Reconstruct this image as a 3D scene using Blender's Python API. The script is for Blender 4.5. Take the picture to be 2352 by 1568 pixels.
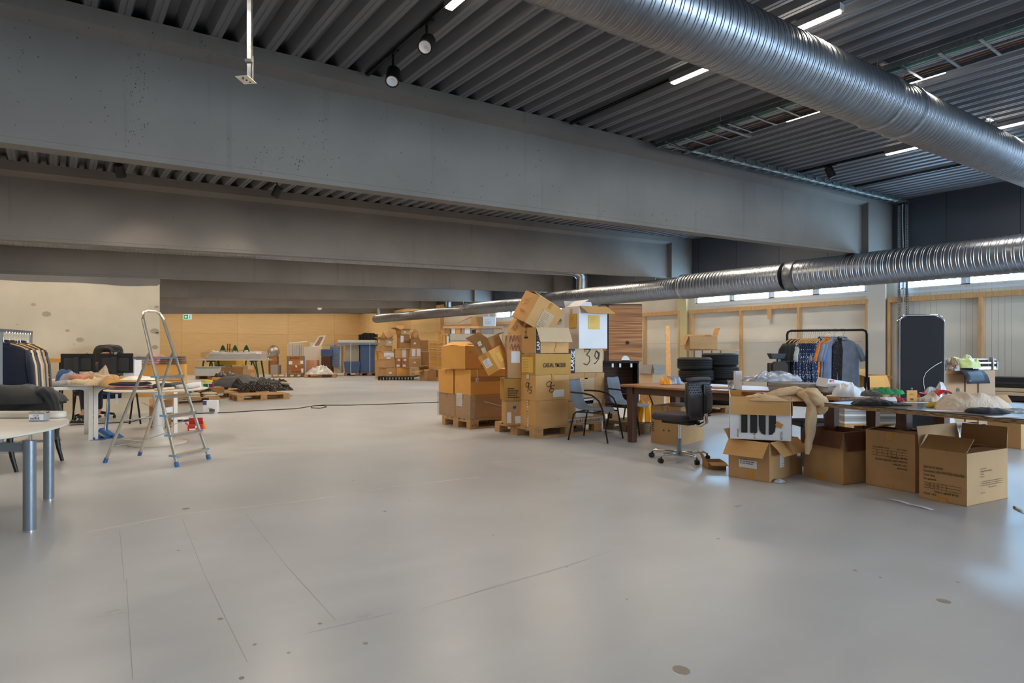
import bpy, math, random
from mathutils import Vector, Matrix, Euler, noise
random.seed(7)
for o in list(bpy.data.objects): bpy.data.objects.remove(o)
scn = bpy.context.scene
COL = scn.collection
R = math.radians
pi = math.pi
EXPO = 0.26; SKY = 25.0; LED = 27
# ------------------------------------------------------------------ camera, world, exposure
CZ = 1.2                                   # eye height
YAW = R(36.06)
FX, FY = math.sin(YAW), math.cos(YAW)      # view direction on the floor plan
RX, RY = FY, -FX                           # to the right
cam = bpy.data.cameras.new('camera')
cam.lens = 36 * 1450 / 2352; cam.sensor_width = 36; cam.shift_y = 19 / 2352
cam.clip_start = .05; cam.clip_end = 200
camo = bpy.data.objects.new('camera', cam); COL.objects.link(camo)
camo.location = (0, 0, CZ); camo.rotation_euler = (pi / 2, 0, -YAW)
scn.camera = camo
scn.view_settings.view_transform = 'Standard'; scn.view_settings.look = 'None'
scn.view_settings.gamma = 1; scn.view_settings.use_curve_mapping = False
scn.view_settings.exposure = EXPO
w = bpy.data.worlds.new('sky'); scn.world = w; w.use_nodes = True
bg = w.node_tree.nodes['Background']
bg.inputs['Color'].default_value = (.58, .78, 1, 1); bg.inputs['Strength'].default_value = SKY

def lamp_area(name, loc, rot, sx, sy, power, col, portal=False, spread=180):
    l = bpy.data.lights.new(name, 'AREA'); l.shape = 'RECTANGLE'; l.size = sx; l.size_y = sy
    l.energy = power; l.color = col
    if portal: l.cycles.is_portal = True
    l.spread = R(spread)
    o = bpy.data.objects.new(name, l); COL.objects.link(o); o.location = loc; o.rotation_euler = rot
    return o

# ------------------------------------------------------------------ helpers
def lin(c):
    return tuple((v / 255 / 12.92) if v / 255 <= .04045 else ((v / 255 + .055) / 1.055) ** 2.4 for v in c)

MATS = {}
def mat(name, col, rough=.6, metal=0, var=.12, scale=6, bump=0, bscale=60, emit=None, alpha=None, trans=0, stretch=None, sheen=0, coat=0, col2=None, spec=None):
    """procedural material, colour in sRGB 0..255; noise moves it a little"""
    key = name
    if key in MATS: return MATS[key]
    m = bpy.data.materials.new(name); m.use_nodes = True; MATS[key] = m
    nt = m.node_tree; N = nt.nodes; L = nt.links
    b = N['Principled BSDF']
    c = lin(col)
    b.inputs['Roughness'].default_value = rough; b.inputs['Metallic'].default_value = metal
    if spec is not None: b.inputs['Specular IOR Level'].default_value = spec
    if trans: b.inputs['Transmission Weight'].default_value = trans
    if sheen: b.inputs['Sheen Weight'].default_value = sheen
    if coat: b.inputs['Coat Weight'].default_value = coat; b.inputs['Coat Roughness'].default_value = .15
    if alpha is not None: b.inputs['Alpha'].default_value = alpha
    if emit:
        b.inputs['Emission Color'].default_value = (*lin(emit[0]), 1); b.inputs['Emission Strength'].default_value = emit[1]
    b.inputs['Base Color'].default_value = (*c, 1)
    if var or bump:
        tc = N.new('ShaderNodeTexCoord'); mp = N.new('ShaderNodeMapping'); L.new(tc.outputs['Object'], mp.inputs[0])
        if stretch: mp.inputs['Scale'].default_value = stretch
        if var:
            n = N.new('ShaderNodeTexNoise'); n.inputs['Scale'].default_value = scale; n.inputs['Detail'].default_value = 4
            L.new(mp.outputs[0], n.inputs[0])
            r = N.new('ShaderNodeValToRGB'); L.new(n.outputs['Fac'], r.inputs[0])
            r.color_ramp.elements[0].position = .3; r.color_ramp.elements[1].position = .7
            c2 = lin(col2) if col2 else tuple(v * (1 - var) for v in c)
            c1 = c if col2 else tuple(min(1, v * (1 + var)) for v in c)
            r.color_ramp.elements[0].color = (*c2, 1); r.color_ramp.elements[1].color = (*c1, 1)
            L.new(r.outputs[0], b.inputs['Base Color'])
        if bump:
            n2 = N.new('ShaderNodeTexNoise'); n2.inputs['Scale'].default_value = bscale; n2.inputs['Detail'].default_value = 3
            L.new(mp.outputs[0], n2.inputs[0])
            bp = N.new('ShaderNodeBump'); bp.inputs['Strength'].default_value = bump; bp.inputs['Distance'].default_value = .01
            L.new(n2.outputs['Fac'], bp.inputs['Height']); L.new(bp.outputs[0], b.inputs['Normal'])
    return m

class MB:
    """collects simple solids into ONE mesh"""
    def __init__(s): s.v = []; s.f = []; s.M = Matrix.Identity(4); s.mi = []; s.k = 0
    def add(s, vs, fs):
        n = len(s.v); s.mi += [s.k] * len(fs)
        for p in vs: s.v.append(tuple(s.M @ Vector(p)))
        for q in fs: s.f.append([n + i for i in q])
        return s
    def box(s, c, d, rot=None):
        x, y, z = d[0] / 2, d[1] / 2, d[2] / 2
        P = [Vector((sx * x, sy * y, sz * z)) for sz in (-1, 1) for sx, sy in ((-1, -1), (1, -1), (1, 1), (-1, 1))]
        if rot is not None:
            E = Euler(rot).to_matrix(); P = [E @ p for p in P]
        return s.add([p + Vector(c) for p in P], [(3, 2, 1, 0), (4, 5, 6, 7), (0, 1, 5, 4), (1, 2, 6, 5), (2, 3, 7, 6), (3, 0, 4, 7)])
    def b2(s, a, b):
        return s.box([(a[i] + b[i]) / 2 for i in range(3)], [abs(b[i] - a[i]) for i in range(3)])
    def hexa(s, P):
        return s.add(P, [(3, 2, 1, 0), (4, 5, 6, 7), (0, 1, 5, 4), (1, 2, 6, 5), (2, 3, 7, 6), (3, 0, 4, 7)])
    def rbox(s, c, d, r, seg=4, rz=0):
        """slab with rounded vertical corners"""
        x, y = d[0] / 2, d[1] / 2; pts = []
        r = min(r, x - 1e-4, y - 1e-4)
        for (cx, cy, a0) in ((x - r, y - r, 0), (-x + r, y - r, 90), (-x + r, -y + r, 180), (x - r, -y + r, 270)):
            for k in range(seg + 1):
                a = R(a0 + 90 * k / seg); pts.append((cx + r * math.cos(a), cy + r * math.sin(a)))
        co, si = math.cos(rz), math.sin(rz)
        pts = [(c[0] + p[0] * co - p[1] * si, c[1] + p[0] * si + p[1] * co) for p in pts]
        return s.prism(pts, c[2] - d[2] / 2, c[2] + d[2] / 2)
    def prism(s, pts, z0, z1):
        n = len(pts)
        return s.add([(p[0], p[1], z0) for p in pts] + [(p[0], p[1], z1) for p in pts],
                     [list(range(n - 1, -1, -1)), list(range(n, 2 * n))] + [(i, (i + 1) % n, n + (i + 1) % n, n + i) for i in range(n)])
    def loft(s, rings, cap=True, closed=True):
        n = len(rings[0]); vs = [p for r in rings for p in r]; fs = []
        for j in range(len(rings) - 1):
            for i in range(n if closed else n - 1):
                k = (i + 1) % n
                fs.append((j * n + i, j * n + k, (j + 1) * n + k, (j + 1) * n + i))
        if cap and closed:
            fs.append(list(range(n - 1, -1, -1))); fs.append([(len(rings) - 1) * n + i for i in range(n)])
        return s.add(vs, fs)
    def tube(s, pts, r, seg=8, cap=True, flat=1):
        pts = [Vector(p) for p in pts]; rings = []; m = len(pts)
        rr = r if isinstance(r, (list, tuple)) else [r] * m
        up = None
        for i, p in enumerate(pts):
            t = (pts[min(i + 1, m - 1)] - pts[max(i - 1, 0)])
            if t.length < 1e-9: t = Vector((0, 0, 1))
            t.normalize()
            if up is None:
                up = Vector((0, 0, 1)) if abs(t.z) < .9 else Vector((1, 0, 0))
            a = t.cross(up)
            if a.length < 1e-6: a = t.cross(Vector((0, 1, 0)))
            a.normalize(); b = a.cross(t).normalized(); up = b
            rings.append([p + (a * math.cos(2 * pi * k / seg) * rr[i] + b * math.sin(2 * pi * k / seg) * rr[i] * flat) for k in range(seg)])
        return s.loft(rings, cap)
    def lathe(s, prof, seg=24, c=(0, 0, 0)):
        return s.loft([[(c[0] + r * math.cos(2 * pi * k / seg), c[1] + r * math.sin(2 * pi * k / seg), c[2] + z) for k in range(seg)] for r, z in prof])
    def sphere(s, c, r, seg=12, n=8):
        rx, ry, rz = r if isinstance(r, (tuple, list)) else (r, r, r)
        return s.loft([[(c[0] + rx * math.sin(pi * j / n) * math.cos(2 * pi * k / seg), c[1] + ry * math.sin(pi * j / n) * math.sin(2 * pi * k / seg), c[2] - rz * math.cos(pi * j / n)) for k in range(seg)] for j in range(n + 1)], cap=False)
    def build(s, name, m, parent=None, smooth=False, bevel=0, subsurf=0, thick=0):
        me = bpy.data.meshes.new(name); me.from_pydata(s.v, [], s.f); me.update()
        o = bpy.data.objects.new(name, me); COL.objects.link(o)
        for q in (m if isinstance(m, (list, tuple)) else [m]): me.materials.append(MATS[q] if isinstance(q, str) else q)
        if any(s.mi): me.polygons.foreach_set('material_index', s.mi)
        if smooth:
            me.polygons.foreach_set('use_smooth', [True] * len(me.polygons))
            if smooth != 'all':
                try: me.set_sharp_from_angle(angle=R(35))
                except Exception: pass
        if thick:
            q = o.modifiers.new('t', 'SOLIDIFY'); q.thickness = thick; q.offset = 0
        if subsurf:
            q = o.modifiers.new('s', 'SUBSURF'); q.levels = subsurf; q.render_levels = subsurf
        if bevel:
            q = o.modifiers.new('b', 'BEVEL'); q.width = bevel; q.segments = 2; q.limit_method = 'ANGLE'
        if parent: o.parent = parent
        return o

def tag(o, label, cat, group=None, kind=None):
    o['label'] = label; o['category'] = cat
    if group: o['group'] = group
    if kind: o['kind'] = kind
    return o
def thing(name, label, cat, loc=(0, 0, 0), rz=0, group=None, rot=None):
    o = bpy.data.objects.new(name, None); COL.objects.link(o); o.empty_display_size = .1
    o.location = loc; o.rotation_euler = rot if rot else (0, 0, rz)
    return tag(o, label, cat, group)
def struct(o, label=None):
    o['kind'] = 'structure'
    if label: o['label'] = label
    return o
def dup(root, loc, rz=0, label=None, group=None, rot=None, scale=None, dm=None):
    def cp(o, par):
        c = o.copy(); COL.objects.link(c); c.parent = par
        for ch in list(o.children): cp(ch, c)
        return c
    r = cp(root, None); r.location = loc; r.rotation_euler = rot if rot else (0, 0, rz)
    if scale: r.scale = scale
    if label: r['label'] = label
    if group: r['group'] = group
    return r

# surveying: a point of the photograph on a plane of the building gives a place in the room
def dirn(px):
    t = (px - 1176) / 1450
    return FX + RX * t, FY + RY * t
def at(px, dep):
    dx, dy = dirn(px); return dx * dep, dy * dep
def gd(py, z=0): return (CZ - z) * 1450 / (py - 803)
def G(px, py, z=0):
    x, y = at(px, gd(py, z)); return Vector((x, y, z))
def zat(py, dep): return CZ + (803 - py) * dep / 1450
def onY(px, Y):
    dx, dy = dirn(px); return dx * Y / dy, Y
def onX(px, X):
    dx, dy = dirn(px); return X, dy * X / dx
def depth(x, y): return x * FX + y * FY
def solve(C, u, px):
    t = (px - 1176) / 1450
    dep = depth(C[0], C[1]); lat = C[0] * RX + C[1] * RY
    uF = u[0] * FX + u[1] * FY; uR = u[0] * RX + u[1] * RY
    return (t * dep - lat) / (uR - t * uF)

TXT = {}
def text_geo(s, size=1, font_w=1):
    if s not in TXT:
        c = bpy.data.curves.new('t', 'FONT'); c.body = s; c.size = 1; c.resolution_u = 2; c.offset = .014; c.align_x = 'LEFT'
        o = bpy.data.objects.new('t', c); me = o.to_mesh()
        TXT[s] = ([tuple(v.co) for v in me.vertices], [tuple(p.vertices) for p in me.polygons])
        o.to_mesh_clear(); bpy.data.objects.remove(o); bpy.data.curves.remove(c)
    return TXT[s]
class Face:
    """local frame on a flat face: o origin, ex to the reader's right, ey up"""
    def __init__(s, o, ex, ey):
        s.o = Vector(o); s.ex = Vector(ex).normalized(); s.ey = Vector(ey).normalized(); s.n = s.ex.cross(s.ey)
    def p(s, u, v, h=.002): return s.o + s.ex * u + s.ey * v + s.n * h
def letters(mb, F, u, v, s, size, h=.0035, rot=0, sx=1):
    V, P = text_geo(s); co, si = math.cos(R(rot)), math.sin(R(rot))
    mb.add([F.p(u + (x * sx * co - y * si) * size, v + (x * sx * si + y * co) * size, h) for x, y, z in V], P)
def patch(mb, F, u, v, w_, h_, h=.0015, rot=0):
    co, si = math.cos(R(rot)), math.sin(R(rot)); q = []
    for hh in (0.0, h):
        for a, b in ((0, 0), (w_, 0), (w_, h_), (0, h_)): q.append(F.p(u + a * co - b * si, v + a * si + b * co, hh))
    mb.hexa(q)
def strokes(mb, F, u, v, sc, lines, wid=.006, h=.003):
    """hand writing: polylines in unit square"""
    for ln in lines:
        for (x0, y0), (x1, y1) in zip(ln[:-1], ln[1:]):
            dx, dy = x1 - x0, y1 - y0; l = math.hypot(dx, dy) or 1; nx, ny = -dy / l * wid / 2, dx / l * wid / 2
            q = [F.p(u + x0 * sc - nx, v + y0 * sc - ny, h), F.p(u + x1 * sc - nx, v + y1 * sc - ny, h), F.p(u + x1 * sc + nx, v + y1 * sc + ny, h), F.p(u + x0 * sc + nx, v + y0 * sc + ny, h)]
            mb.add(q, [(0, 1, 2, 3)])
def nz(x, y=0, z=0): return noise.noise(Vector((x, y, z)))
# ------------------------------------------------------------------ materials
mat('deck', (112, 112, 116), .5, var=.08, scale=2)
mat('white_panel', (214, 206, 190), .45, var=.05, scale=1.5)
mat('upper_panel', (62, 64, 70), .5, var=.06, scale=2)
mat('frame_white', (208, 216, 226), .35, var=.03)
mat('galv', (176, 178, 182), .33, 1, var=.22, scale=25, bump=.05, bscale=30)
mat('duct_galv', (150, 152, 156), .36, 1, var=.1, scale=9)
mat('galv_dark', (120, 124, 128), .4, .9, var=.2, scale=30)
mat('alu', (205, 200, 190), .3, .9, var=.06, scale=20)
mat('chrome', (215, 215, 215), .12, 1, var=0)
mat('steel_grey', (132, 138, 144), .35, .5, var=.05, scale=3)
mat('black_metal', (22, 22, 23), .4, .3, var=.1)
mat('black_plastic', (20, 20, 21), .45, var=.15, scale=10)
mat('dark_plastic', (44, 44, 48), .5, var=.1, scale=10)
mat('blue_plastic', (60, 104, 160), .4, var=.08)
mat('pale_blue', (128, 168, 205), .4, var=.08)
mat('pine', (205, 158, 104), .6, var=.16, scale=5, stretch=(1, 6, 6), bump=.1)
mat('pine_v', (205, 158, 104), .6, var=.16, scale=5, stretch=(6, 6, .8), bump=.1)
mat('pallet_wood', (186, 146, 98), .75, var=.22, scale=9, stretch=(1, 5, 5), bump=.3)
mat('pallet_old', (140, 112, 80), .8, var=.25, scale=9, stretch=(1, 5, 5), bump=.3)
mat('card_a', (206, 158, 98), .75, var=.07, scale=3, bump=.08, bscale=25)
mat('card_b', (190, 148, 100), .75, var=.07, scale=3, bump=.08, bscale=25)
mat('card_c', (218, 160, 82), .75, var=.07, scale=3, bump=.08, bscale=25)
mat('card_d', (168, 124, 76), .78, var=.09, scale=4, bump=.08, bscale=25)
mat('card_e', (204, 176, 140), .75, var=.06, scale=3, bump=.05, bscale=25)
mat('card_in', (176, 138, 92), .8, var=.08, scale=3, stretch=(1, 30, 1))
mat('card_grey', (160, 156, 150), .75, var=.06)
mat('white_card', (226, 226, 230), .55, var=.04, scale=3)
mat('paper', (235, 236, 240), .6, var=.03)
mat('yellow_label', (226, 186, 92), .6, var=.05)
mat('tape', (196, 142, 66), .25, var=.06, scale=8)
mat('tape_light', (206, 196, 180), .3, var=.1, scale=20)
mat('ink', (38, 30, 26), .7, var=0)
mat('ink_faded', (104, 78, 50), .7, var=0)
mat('ink_red', (170, 74, 50), .7, var=0)
mat('black_band', (34, 32, 32), .6, var=0)
mat('white_paint', (222, 214, 200), .35, var=.03, scale=4)
mat('mdf_white', (205, 203, 198), .4, var=.04)
mat('tire', (30, 30, 31), .7, var=.12, scale=12, bump=.3, bscale=50)
mat('tag_white', (236, 236, 236), .5, var=0)
mat('skin', (196, 140, 112), .55, var=.05)
mat('hair', (34, 28, 26), .7, var=.2, scale=40)
mat('lightstrip', (255, 255, 255), .4, var=0, emit=((255, 240, 214), 14))
mat('reflector', (235, 235, 235), .2, .3, var=0)
mat('mdf', (196, 152, 108), .6, var=.06, scale=4)
mat('plywood_edge', (190, 150, 100), .6, var=.4, scale=18, stretch=(1, 1, 8), col2=(30, 24, 20))
mat('tabletop_black', (44, 42, 44), .28, var=.15, scale=3, coat=.2)
mat('walnut_leg', (84, 52, 34), .45, var=.25, scale=5, stretch=(6, 6, .7))
mat('cabinet_blue', (74, 98, 142), .45, var=.05, scale=3)
mat('cabinet_cream', (196, 190, 172), .5, var=.05, scale=3)

def cloth(name, col, **k):
    k.setdefault('rough', .9); k.setdefault('var', .12); k.setdefault('scale', 9); k.setdefault('bump', .35); k.setdefault('bscale', 90)
    return mat(name, col, sheen=.15, **k)
def film_mat(name, tint, a, rough=.12):
    """thin clear plastic: mostly lets light through, glossy on top"""
    m = bpy.data.materials.new(name); m.use_nodes = True; MATS[name] = m
    nt = m.node_tree; N = nt.nodes; L = nt.links; N.remove(N['Principled BSDF'])
    out = N['Material Output']; t = N.new('ShaderNodeBsdfTransparent'); t.inputs[0].default_value = (*lin(tint), 1)
    g = N.new('ShaderNodeBsdfGlossy'); g.inputs['Roughness'].default_value = rough; g.inputs[0].default_value = (.95, .95, .95, 1)
    mx = N.new('ShaderNodeMixShader'); tc = N.new('ShaderNodeTexCoord'); n = N.new('ShaderNodeTexNoise'); n.inputs['Scale'].default_value = 14
    mp = N.new('ShaderNodeMapping'); mp.inputs['Scale'].default_value = (1, 1, 3); L.new(tc.outputs['Object'], mp.inputs[0]); L.new(mp.outputs[0], n.inputs[0])
    r = N.new('ShaderNodeMapRange'); r.inputs[3].default_value = a * .4; r.inputs[4].default_value = a * 1.6; L.new(n.outputs['Fac'], r.inputs[0])
    bp = N.new('ShaderNodeBump'); bp.inputs['Strength'].default_value = .6; bp.inputs['Distance'].default_value = .02; L.new(n.outputs['Fac'], bp.inputs['Height']); L.new(bp.outputs[0], g.inputs['Normal'])
    L.new(r.outputs[0], mx.inputs[0]); L.new(t.outputs[0], mx.inputs[1]); L.new(g.outputs[0], mx.inputs[2]); L.new(mx.outputs[0], out.inputs[0])
    return m
film_mat('film', (240, 240, 240), .12)
film_mat('film_heavy', (222, 222, 220), .34, .3)
film_mat('cup_film', (225, 228, 232), .3, .1)
film_mat('glass', (225, 240, 248), .08, .02)

def nodes(m): return m.node_tree.nodes, m.node_tree.links, m.node_tree.nodes['Principled BSDF']
def mix_rgb(N, L, fac, a, b, mode='MIX'):
    x = N.new('ShaderNodeMix'); x.data_type = 'RGBA'; x.blend_type = mode
    for sock, val in ((0, fac), (6, a), (7, b)):
        if isinstance(val, (tuple, float, int)): x.inputs[sock].default_value = val
        else: L.new(val, x.inputs[sock])
    return x.outputs[2]
# floor: light grey epoxy, worn, with scuffs and faint scratches
fm = mat('floor_epoxy', (196, 194, 190), .3, var=0); N, L, b = nodes(fm)
tc = N.new('ShaderNodeTexCoord')
n1 = N.new('ShaderNodeTexNoise'); n1.inputs['Scale'].default_value = .7; n1.inputs['Detail'].default_value = 6; L.new(tc.outputs['Object'], n1.inputs[0])
mp = N.new('ShaderNodeMapping'); mp.inputs['Scale'].default_value = (1, 3.5, 1); mp.inputs['Rotation'].default_value = (0, 0, R(25)); L.new(tc.outputs['Object'], mp.inputs[0])
n2 = N.new('ShaderNodeTexNoise'); n2.inputs['Scale'].default_value = 1.6; n2.inputs['Detail'].default_value = 8; L.new(mp.outputs[0], n2.inputs[0])
r1 = N.new('ShaderNodeValToRGB'); r1.color_ramp.elements[0].position = .3; r1.color_ramp.elements[1].position = .7
r1.color_ramp.elements[0].color = (*lin((180, 183, 187)), 1); r1.color_ramp.elements[1].color = (*lin((197, 200, 205)), 1); L.new(n1.outputs['Fac'], r1.inputs[0])
r2 = N.new('ShaderNodeValToRGB'); r2.color_ramp.elements[0].position = .35; r2.color_ramp.elements[1].position = .65
r2.color_ramp.elements[0].color = (.93, .93, .93, 1); r2.color_ramp.elements[1].color = (1, 1, 1, 1); L.new(n2.outputs['Fac'], r2.inputs[0])
c = mix_rgb(N, L, .7, r1.outputs[0], r2.outputs[0], 'MULTIPLY')
# small dark specks
v = N.new('ShaderNodeTexVoronoi'); v.inputs['Scale'].default_value = 2.2; L.new(tc.outputs['Object'], v.inputs[0])
cm = N.new('ShaderNodeMath'); cm.operation = 'LESS_THAN'; cm.inputs[1].default_value = .018; L.new(v.outputs['Distance'], cm.inputs[0])
c = mix_rgb(N, L, cm.outputs[0], c, (*lin((120, 96, 74)), 1))
L.new(c, b.inputs['Base Color'])
rr = N.new('ShaderNodeMapRange'); rr.inputs[3].default_value = .22; rr.inputs[4].default_value = .42; L.new(n2.outputs['Fac'], rr.inputs[0]); L.new(rr.outputs[0], b.inputs['Roughness'])
# concrete beams, painted grey, with pores and drips
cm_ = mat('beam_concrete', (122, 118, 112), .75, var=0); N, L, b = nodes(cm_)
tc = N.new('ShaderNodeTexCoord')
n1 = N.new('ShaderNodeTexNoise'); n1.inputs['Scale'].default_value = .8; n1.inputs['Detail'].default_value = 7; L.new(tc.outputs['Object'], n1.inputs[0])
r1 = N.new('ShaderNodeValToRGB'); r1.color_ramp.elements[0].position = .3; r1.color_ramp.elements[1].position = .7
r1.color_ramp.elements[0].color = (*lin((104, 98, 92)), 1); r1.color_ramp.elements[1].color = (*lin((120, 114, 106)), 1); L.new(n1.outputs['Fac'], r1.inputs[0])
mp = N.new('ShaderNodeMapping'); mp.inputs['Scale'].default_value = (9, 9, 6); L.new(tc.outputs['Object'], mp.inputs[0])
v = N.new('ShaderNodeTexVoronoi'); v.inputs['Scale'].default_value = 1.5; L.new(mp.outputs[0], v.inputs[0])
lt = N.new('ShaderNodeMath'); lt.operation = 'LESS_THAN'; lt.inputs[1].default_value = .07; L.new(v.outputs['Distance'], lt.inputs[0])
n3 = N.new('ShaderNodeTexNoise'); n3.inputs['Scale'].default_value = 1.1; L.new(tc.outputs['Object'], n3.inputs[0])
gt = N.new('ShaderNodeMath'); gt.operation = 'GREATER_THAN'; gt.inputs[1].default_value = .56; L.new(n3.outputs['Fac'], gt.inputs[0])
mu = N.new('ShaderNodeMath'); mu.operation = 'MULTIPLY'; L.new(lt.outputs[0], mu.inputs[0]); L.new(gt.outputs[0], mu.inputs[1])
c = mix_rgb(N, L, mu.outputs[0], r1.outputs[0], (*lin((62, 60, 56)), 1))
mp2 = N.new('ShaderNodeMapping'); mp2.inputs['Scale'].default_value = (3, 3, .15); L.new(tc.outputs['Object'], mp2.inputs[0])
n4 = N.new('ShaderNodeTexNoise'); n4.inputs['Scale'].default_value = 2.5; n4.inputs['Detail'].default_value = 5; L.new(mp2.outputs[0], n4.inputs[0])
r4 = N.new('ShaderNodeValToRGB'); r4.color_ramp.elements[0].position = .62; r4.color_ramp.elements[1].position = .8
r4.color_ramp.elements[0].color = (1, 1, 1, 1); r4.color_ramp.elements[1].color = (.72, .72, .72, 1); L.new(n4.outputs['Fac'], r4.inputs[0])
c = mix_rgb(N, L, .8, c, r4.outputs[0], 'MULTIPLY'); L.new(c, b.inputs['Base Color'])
# plywood sheets: joints every 2.44 x 1.22
def ply_mat(name, axis):
    m = mat(name, (214, 172, 112), .55, var=0); N, L, b = nodes(m)
    tc = N.new('ShaderNodeTexCoord'); sp = N.new('ShaderNodeSeparateXYZ'); L.new(tc.outputs['Object'], sp.inputs[0])
    cb = N.new('ShaderNodeCombineXYZ'); L.new(sp.outputs[axis], cb.inputs[0]); L.new(sp.outputs[2], cb.inputs[1])
    br = N.new('ShaderNodeTexBrick'); br.offset = 0; br.inputs['Scale'].default_value = 1; br.inputs['Mortar Size'].default_value = .004
    br.inputs['Brick Width'].default_value = 2.5; br.inputs['Row Height'].default_value = 2.0
    br.inputs['Color1'].default_value = (*lin((222, 184, 128)), 1); br.inputs['Color2'].default_value = (*lin((232, 200, 148)), 1); br.inputs['Mortar'].default_value = (*lin((150, 112, 66)), 1)
    L.new(cb.outputs[0], br.inputs[0])
    mp = N.new('ShaderNodeMapping'); mp.inputs['Scale'].default_value = (1, 12, 1); L.new(cb.outputs[0], mp.inputs[0])
    n = N.new('ShaderNodeTexNoise'); n.inputs['Scale'].default_value = 1.5; n.inputs['Detail'].default_value = 6; L.new(mp.outputs[0], n.inputs[0])
    r = N.new('ShaderNodeValToRGB'); r.color_ramp.elements[0].position = .3; r.color_ramp.elements[1].position = .7
    r.color_ramp.elements[0].color = (.86, .84, .8, 1); r.color_ramp.elements[1].color = (1, 1, 1, 1); L.new(n.outputs['Fac'], r.inputs[0])
    L.new(mix_rgb(N, L, .8, br.outputs[0], r.outputs[0], 'MULTIPLY'), b.inputs['Base Color'])
ply_mat('plywood_back', 0); ply_mat('plywood_side', 1)
# striped zebra wood laminate
def zebra(name, c1, c2):
    m = mat(name, c1, .4, var=0); N, L, b = nodes(m)
    tc = N.new('ShaderNodeTexCoord'); mp = N.new('ShaderNodeMapping'); mp.inputs['Scale'].default_value = (.8, .8, 45); L.new(tc.outputs['Object'], mp.inputs[0])
    n = N.new('ShaderNodeTexNoise'); n.inputs['Scale'].default_value = 1.3; n.inputs['Detail'].default_value = 3; L.new(mp.outputs[0], n.inputs[0])
    r = N.new('ShaderNodeValToRGB'); r.color_ramp.elements[0].position = .4; r.color_ramp.elements[1].position = .6
    r.color_ramp.elements[0].color = (*lin(c2), 1); r.color_ramp.elements[1].color = (*lin(c1), 1); L.new(n.outputs['Fac'], r.inputs[0]); L.new(r.outputs[0], b.inputs['Base Color'])
zebra('zebra_wood', (200, 140, 84), (134, 84, 46)); zebra('zebra_dark', (96, 54, 34), (52, 28, 18))
# worn wooden table top: boards along local y
m = mat('worn_wood', (160, 110, 62), .32, var=0, coat=.15); N, L, b = nodes(m)
tc = N.new('ShaderNodeTexCoord'); mp = N.new('ShaderNodeMapping'); mp.inputs['Scale'].default_value = (9, .8, 9); L.new(tc.outputs['Object'], mp.inputs[0])
n = N.new('ShaderNodeTexNoise'); n.inputs['Scale'].default_value = 2; n.inputs['Detail'].default_value = 7; L.new(mp.outputs[0], n.inputs[0])
r = N.new('ShaderNodeValToRGB'); r.color_ramp.elements[0].position = .32; r.color_ramp.elements[1].position = .62
r.color_ramp.elements[0].color = (*lin((96, 58, 34)), 1); r.color_ramp.elements[1].color = (*lin((190, 134, 76)), 1); L.new(n.outputs['Fac'], r.inputs[0]); L.new(r.outputs[0], b.inputs['Base Color'])
# speckled navy print
def speckle(name, base, dots, sc=60, th=.25):
    m = mat(name, base, .9, var=0); N, L, b = nodes(m)
    tc = N.new('ShaderNodeTexCoord'); v = N.new('ShaderNodeTexVoronoi'); v.inputs['Scale'].default_value = sc; L.new(tc.outputs['Object'], v.inputs[0])
    lt = N.new('ShaderNodeMath'); lt.operation = 'LESS_THAN'; lt.inputs[1].default_value = th; L.new(v.outputs['Distance'], lt.inputs[0])
    L.new(mix_rgb(N, L, lt.outputs[0], (*lin(base), 1), (*lin(dots), 1)), b.inputs['Base Color'])
speckle('navy_print', (36, 48, 82), (196, 202, 212), 42, .3); speckle('black_print', (36, 36, 40), (150, 150, 150), 70, .2)
speckle('floral_dark', (40, 36, 36), (200, 180, 170), 30, .25)
# ------------------------------------------------------------------ lights of the room
def ceil_z(X, Y=0): return 3.862 + .0285 * X - (.075 if Y > 6.1 else 0)
BEAMS = [(5.90, 12.95, 2.754, .0262), (10.95, 13.17, 2.728, .0285), (15.8, 13.2, 2.72, .0275), (20.55, 13.18, 2.64, .0320), (25.0, 13.2, 2.60, .0330), (29.3, 13.15, 2.555, .0350)]
LAMP_X = [-5.0, -2.4, .05, 2.5, 5.15, 7.25, 9.93, 12.3]
LAMP_Y = [-6.4, -1.5, 3.42, 8.6, 13.3, 18.2, 22.9, 27.4, 31.2]
for yy in LAMP_Y:
    for xx in LAMP_X:
        if yy < 0 and xx < -3: continue
        if yy > 14 and xx < 1: continue
        z = ceil_z(xx, yy) - .068
        lamp_area('tube_light', (xx, yy, z - .018), (0, 0, 0), .055, 1.68, LED * (1.2 if yy > 5 else .58), (1, .84, .65) if yy > 5 else (1, .91, .78), spread=170)
# daylight enters by the window bands of the right wall: portals sit in the openings
WINS = [(-8.6, -4.3), (-3.5, .8), (1.3, 5.75), (6.4, 10.85), (16.3, 20.35)]
for a, b_ in WINS:
    lamp_area('window_daylight', (14.12, (a + b_) / 2, 2.76), (0, R(90), 0), .64, b_ - a, 1, (1, 1, 1), portal=True)
lamp_area('gate_daylight', (14.1, -10.4, 1.6), (0, R(90), 0), 3.0, 3.4, 1, (1, 1, 1), portal=True)
lamp_area('gate_daylight', (8.0, -12.15, 1.7), (R(90), 0, 0), 5.0, 3.2, 1, (1, 1, 1), portal=True)

# ------------------------------------------------------------------ shell
XL, XR, YF, YB = -9.0, 14.0, -12.0, 33.7
m = MB(); m.b2((XL, YF, -.1), (XR + .2, YB + .2, 0)); struct(m.build('floor', 'floor_epoxy'))
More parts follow.
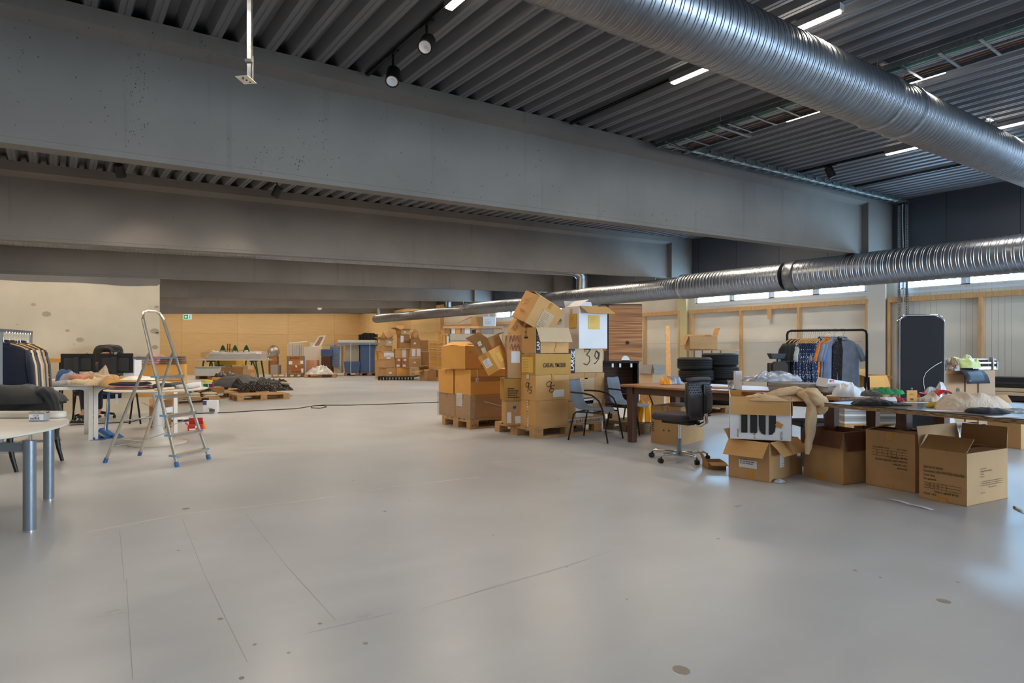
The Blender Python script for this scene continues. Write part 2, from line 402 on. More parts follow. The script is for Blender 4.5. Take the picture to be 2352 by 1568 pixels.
# steel deck: ribs run away from the viewer, one surface
def deck(name, y0, y1):
    P = []; x = XL - .2; p = .2257
    x = 3.399 - p * 57
    while x < 14.4:
        z = 3.862 + .0285 * x - (.075 if y0 > 6 else 0)
        P += [(x - .042, z + .0), (x - .008, z), (x - .004, z + .006), (x + .004, z + .006), (x + .008, z), (x + .042, z), (x + .078, z + .115), (x + .147, z + .115)]
        x += p
    vs = [(a, y0, c) for a, c in P] + [(a, y1, c) for a, c in P]; n = len(P)
    m = MB(); m.add(vs, [(i, i + 1, n + i + 1, n + i) for i in range(n - 1)])
    o = m.build(name, 'deck', thick=.002); return struct(o)
deck('ceiling', YF - .1, 6.1); deck('ceiling', 6.1, YB + .15)
m = MB(); m.hexa([(XL - .3, YF - .1, 3.72), (XR + .3, YF - .1, 4.40), (XR + .3, YB + .2, 4.40), (XL - .3, YB + .2, 3.72), (XL - .3, YF - .1, 3.92), (XR + .3, YF - .1, 4.6), (XR + .3, YB + .2, 4.6), (XL - .3, YB + .2, 3.92)])
struct(m.build('trim_1', 'deck'))          # roof slab over the deck
# concrete beams, with web, flanges and solid ends
for i, (y, x0, zb, sl) in enumerate(BEAMS):
    def prof(X, full):
        top = 3.862 + .0285 * X - (.075 if y > 6 else 0) ; b0 = zb + sl * X; W = .45
        if full: return [(y, b0), (y + W, b0), (y + W, top), (y, top)]
        return [(y + .14, b0), (y + .31, b0), (y + .32, b0 + .015), (y + .32, top - .19), (y + W, top - .13), (y + W, top), (y, top), (y, top - .13), (y + .13, top - .19), (y + .13, b0 + .05), (y + .135, b0 + .045)]
    m = MB(); m.loft([[(X, a, c) for a, c in prof(X, False)] for X in (XL, -4, 0, 4, 8, x0)]); m.loft([[(X, a, c) for a, c in prof(X, True)] for X in (x0, XR)])
    struct(m.build('trim_%d' % (i + 2), 'beam_concrete'))
m = MB(); rnd = random.Random(5)
for cx, cy, sx_, sy_, n_ in ((315, 190, 14, 70, 90), (300, 255, 40, 60, 40), (640, 360, 60, 25, 60), (1235, 400, 60, 60, 40), (745, 260, 10, 50, 25), (690, 375, 5, 8, 25), (40, 110, 14, 60, 30), (900, 300, 300, 100, 60), (1500, 500, 200, 25, 50)):
    for k in range(n_):
        px, py = rnd.gauss(cx, sx_), rnd.gauss(cy, sy_); x, y = onY(px, 6.029); d = depth(x, y); z = zat(py, d)
        if not (2.82 + .027 * x < z < 3.66 + .028 * x): continue
        r_ = rnd.uniform(.4, 1.5) * d / 1450; m.add([(x + r_ * math.cos(2 * pi * q / 6), 6.028, z + r_ * rnd.uniform(.6, 1.8) * math.sin(2 * pi * q / 6)) for q in range(6)], [list(range(5, -1, -1))])
struct(m.build('trim_60', mat('beam_pores', (70, 67, 62), .8)))
# right wall
def seg(m, y0, y1, z0, z1, t=.12): m.b2((XR, y0, z0), (XR + t, y1, z1))
SILL, HEAD = 2.44, 3.08
m = MB(); m2 = MB()
ys = sorted([v for p in WINS for v in p])
seg(m, YF, 24.4, .0, SILL) if False else None
seg(m, -8.7, 24.4, 0, SILL); seg(m, YF, -8.7, 3.1, HEAD + .02)
cur = -8.7
for a, b_ in WINS:
    seg(m, cur, a, SILL, HEAD); cur = b_
seg(m, cur, 24.4, SILL, HEAD)
struct(m.build('wall_right', 'white_panel'))
m = MB()
for yy in [k * 1.16 + .3 for k in range(-10, 30)]: m.b2((XR - .004, yy, HEAD + .0), (XR + .12, yy + 1.15, 4.6))
m.b2((XR + .01, YF, HEAD), (XR + .1, YB, 4.6))
struct(m.build('wall_right_upper', 'upper_panel'))
m = MB(); m.b2((XR - .02, 24.4, 0), (XR + .1, YB, 3.2)); struct(m.build('wall_right_plywood', 'plywood_side'))
m = MB(); m.b2((XL, YB, 0), (XR, YB + .1, 3.2)); struct(m.build('wall_back', 'plywood_back'))
m = MB(); m.b2((XL, YB + .02, 3.2), (XR, YB + .12, 4.6)); struct(m.build('wall_back_upper', 'upper_panel'))
# seams and fine grooves of the wall panels
m = MB()
for zz in (1.37, .27): m.b2((XR - .003, 6.5, zz), (XR, 24.4, zz + .006))
for k in range(60):
    yy = 5.8 - k * .1
    if abs((yy * 10) % 12) > 2: m.b2((XR - .0015, yy, .02), (XR, yy + .004, SILL))
struct(m.build('trim_20', 'card_grey'))
# left front part of the room
m = MB(); m.b2((XL - .1, YF, 0), (XL, YB, 4.4)); struct(m.build('wall_left', 'white_paint'))
m = MB(); m.b2((XL, YF - .1, 0), (5.4, YF, 4.5)); m.b2((10.6, YF - .1, 0), (XR, YF, 4.5)); m.b2((5.4, YF - .1, 3.3), (10.6, YF, 4.5)); struct(m.build('wall_front', 'white_panel'))
# partition: smooth beige wall ending beside the open hall, beam's shadow painted along its top edge
m = mat('plaster', (206, 192, 166), .6, var=0); N, L, b = nodes(m)
tc = N.new('ShaderNodeTexCoord'); n = N.new('ShaderNodeTexNoise'); n.inputs['Scale'].default_value = 1.5; n.inputs['Detail'].default_value = 5; L.new(tc.outputs['Object'], n.inputs[0])
r = N.new('ShaderNodeValToRGB'); r.color_ramp.elements[0].position = .3; r.color_ramp.elements[1].position = .7
r.color_ramp.elements[0].color = (*lin((196, 182, 156)), 1); r.color_ramp.elements[1].color = (*lin((212, 198, 172)), 1); L.new(n.outputs['Fac'], r.inputs[0])
n2 = N.new('ShaderNodeTexNoise'); n2.inputs['Scale'].default_value = 2.0; n2.inputs['Detail'].default_value = 3; L.new(tc.outputs['Object'], n2.inputs[0])
r2 = N.new('ShaderNodeValToRGB'); r2.color_ramp.elements[0].position = .70; r2.color_ramp.elements[1].position = .715
r2.color_ramp.elements[0].color = (0, 0, 0, 1); r2.color_ramp.elements[1].color = (1, 1, 1, 1); L.new(n2.outputs['Fac'], r2.inputs[0])
L.new(mix_rgb(N, L, r2.outputs[0], r.outputs[0], (*lin((150, 138, 118)), 1)), b.inputs['Base Color'])
PW = 14.3
def ptop(X): return 2.56 + .028 * X
m = MB(); m.hexa([(XL, PW, 0), (1.73, PW, 0), (1.73, PW + .18, 0), (XL, PW + .18, 0), (XL, PW, ptop(XL)), (1.73, PW, ptop(1.73)), (1.73, PW + .18, ptop(1.73)), (XL, PW + .18, ptop(XL))])
struct(m.build('wall_partition', 'plaster'))
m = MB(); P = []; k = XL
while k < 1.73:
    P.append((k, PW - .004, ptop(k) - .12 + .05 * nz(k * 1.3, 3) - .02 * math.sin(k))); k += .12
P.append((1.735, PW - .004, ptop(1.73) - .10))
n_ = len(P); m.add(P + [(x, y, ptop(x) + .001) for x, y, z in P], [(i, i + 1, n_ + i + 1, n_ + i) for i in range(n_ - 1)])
struct(m.build('trim_21', 'beam_concrete'))  # ragged grey strip: shadow of the beam put into the colour
m = MB()
m.b2((XL, PW - .003, .28), (1.73, PW, .285)); struct(m.build('trim_22', 'card_grey'))
# scars of filler on the partition
m = MB()
for px, py, s in ((77, 699, 5), (107, 721, 9), (155, 759, 4.5), (184, 780, 8), (355, 760, 9), (170, 790, 2), (360, 705, 5), (40, 745, 2), (362, 765, 4), (356, 797, 7)):
    x, y = onY(px, PW - .002); d = depth(x, y); z = zat(py, d); s = s * d / 1450
    pts = [(x + s * (1 + .5 * nz(px, k)) * math.cos(2 * pi * k / 9), z + s * .7 * (1 + .6 * nz(k, py)) * math.sin(2 * pi * k / 9)) for k in range(9)]
    m.add([(a, PW - .003, c_) for a, c_ in pts], [list(range(9))])
struct(m.build('trim_23', mat('filler', (168, 154, 132), .8)))
# columns at the beam ends
for i, (a, b_, mm) in enumerate(((6.0, 6.36, 'white_panel'), (11.06, 11.36, 'pine_pale'), (15.95, 16.25, 'white_panel'), (20.7, 21.0, 'white_panel'))):
    if mm == 'pine_pale': mat('pine_pale', (206, 190, 140), .55, var=.05, scale=4, stretch=(4, 4, .6))
    m = MB(); m.b2((XR - .1, a, 0), (XR + .02, b_, 3.1)); struct(m.build('trim_%d' % (30 + i), mm))
# window bands
wn = 0
for a, b_ in WINS:
    wn += 1
    e = MB(); fr = .07; n = 4; wv = (b_ - a - fr) / n
    e.b2((XR + .02, a, SILL - .06), (XR + .09, b_, SILL + .02)); e.b2((XR + .02, a, HEAD - .06), (XR + .09, b_, HEAD))
    e.b2((XR - .01, a, SILL - .10), (XR + .03, b_, SILL - .05))
    for k in range(n + 1):
        yy = a + k * wv; wd = fr if k in (0, n) else .15
        c = yy + fr / 2; e.b2((XR + .02, c - wd / 2, SILL), (XR + .09, c + wd / 2, HEAD - .06))
        if 0 < k < n: e.b2((XR + .0, c - .02, SILL + .03), (XR + .03, c + .02, SILL + .12))
    wo = e.build('window_%d' % wn, 'frame_white'); struct(wo)
    g = MB(); g.b2((XR + .05, a, SILL), (XR + .055, b_, HEAD - .06)); g.build('pane', 'glass', wo)
# timber framing on the right wall
def frame(name, y0, y1, studs, block=None, label=''):
    m = MB(); X = XR - .105; zt = 2.27
    m.b2((X, y0, zt - .098), (X + .1, y1, zt))
    for s in studs: m.b2((X + .002, s - .024, 0), (X + .1, s + .024, zt - .098))
    if block: m.b2((X, block - .048, zt - .33), (X + .04, block + .048, zt - .098))
    struct(m.build(name, 'pine_v'))
def yat(px): return onX(px, XR - .1)[1]
frame('trim_40', -4, yat(2039), [yat(2041), yat(2251), yat(2500), 0, -2])
frame('trim_41', yat(1994), yat(1583), [yat(1990), yat(1833), yat(1700), yat(1588)], yat(1767))
frame('trim_42', yat(1561), 15.8, [yat(1560), yat(1478), 14.2])
frame('trim_43', 16.4, 24.3, [17.4, 19.3, 21.5, 24.27])
m = MB(); m.b2((XR - .12, 24.33, 0), (XR, 24.45, 3.2)); struct(m.build('trim_44', 'pine_v'))
# low floor plate lines, worn joints and scratches on the floor
m = MB()
def fline(pts, wd, z=.0008):
    P = [G(a, b_, 0) for a, b_ in pts]
    for p, q in zip(P[:-1], P[1:]):
        d = (q - p).normalized(); n_ = Vector((-d.y, d.x, 0)) * wd / 2
        m.add([(p - n_) + Vector((0, 0, z)), (q - n_) + Vector((0, 0, z)), (q + n_) + Vector((0, 0, z)), (p + n_) + Vector((0, 0, z))], [(0, 1, 2, 3)])
for pts in ([(290, 1330), (305, 1560)], [(418, 1190), (470, 1320), (568, 1520)], [(565, 1180), (650, 1290), (772, 1425)], [(970, 1398), (1110, 1355), (1300, 1300), (1405, 1265)], [(700, 1455), (900, 1408)], [(275, 1220), (285, 1330)]): fline(pts, .0025)
struct(m.build('trim_50', mat('scratch', (160, 157, 153), .5)))
m = MB(); fline([(200, 1222), (420, 1180), (700, 1150), (900, 1118), (1100, 1095)], .03); fline([(1140, 1060), (1500, 1035)], .02)
struct(m.build('trim_51', mat('floor_joint', (206, 205, 202), .4)))
m = MB()
for px, py, s in ((1565, 1538, 26), (2168, 1380, 18), (1964, 1310, 6), (2022, 1326, 5), (2200, 1337, 5), (427, 1168, 12), (555, 1557, 9), (1440, 1376, 4), (884, 1174, 5), (735, 1432, 7), (840, 1477, 8), (585, 1480, 7), (663, 1499, 6), (1650, 1237, 5), (1133, 1229, 4), (812, 1103, 4), (1302, 1302, 4), (506, 1421, 9)):
    c = G(px, py); s = s * depth(c.x, c.y) / 1450; q = 9
    m.add([(c.x + s * (.7 + .9 * nz(k, px)) * math.cos(2 * pi * k / q), c.y + s * 1.2 * (.7 + .9 * nz(py, k)) * math.sin(2 * pi * k / q), .0009) for k in range(q)], [list(range(q))])
struct(m.build('trim_52', mat('floor_stain', (150, 142, 130), .6)))

# ------------------------------------------------------------------ spiral ducts
def spiral(m, axis, c0, L_, r, pitch, seg=32, slope=0, d=.006, double=True):
    """ribbed tube: axis 'x' or 'y', starts at c0"""
    n = max(2, int(L_ / pitch)); prof = []
    for i in range(n):
        s = i * pitch
        prof += [(s, r), (s + pitch * .06, r + d), (s + pitch * .12, r + d), (s + pitch * .18, r)]
        if double: prof += [(s + pitch * .34, r), (s + pitch * .39, r + d * .8), (s + pitch * .44, r)]
    prof.append((L_, r)); rings = []
    for s, q in prof:
        ring = []
        for k in range(seg):
            a = 2 * pi * k / seg; t = s + pitch * (k / seg if k < seg else 0) * .0
            u = q * math.cos(a); v = q * math.sin(a); t = s + pitch * .9 * math.cos(a) * .5
            if axis == 'x': ring.append((c0[0] + t, c0[1] + u, c0[2] + v + slope * t))
            else: ring.append((c0[0] - u, c0[1] + t, c0[2] + v))
        rings.append(ring)
    m.loft(rings)
t = thing('ventilation_duct', 'large galvanised spiral duct hung under the ceiling, running out of the top of the picture', 'duct')
m = MB(); spiral(m, 'x', (-1.0, 2.9, 3.45 - .028), 16.6 - 2, .25, .085, 40, .028); m.build('pipe', 'duct_galv', t, smooth=True)
for xx in (3.9, 6.7, 7.45, 9.6, 12.2):
    z = 3.45 + .028 * xx
    m = MB(); m.tube([(xx, 2.9, z + .24), (xx, 2.9, ceil_z(xx) + .01)], .006); m.box((xx, 2.9, ceil_z(xx) - .012), (.16, .04, .025)); m.build('hanger_rod', 'alu', t)
for xx in (6.55, 7.05):
    z = 3.45 + .028 * xx; m = MB(); m.lathe([(.256, -.016), (.268, -.012), (.268, .012), (.256, .016)], 36); o = m.build('joint_band', 'galv', t, smooth=True)
    o.rotation_euler = (0, R(90), 0); o.location = (xx, 2.9, z)
t = thing('ventilation_duct', 'long galvanised spiral duct along the window wall, stepping thinner towards the back', 'duct')
DX, DZ = 12.77, 2.77
m = MB(); spiral(m, 'y', (DX, -2, DZ), 9.3, .315, .11, 36, 0, .007); m.build('pipe', 'duct_galv', t, smooth=True)
m = MB(); spiral(m, 'y', (DX, 7.5, DZ), 2.75, .30, .09, 36); m.build('pipe', 'duct_galv', t, smooth=True)
m = MB(); spiral(m, 'y', (DX, 10.2, DZ - .01), 5.6, .265, .08, 32); m.build('pipe', 'duct_galv', t, smooth=True)
m = MB(); spiral(m, 'y', (DX, 15.7, DZ - .04), 4.9, .215, .08, 28); m.build('pipe', 'duct_galv', t, smooth=True)
m = MB(); spiral(m, 'y', (DX, 20.5, DZ - .07), 8.3, .19, .08, 28); m.build('pipe', 'duct_galv', t, smooth=True)
m = MB(); m.sphere((DX, 28.8, DZ - .07), .19, 24, 12); m.build('end_cap', 'galv', t, smooth=True)
for yy, r, q in ((7.32, .322, .11), (10.22, .30, .04), (15.7, .27, .04), (20.5, .215, .03)):
    m = MB(); m.lathe([(r - .01, -q), (r + .004, -q), (r + .012, -q * .8), (r + .004, -q * .6), (r + .004, q * .6), (r + .012, q * .8), (r + .004, q), (r - .01, q)], 36)
    o = m.build('joint_band', 'galv_dark' if q > .1 else 'galv', t, smooth=True); o.rotation_euler = (R(90), 0, 0); o.location = (DX, yy, DZ - (0 if yy < 12 else .03))
for yy in (5.9, 10.95, 15.8, 20.5):
    m = MB(); m.tube([(DX, yy + .2, DZ + .2), (DX, yy + .2, 3.1)], .008); m.build('hanger_rod', 'alu', t)
def branch(yc, top, r, label, xs):
    t = thing('branch_duct', label, 'duct')
    m = MB(); m.tube([(DX, yc, DZ + .12), (DX, yc, top - .12)], r + .004, 24)
    for k in range(5): m.tube([(DX, yc, DZ + .3 + k * .05), (DX, yc, DZ + .315 + k * .05)], r + .01, 24)
    m.build('riser', 'galv', t, smooth=True)
    m = MB(); m.tube([(DX, yc, top - .14), (DX, yc, top - .05), (DX - .05, yc, top + .02), (DX - .15, yc, top + .1), (DX - .32, yc, top + .14)], r + .008, 24); m.build('elbow', 'galv', t, smooth=True)
    z0 = top + .14 - .028 * (DX - .3); m = MB(); spiral(m, 'x', (xs, yc, z0 + .028 * 0 + .028 * xs), DX - .3 - xs, r, .07, 24, .028); m.build('pipe', 'duct_galv', t, smooth=True)
branch(14.0, 3.40, .16, 'thin spiral duct rising from the wall duct and running left behind the second beam', -6)
branch(21.85, 3.38, .13, 'thin spiral duct rising from the wall duct between the beams in the distance', 2)
branch(28.5, 3.30, .11, 'thin spiral duct rising near the rounded end of the wall duct', 5)

# ------------------------------------------------------------------ lamps, tracks and spots
def led(X, Y, label=None, group='LED lamps in the other ceiling bays'):
    z = ceil_z(X, Y)
    t = thing('ceiling_lamp', label or 'long narrow LED lamp under the steel ceiling, half hidden by the beams', 'ceiling light', (X, Y, z - .068), 0, None if label else group)
    m = MB(); m.b2((-.035, -.87, 0), (.035, .87, .055)); m.b2((-.05, -.5, .05), (.05, -.46, .068)); m.b2((-.05, .46, .05), (.05, .5, .068)); hs_ = m.build('housing', 'deck', t)
    m = MB(); m.b2((-.028, -.85, -.014), (.028, .85, 0)); m.build('diffuser', 'lightstrip', hs_)
names = {2.5: 'short glowing LED lamp at the top, beside the two nearest black spotlights', 5.15: 'LED lamp glowing behind the big duct, seen on both sides of it', 7.25: 'LED lamp glowing through the holes of the cable tray', 9.93: 'LED lamp farthest right under the ceiling, its middle hidden by the big duct'}
for yy in LAMP_Y:
    for xx in LAMP_X:
        if yy < 0 or xx < -3 or (yy > 14 and xx < 1): continue
        if yy == 3.42 and xx in (0.05, 12.3, -2.4): continue
        led(xx, yy, names.get(xx) if yy == 3.42 else None)
def track(X, y0, y1, label):
    z = (ceil_z(X, y0) + ceil_z(X, y1)) / 2
    t = thing('lighting_track', label, 'track'); m = MB(); m.b2((X - .018, y0, ceil_z(X, y0) - .045), (X + .018, y1, ceil_z(X, y0) - .01)); m.build('rail', 'black_metal', t)
    m = MB(); m.tube([(X - .03, y0, z - .02), (X - .034, (y0 + y1) / 2, z - .035), (X - .03, y1, z - .03)], .005, 6); m.build('cable', 'black_plastic', t)
track(2.5, 4.3, 5.85, 'black lighting track carrying the two nearest spotlights'); track(5.15, 4.3, 5.85, 'black lighting track leading from the beam to the LED lamp left of the duct')
track(9.93, 4.3, 5.85, 'black lighting track with a single spotlight at the right'); track(11.8, 3.2, 5.8, 'thin black track near the far right end of the ceiling')
track(2.8, 7, 10.8, 'black lighting track above the slot behind the first beam, right one'); track(.73, 7, 10.8, 'black lighting track above the slot behind the first beam, left one')
def spot(px, py, X, Y, aim, label, lit=True):
    z = ceil_z(X, Y); d = depth(X, Y); zc = zat(py, d)
    t = thing('spotlight', label, 'spotlight', (X, Y, z - .02))
    m = MB(); m.b2((-.02, -.09, -.035), (.02, .09, -.02)); m.tube([(0, 0, -.03), (0, 0, zc - z + .06)], .012, 8); m.build('stem', 'black_metal', t)
    v = Vector(aim).normalized(); q = v.to_track_quat('Z', 'Y').to_matrix().to_4x4(); q.translation = Vector((0, 0, zc - z + .0))
    m = MB(); m.M = q; m.lathe([(.0, -.09), (.05, -.09), (.062, -.075), (.062, .085), (.052, .085), (.05, .04), (0, .04)], 24); hd_ = m.build('head', 'black_metal', t, smooth=True)
    m = MB(); m.M = q; m.lathe([(0, .042), (.045, .06), (.05, .082), (.048, .082), (.0, .05)], 20); m.build('reflector', 'reflector', hd_, smooth=True)
    l = bpy.data.lights.new('spot_bulb', 'SPOT'); l.energy = 34; l.color = (1, .82, .62); l.spot_size = R(75); l.spot_blend = .8; l.shadow_soft_size = .05
    o = bpy.data.objects.new('spot_bulb', l); COL.objects.link(o); o.parent = t; o.location = Vector((0, 0, zc - z)) + v * .1; o.rotation_euler = v.to_track_quat('-Z', 'Y').to_euler()
spot(980, 95, 2.5, 4.63, (-.55, -.6, -.75), 'black cylinder spotlight at the top, nearest of the two beside the short lamp')
spot(903, 170, 2.5, 5.27, (-.35, -.5, -.85), 'black cylinder spotlight just above the edge of the first beam')
spot(1907, 393, 9.93, 5.1, (.3, -.3, -.9), 'small black spotlight under the ceiling at the right, below the duct')
spot(275, 388, .735, 10.0, (.3, .55, -.8), 'small black spotlight in the slot behind the first beam, left one')
spot(638, 437, 2.8, 10.0, (-.3, .5, -.85), 'small black spotlight in the slot behind the first beam, right one')
# strut hanging from the ceiling
x, y = at(574, 4.0)
t = thing('hanging_strut', 'galvanised strut hanging from the ceiling before the beam, with a perforated foot plate', 'bracket', (x, y, 0), -YAW)
zb = zat(180, 4); m = MB(); m.b2((-.014, -.014, zb), (.014, -.011, 3.9)); m.b2((-.014, -.014, zb), (-.011, .014, 3.9)); m.b2((.011, -.014, zb), (.014, .014, 3.9)); m.build('profile', 'galv', t)
m = MB(); m.b2((.015, -.006, zb - .02), (.02, .006, zb + .12)); m.tube([(.018, 0, zb + .02), (.018, 0, zb + .14)], .004); m.tube([(-.02, -.02, zb + .105), (.02, -.02, zb + .105)], .011, 8); m.build('bolt', 'alu', t)
m = MB(); m.box((-.012, -.03, zb - .022), (.085, .10, .004), (R(-4), 0, R(-8))); m.build('foot_plate', 'alu', t)
m = MB(); [m.lathe([(0, 0), (.006, 0), (.006, .003), (0, .003)], 10, (-.02 + .012 * k, -.055 + .025 * k, zb - .028)) for k in range(3)]; m.build('hole', 'black_metal', t)
# cable trays
t = thing('cable_tray', 'perforated cable tray with green, white and copper cables crossing under the ceiling', 'cable tray')
Z0 = 3.925; m = MB()
def zt(Y): return Z0
for xx in (6.58, 7.08): m.b2((xx, .3, Z0), (xx + .012, 5.72, Z0 + .055))
for k in range(130):
    for xx in (6.575, 7.085):
        if k % 2: m.b2((xx, .35 + k * .041, Z0 + .015), (xx + .014 if xx > 7 else xx + .008, .375 + k * .041, Z0 + .04))
m.build('side_rail', 'galv_dark', t)
for k in range(17): MB().b2((6.585, .45 + k * .32, Z0 - .004), (7.09, .475 + k * .32, Z0 + .006)).build('rung', 'galv', t)
for k, (xx, c_) in enumerate(((6.66, (44, 96, 80)), (6.685, (60, 120, 104)), (6.71, (170, 174, 170)), (6.76, (176, 178, 176)), (6.80, (160, 162, 160)), (6.95, (120, 78, 52)), (7.0, (90, 60, 44)), (6.63, (34, 74, 58)))):
    m = MB(); m.tube([(xx + .006 * math.sin(j * 1.1 + k), .3 + j * .36, Z0 + .018 + .003 * math.sin(j * 2 + k)) for j in range(16)], .009, 6); m.build('cable', mat('cable_%d' % k, c_, .5, var=0), t)
for yy in (1.1, 2.9, 4.7):
    m = MB(); m.tube([(6.55, yy, Z0 + .05), (6.55, yy, Z0 + .16)], .005); m.tube([(7.12, yy, Z0 + .05), (7.12, yy, Z0 + .17)], .005); m.b2((6.5, yy - .02, Z0 - .03), (7.17, yy + .02, Z0 - .005)); m.build('support', 'galv', t)
t = thing('cable_tray', 'narrow wire cable tray along the upper edge of the first beam to the window wall', 'cable tray')
m = MB(); sl = .0285
for yy in (5.52, 5.74): m.hexa([(6.5, yy, 3.93), (13.85, yy, 4.135), (13.85, yy + .01, 4.135), (6.5, yy + .01, 3.93), (6.5, yy, 3.975), (13.85, yy, 4.18), (13.85, yy + .01, 4.18), (6.5, yy + .01, 3.975)])
m.build('side_rail', 'galv_dark', t)
for k in range(26):
    xx = 6.6 + k * .28; z = 3.93 + sl * (xx - 6.5); m = MB(); m.b2((xx, 5.5, z - .003), (xx + .025, 5.75, z + .004)); m.b2((xx, 5.49, z - .02), (xx + .02, 5.51, z + .03)); m.build('rung', 'galv', t)
for k, c_ in enumerate(((40, 110, 84), (210, 212, 208), (190, 192, 190))):
    m = MB(); m.tube([(6.6 + j * .5, 5.6 + k * .035 + .006 * math.sin(j * 1.7 + k), 3.945 + sl * (.1 + j * .5) + .008) for j in range(15)], .009, 6); m.build('cable', mat('cableb_%d' % k, c_, .5, var=0), t)
m = MB(); m.tube([(6.62, 5.5, 3.94), (6.64, 5.4, 3.86), (6.75, 5.38, 3.84), (6.95, 5.45, 3.87), (7.0, 5.6, 3.93)], .006, 6); m.build('cable', 'cable_7', t)
t = thing('cable_riser', 'pair of perforated galvanised channels climbing the window wall beside the white column', 'conduit')
for yy in (5.72, 5.58):
    m = MB(); m.b2((13.86, yy - .025, 0), (13.9, yy + .025, 4.12)); m.k = 1
    [m.b2((13.855, yy - .006, .1 + k * .05), (13.861, yy + .006, .125 + k * .05)) for k in range(78)]; m.build('channel', ['galv', 'black_metal'], t)
m = MB(); m.tube([(13.85, 5.65, 4.13), (13.86, 5.66, 3.9), (13.87, 5.64, 3), (13.87, 5.65, .3)], .01); m.build('cable', 'cable_2', t)
# exit sign hung from the beam, smoke detector
x, y = onY(430.5, 25.15); d = depth(x, y); z1 = zat(722, d)
t = thing('exit_sign', 'small green and white emergency exit sign hanging over the hall, arrow to the left', 'sign', (x, y, z1), -YAW)
wd = 17 / 1450 * d; hh = 11 / 1450 * d
m = MB(); m.rbox((0, 0, 0), (wd, .03, .001), .001); m = MB(); m.b2((-wd / 2, -.02, -hh), (wd / 2, .02, 0)); m.build('frame', mat('sign_white', (230, 240, 240), .4, var=0, emit=((230, 245, 240), .5)), t)
m = MB(); m.b2((-wd / 2 + .015, -.023, -hh + .015), (wd / 2 - .015, -.02, -.015)); m.build('panel', mat('sign_green', (0, 140, 100), .4, var=0, emit=((0, 150, 105), .5)), t)
F_ = Face((0, -.024, -hh / 2), (1, 0, 0), (0, 0, 1)); m = MB()
s = hh * .32; m.add([F_.p(-wd * .36 + a * s, b_ * s, .001) for a, b_ in ((0, 0), (.9, .8), (.9, .3), (1.7, .3), (1.7, -.3), (.9, -.3), (.9, -.8))], [(0, 1, 2, 3, 4, 5, 6)])
patch(m, F_, wd * .14, -hh * .36, wd * .2, hh * .72, .001); m.build('arrow', 'sign_white', t)
m = MB()
strokes(m, F_, wd * .17, -hh * .3, hh * .5, [[(.5, 1.0), (.5, .9)], [(.45, .8), (.3, .4), (.5, .2), (.4, 0)], [(.3, .4), (.1, .2)], [(.45, .8), (.7, .6)], [(.42, .75), (.2, .6)]], hh * .09, .004); m.build('pictogram', 'sign_green', t)
m = MB(); m.tube([(0, 0, 0), (0, 0, 2.61 + .033 * x - z1)], .012, 8); m.build('rod', mat('copper', (176, 100, 60), .4, .6), t)
x, y = onY(734, 25.05); d = depth(x, y); t = thing('smoke_detector', 'small white dome detector under a far beam', 'detector', (x, y, 2.60 + .033 * x))
m = MB(); m.lathe([(0, -.09), (.05, -.085), (.08, -.05), (.09, -.03), (.09, 0), (0, 0)], 20); m.build('dome', 'white_card', t, smooth=True)
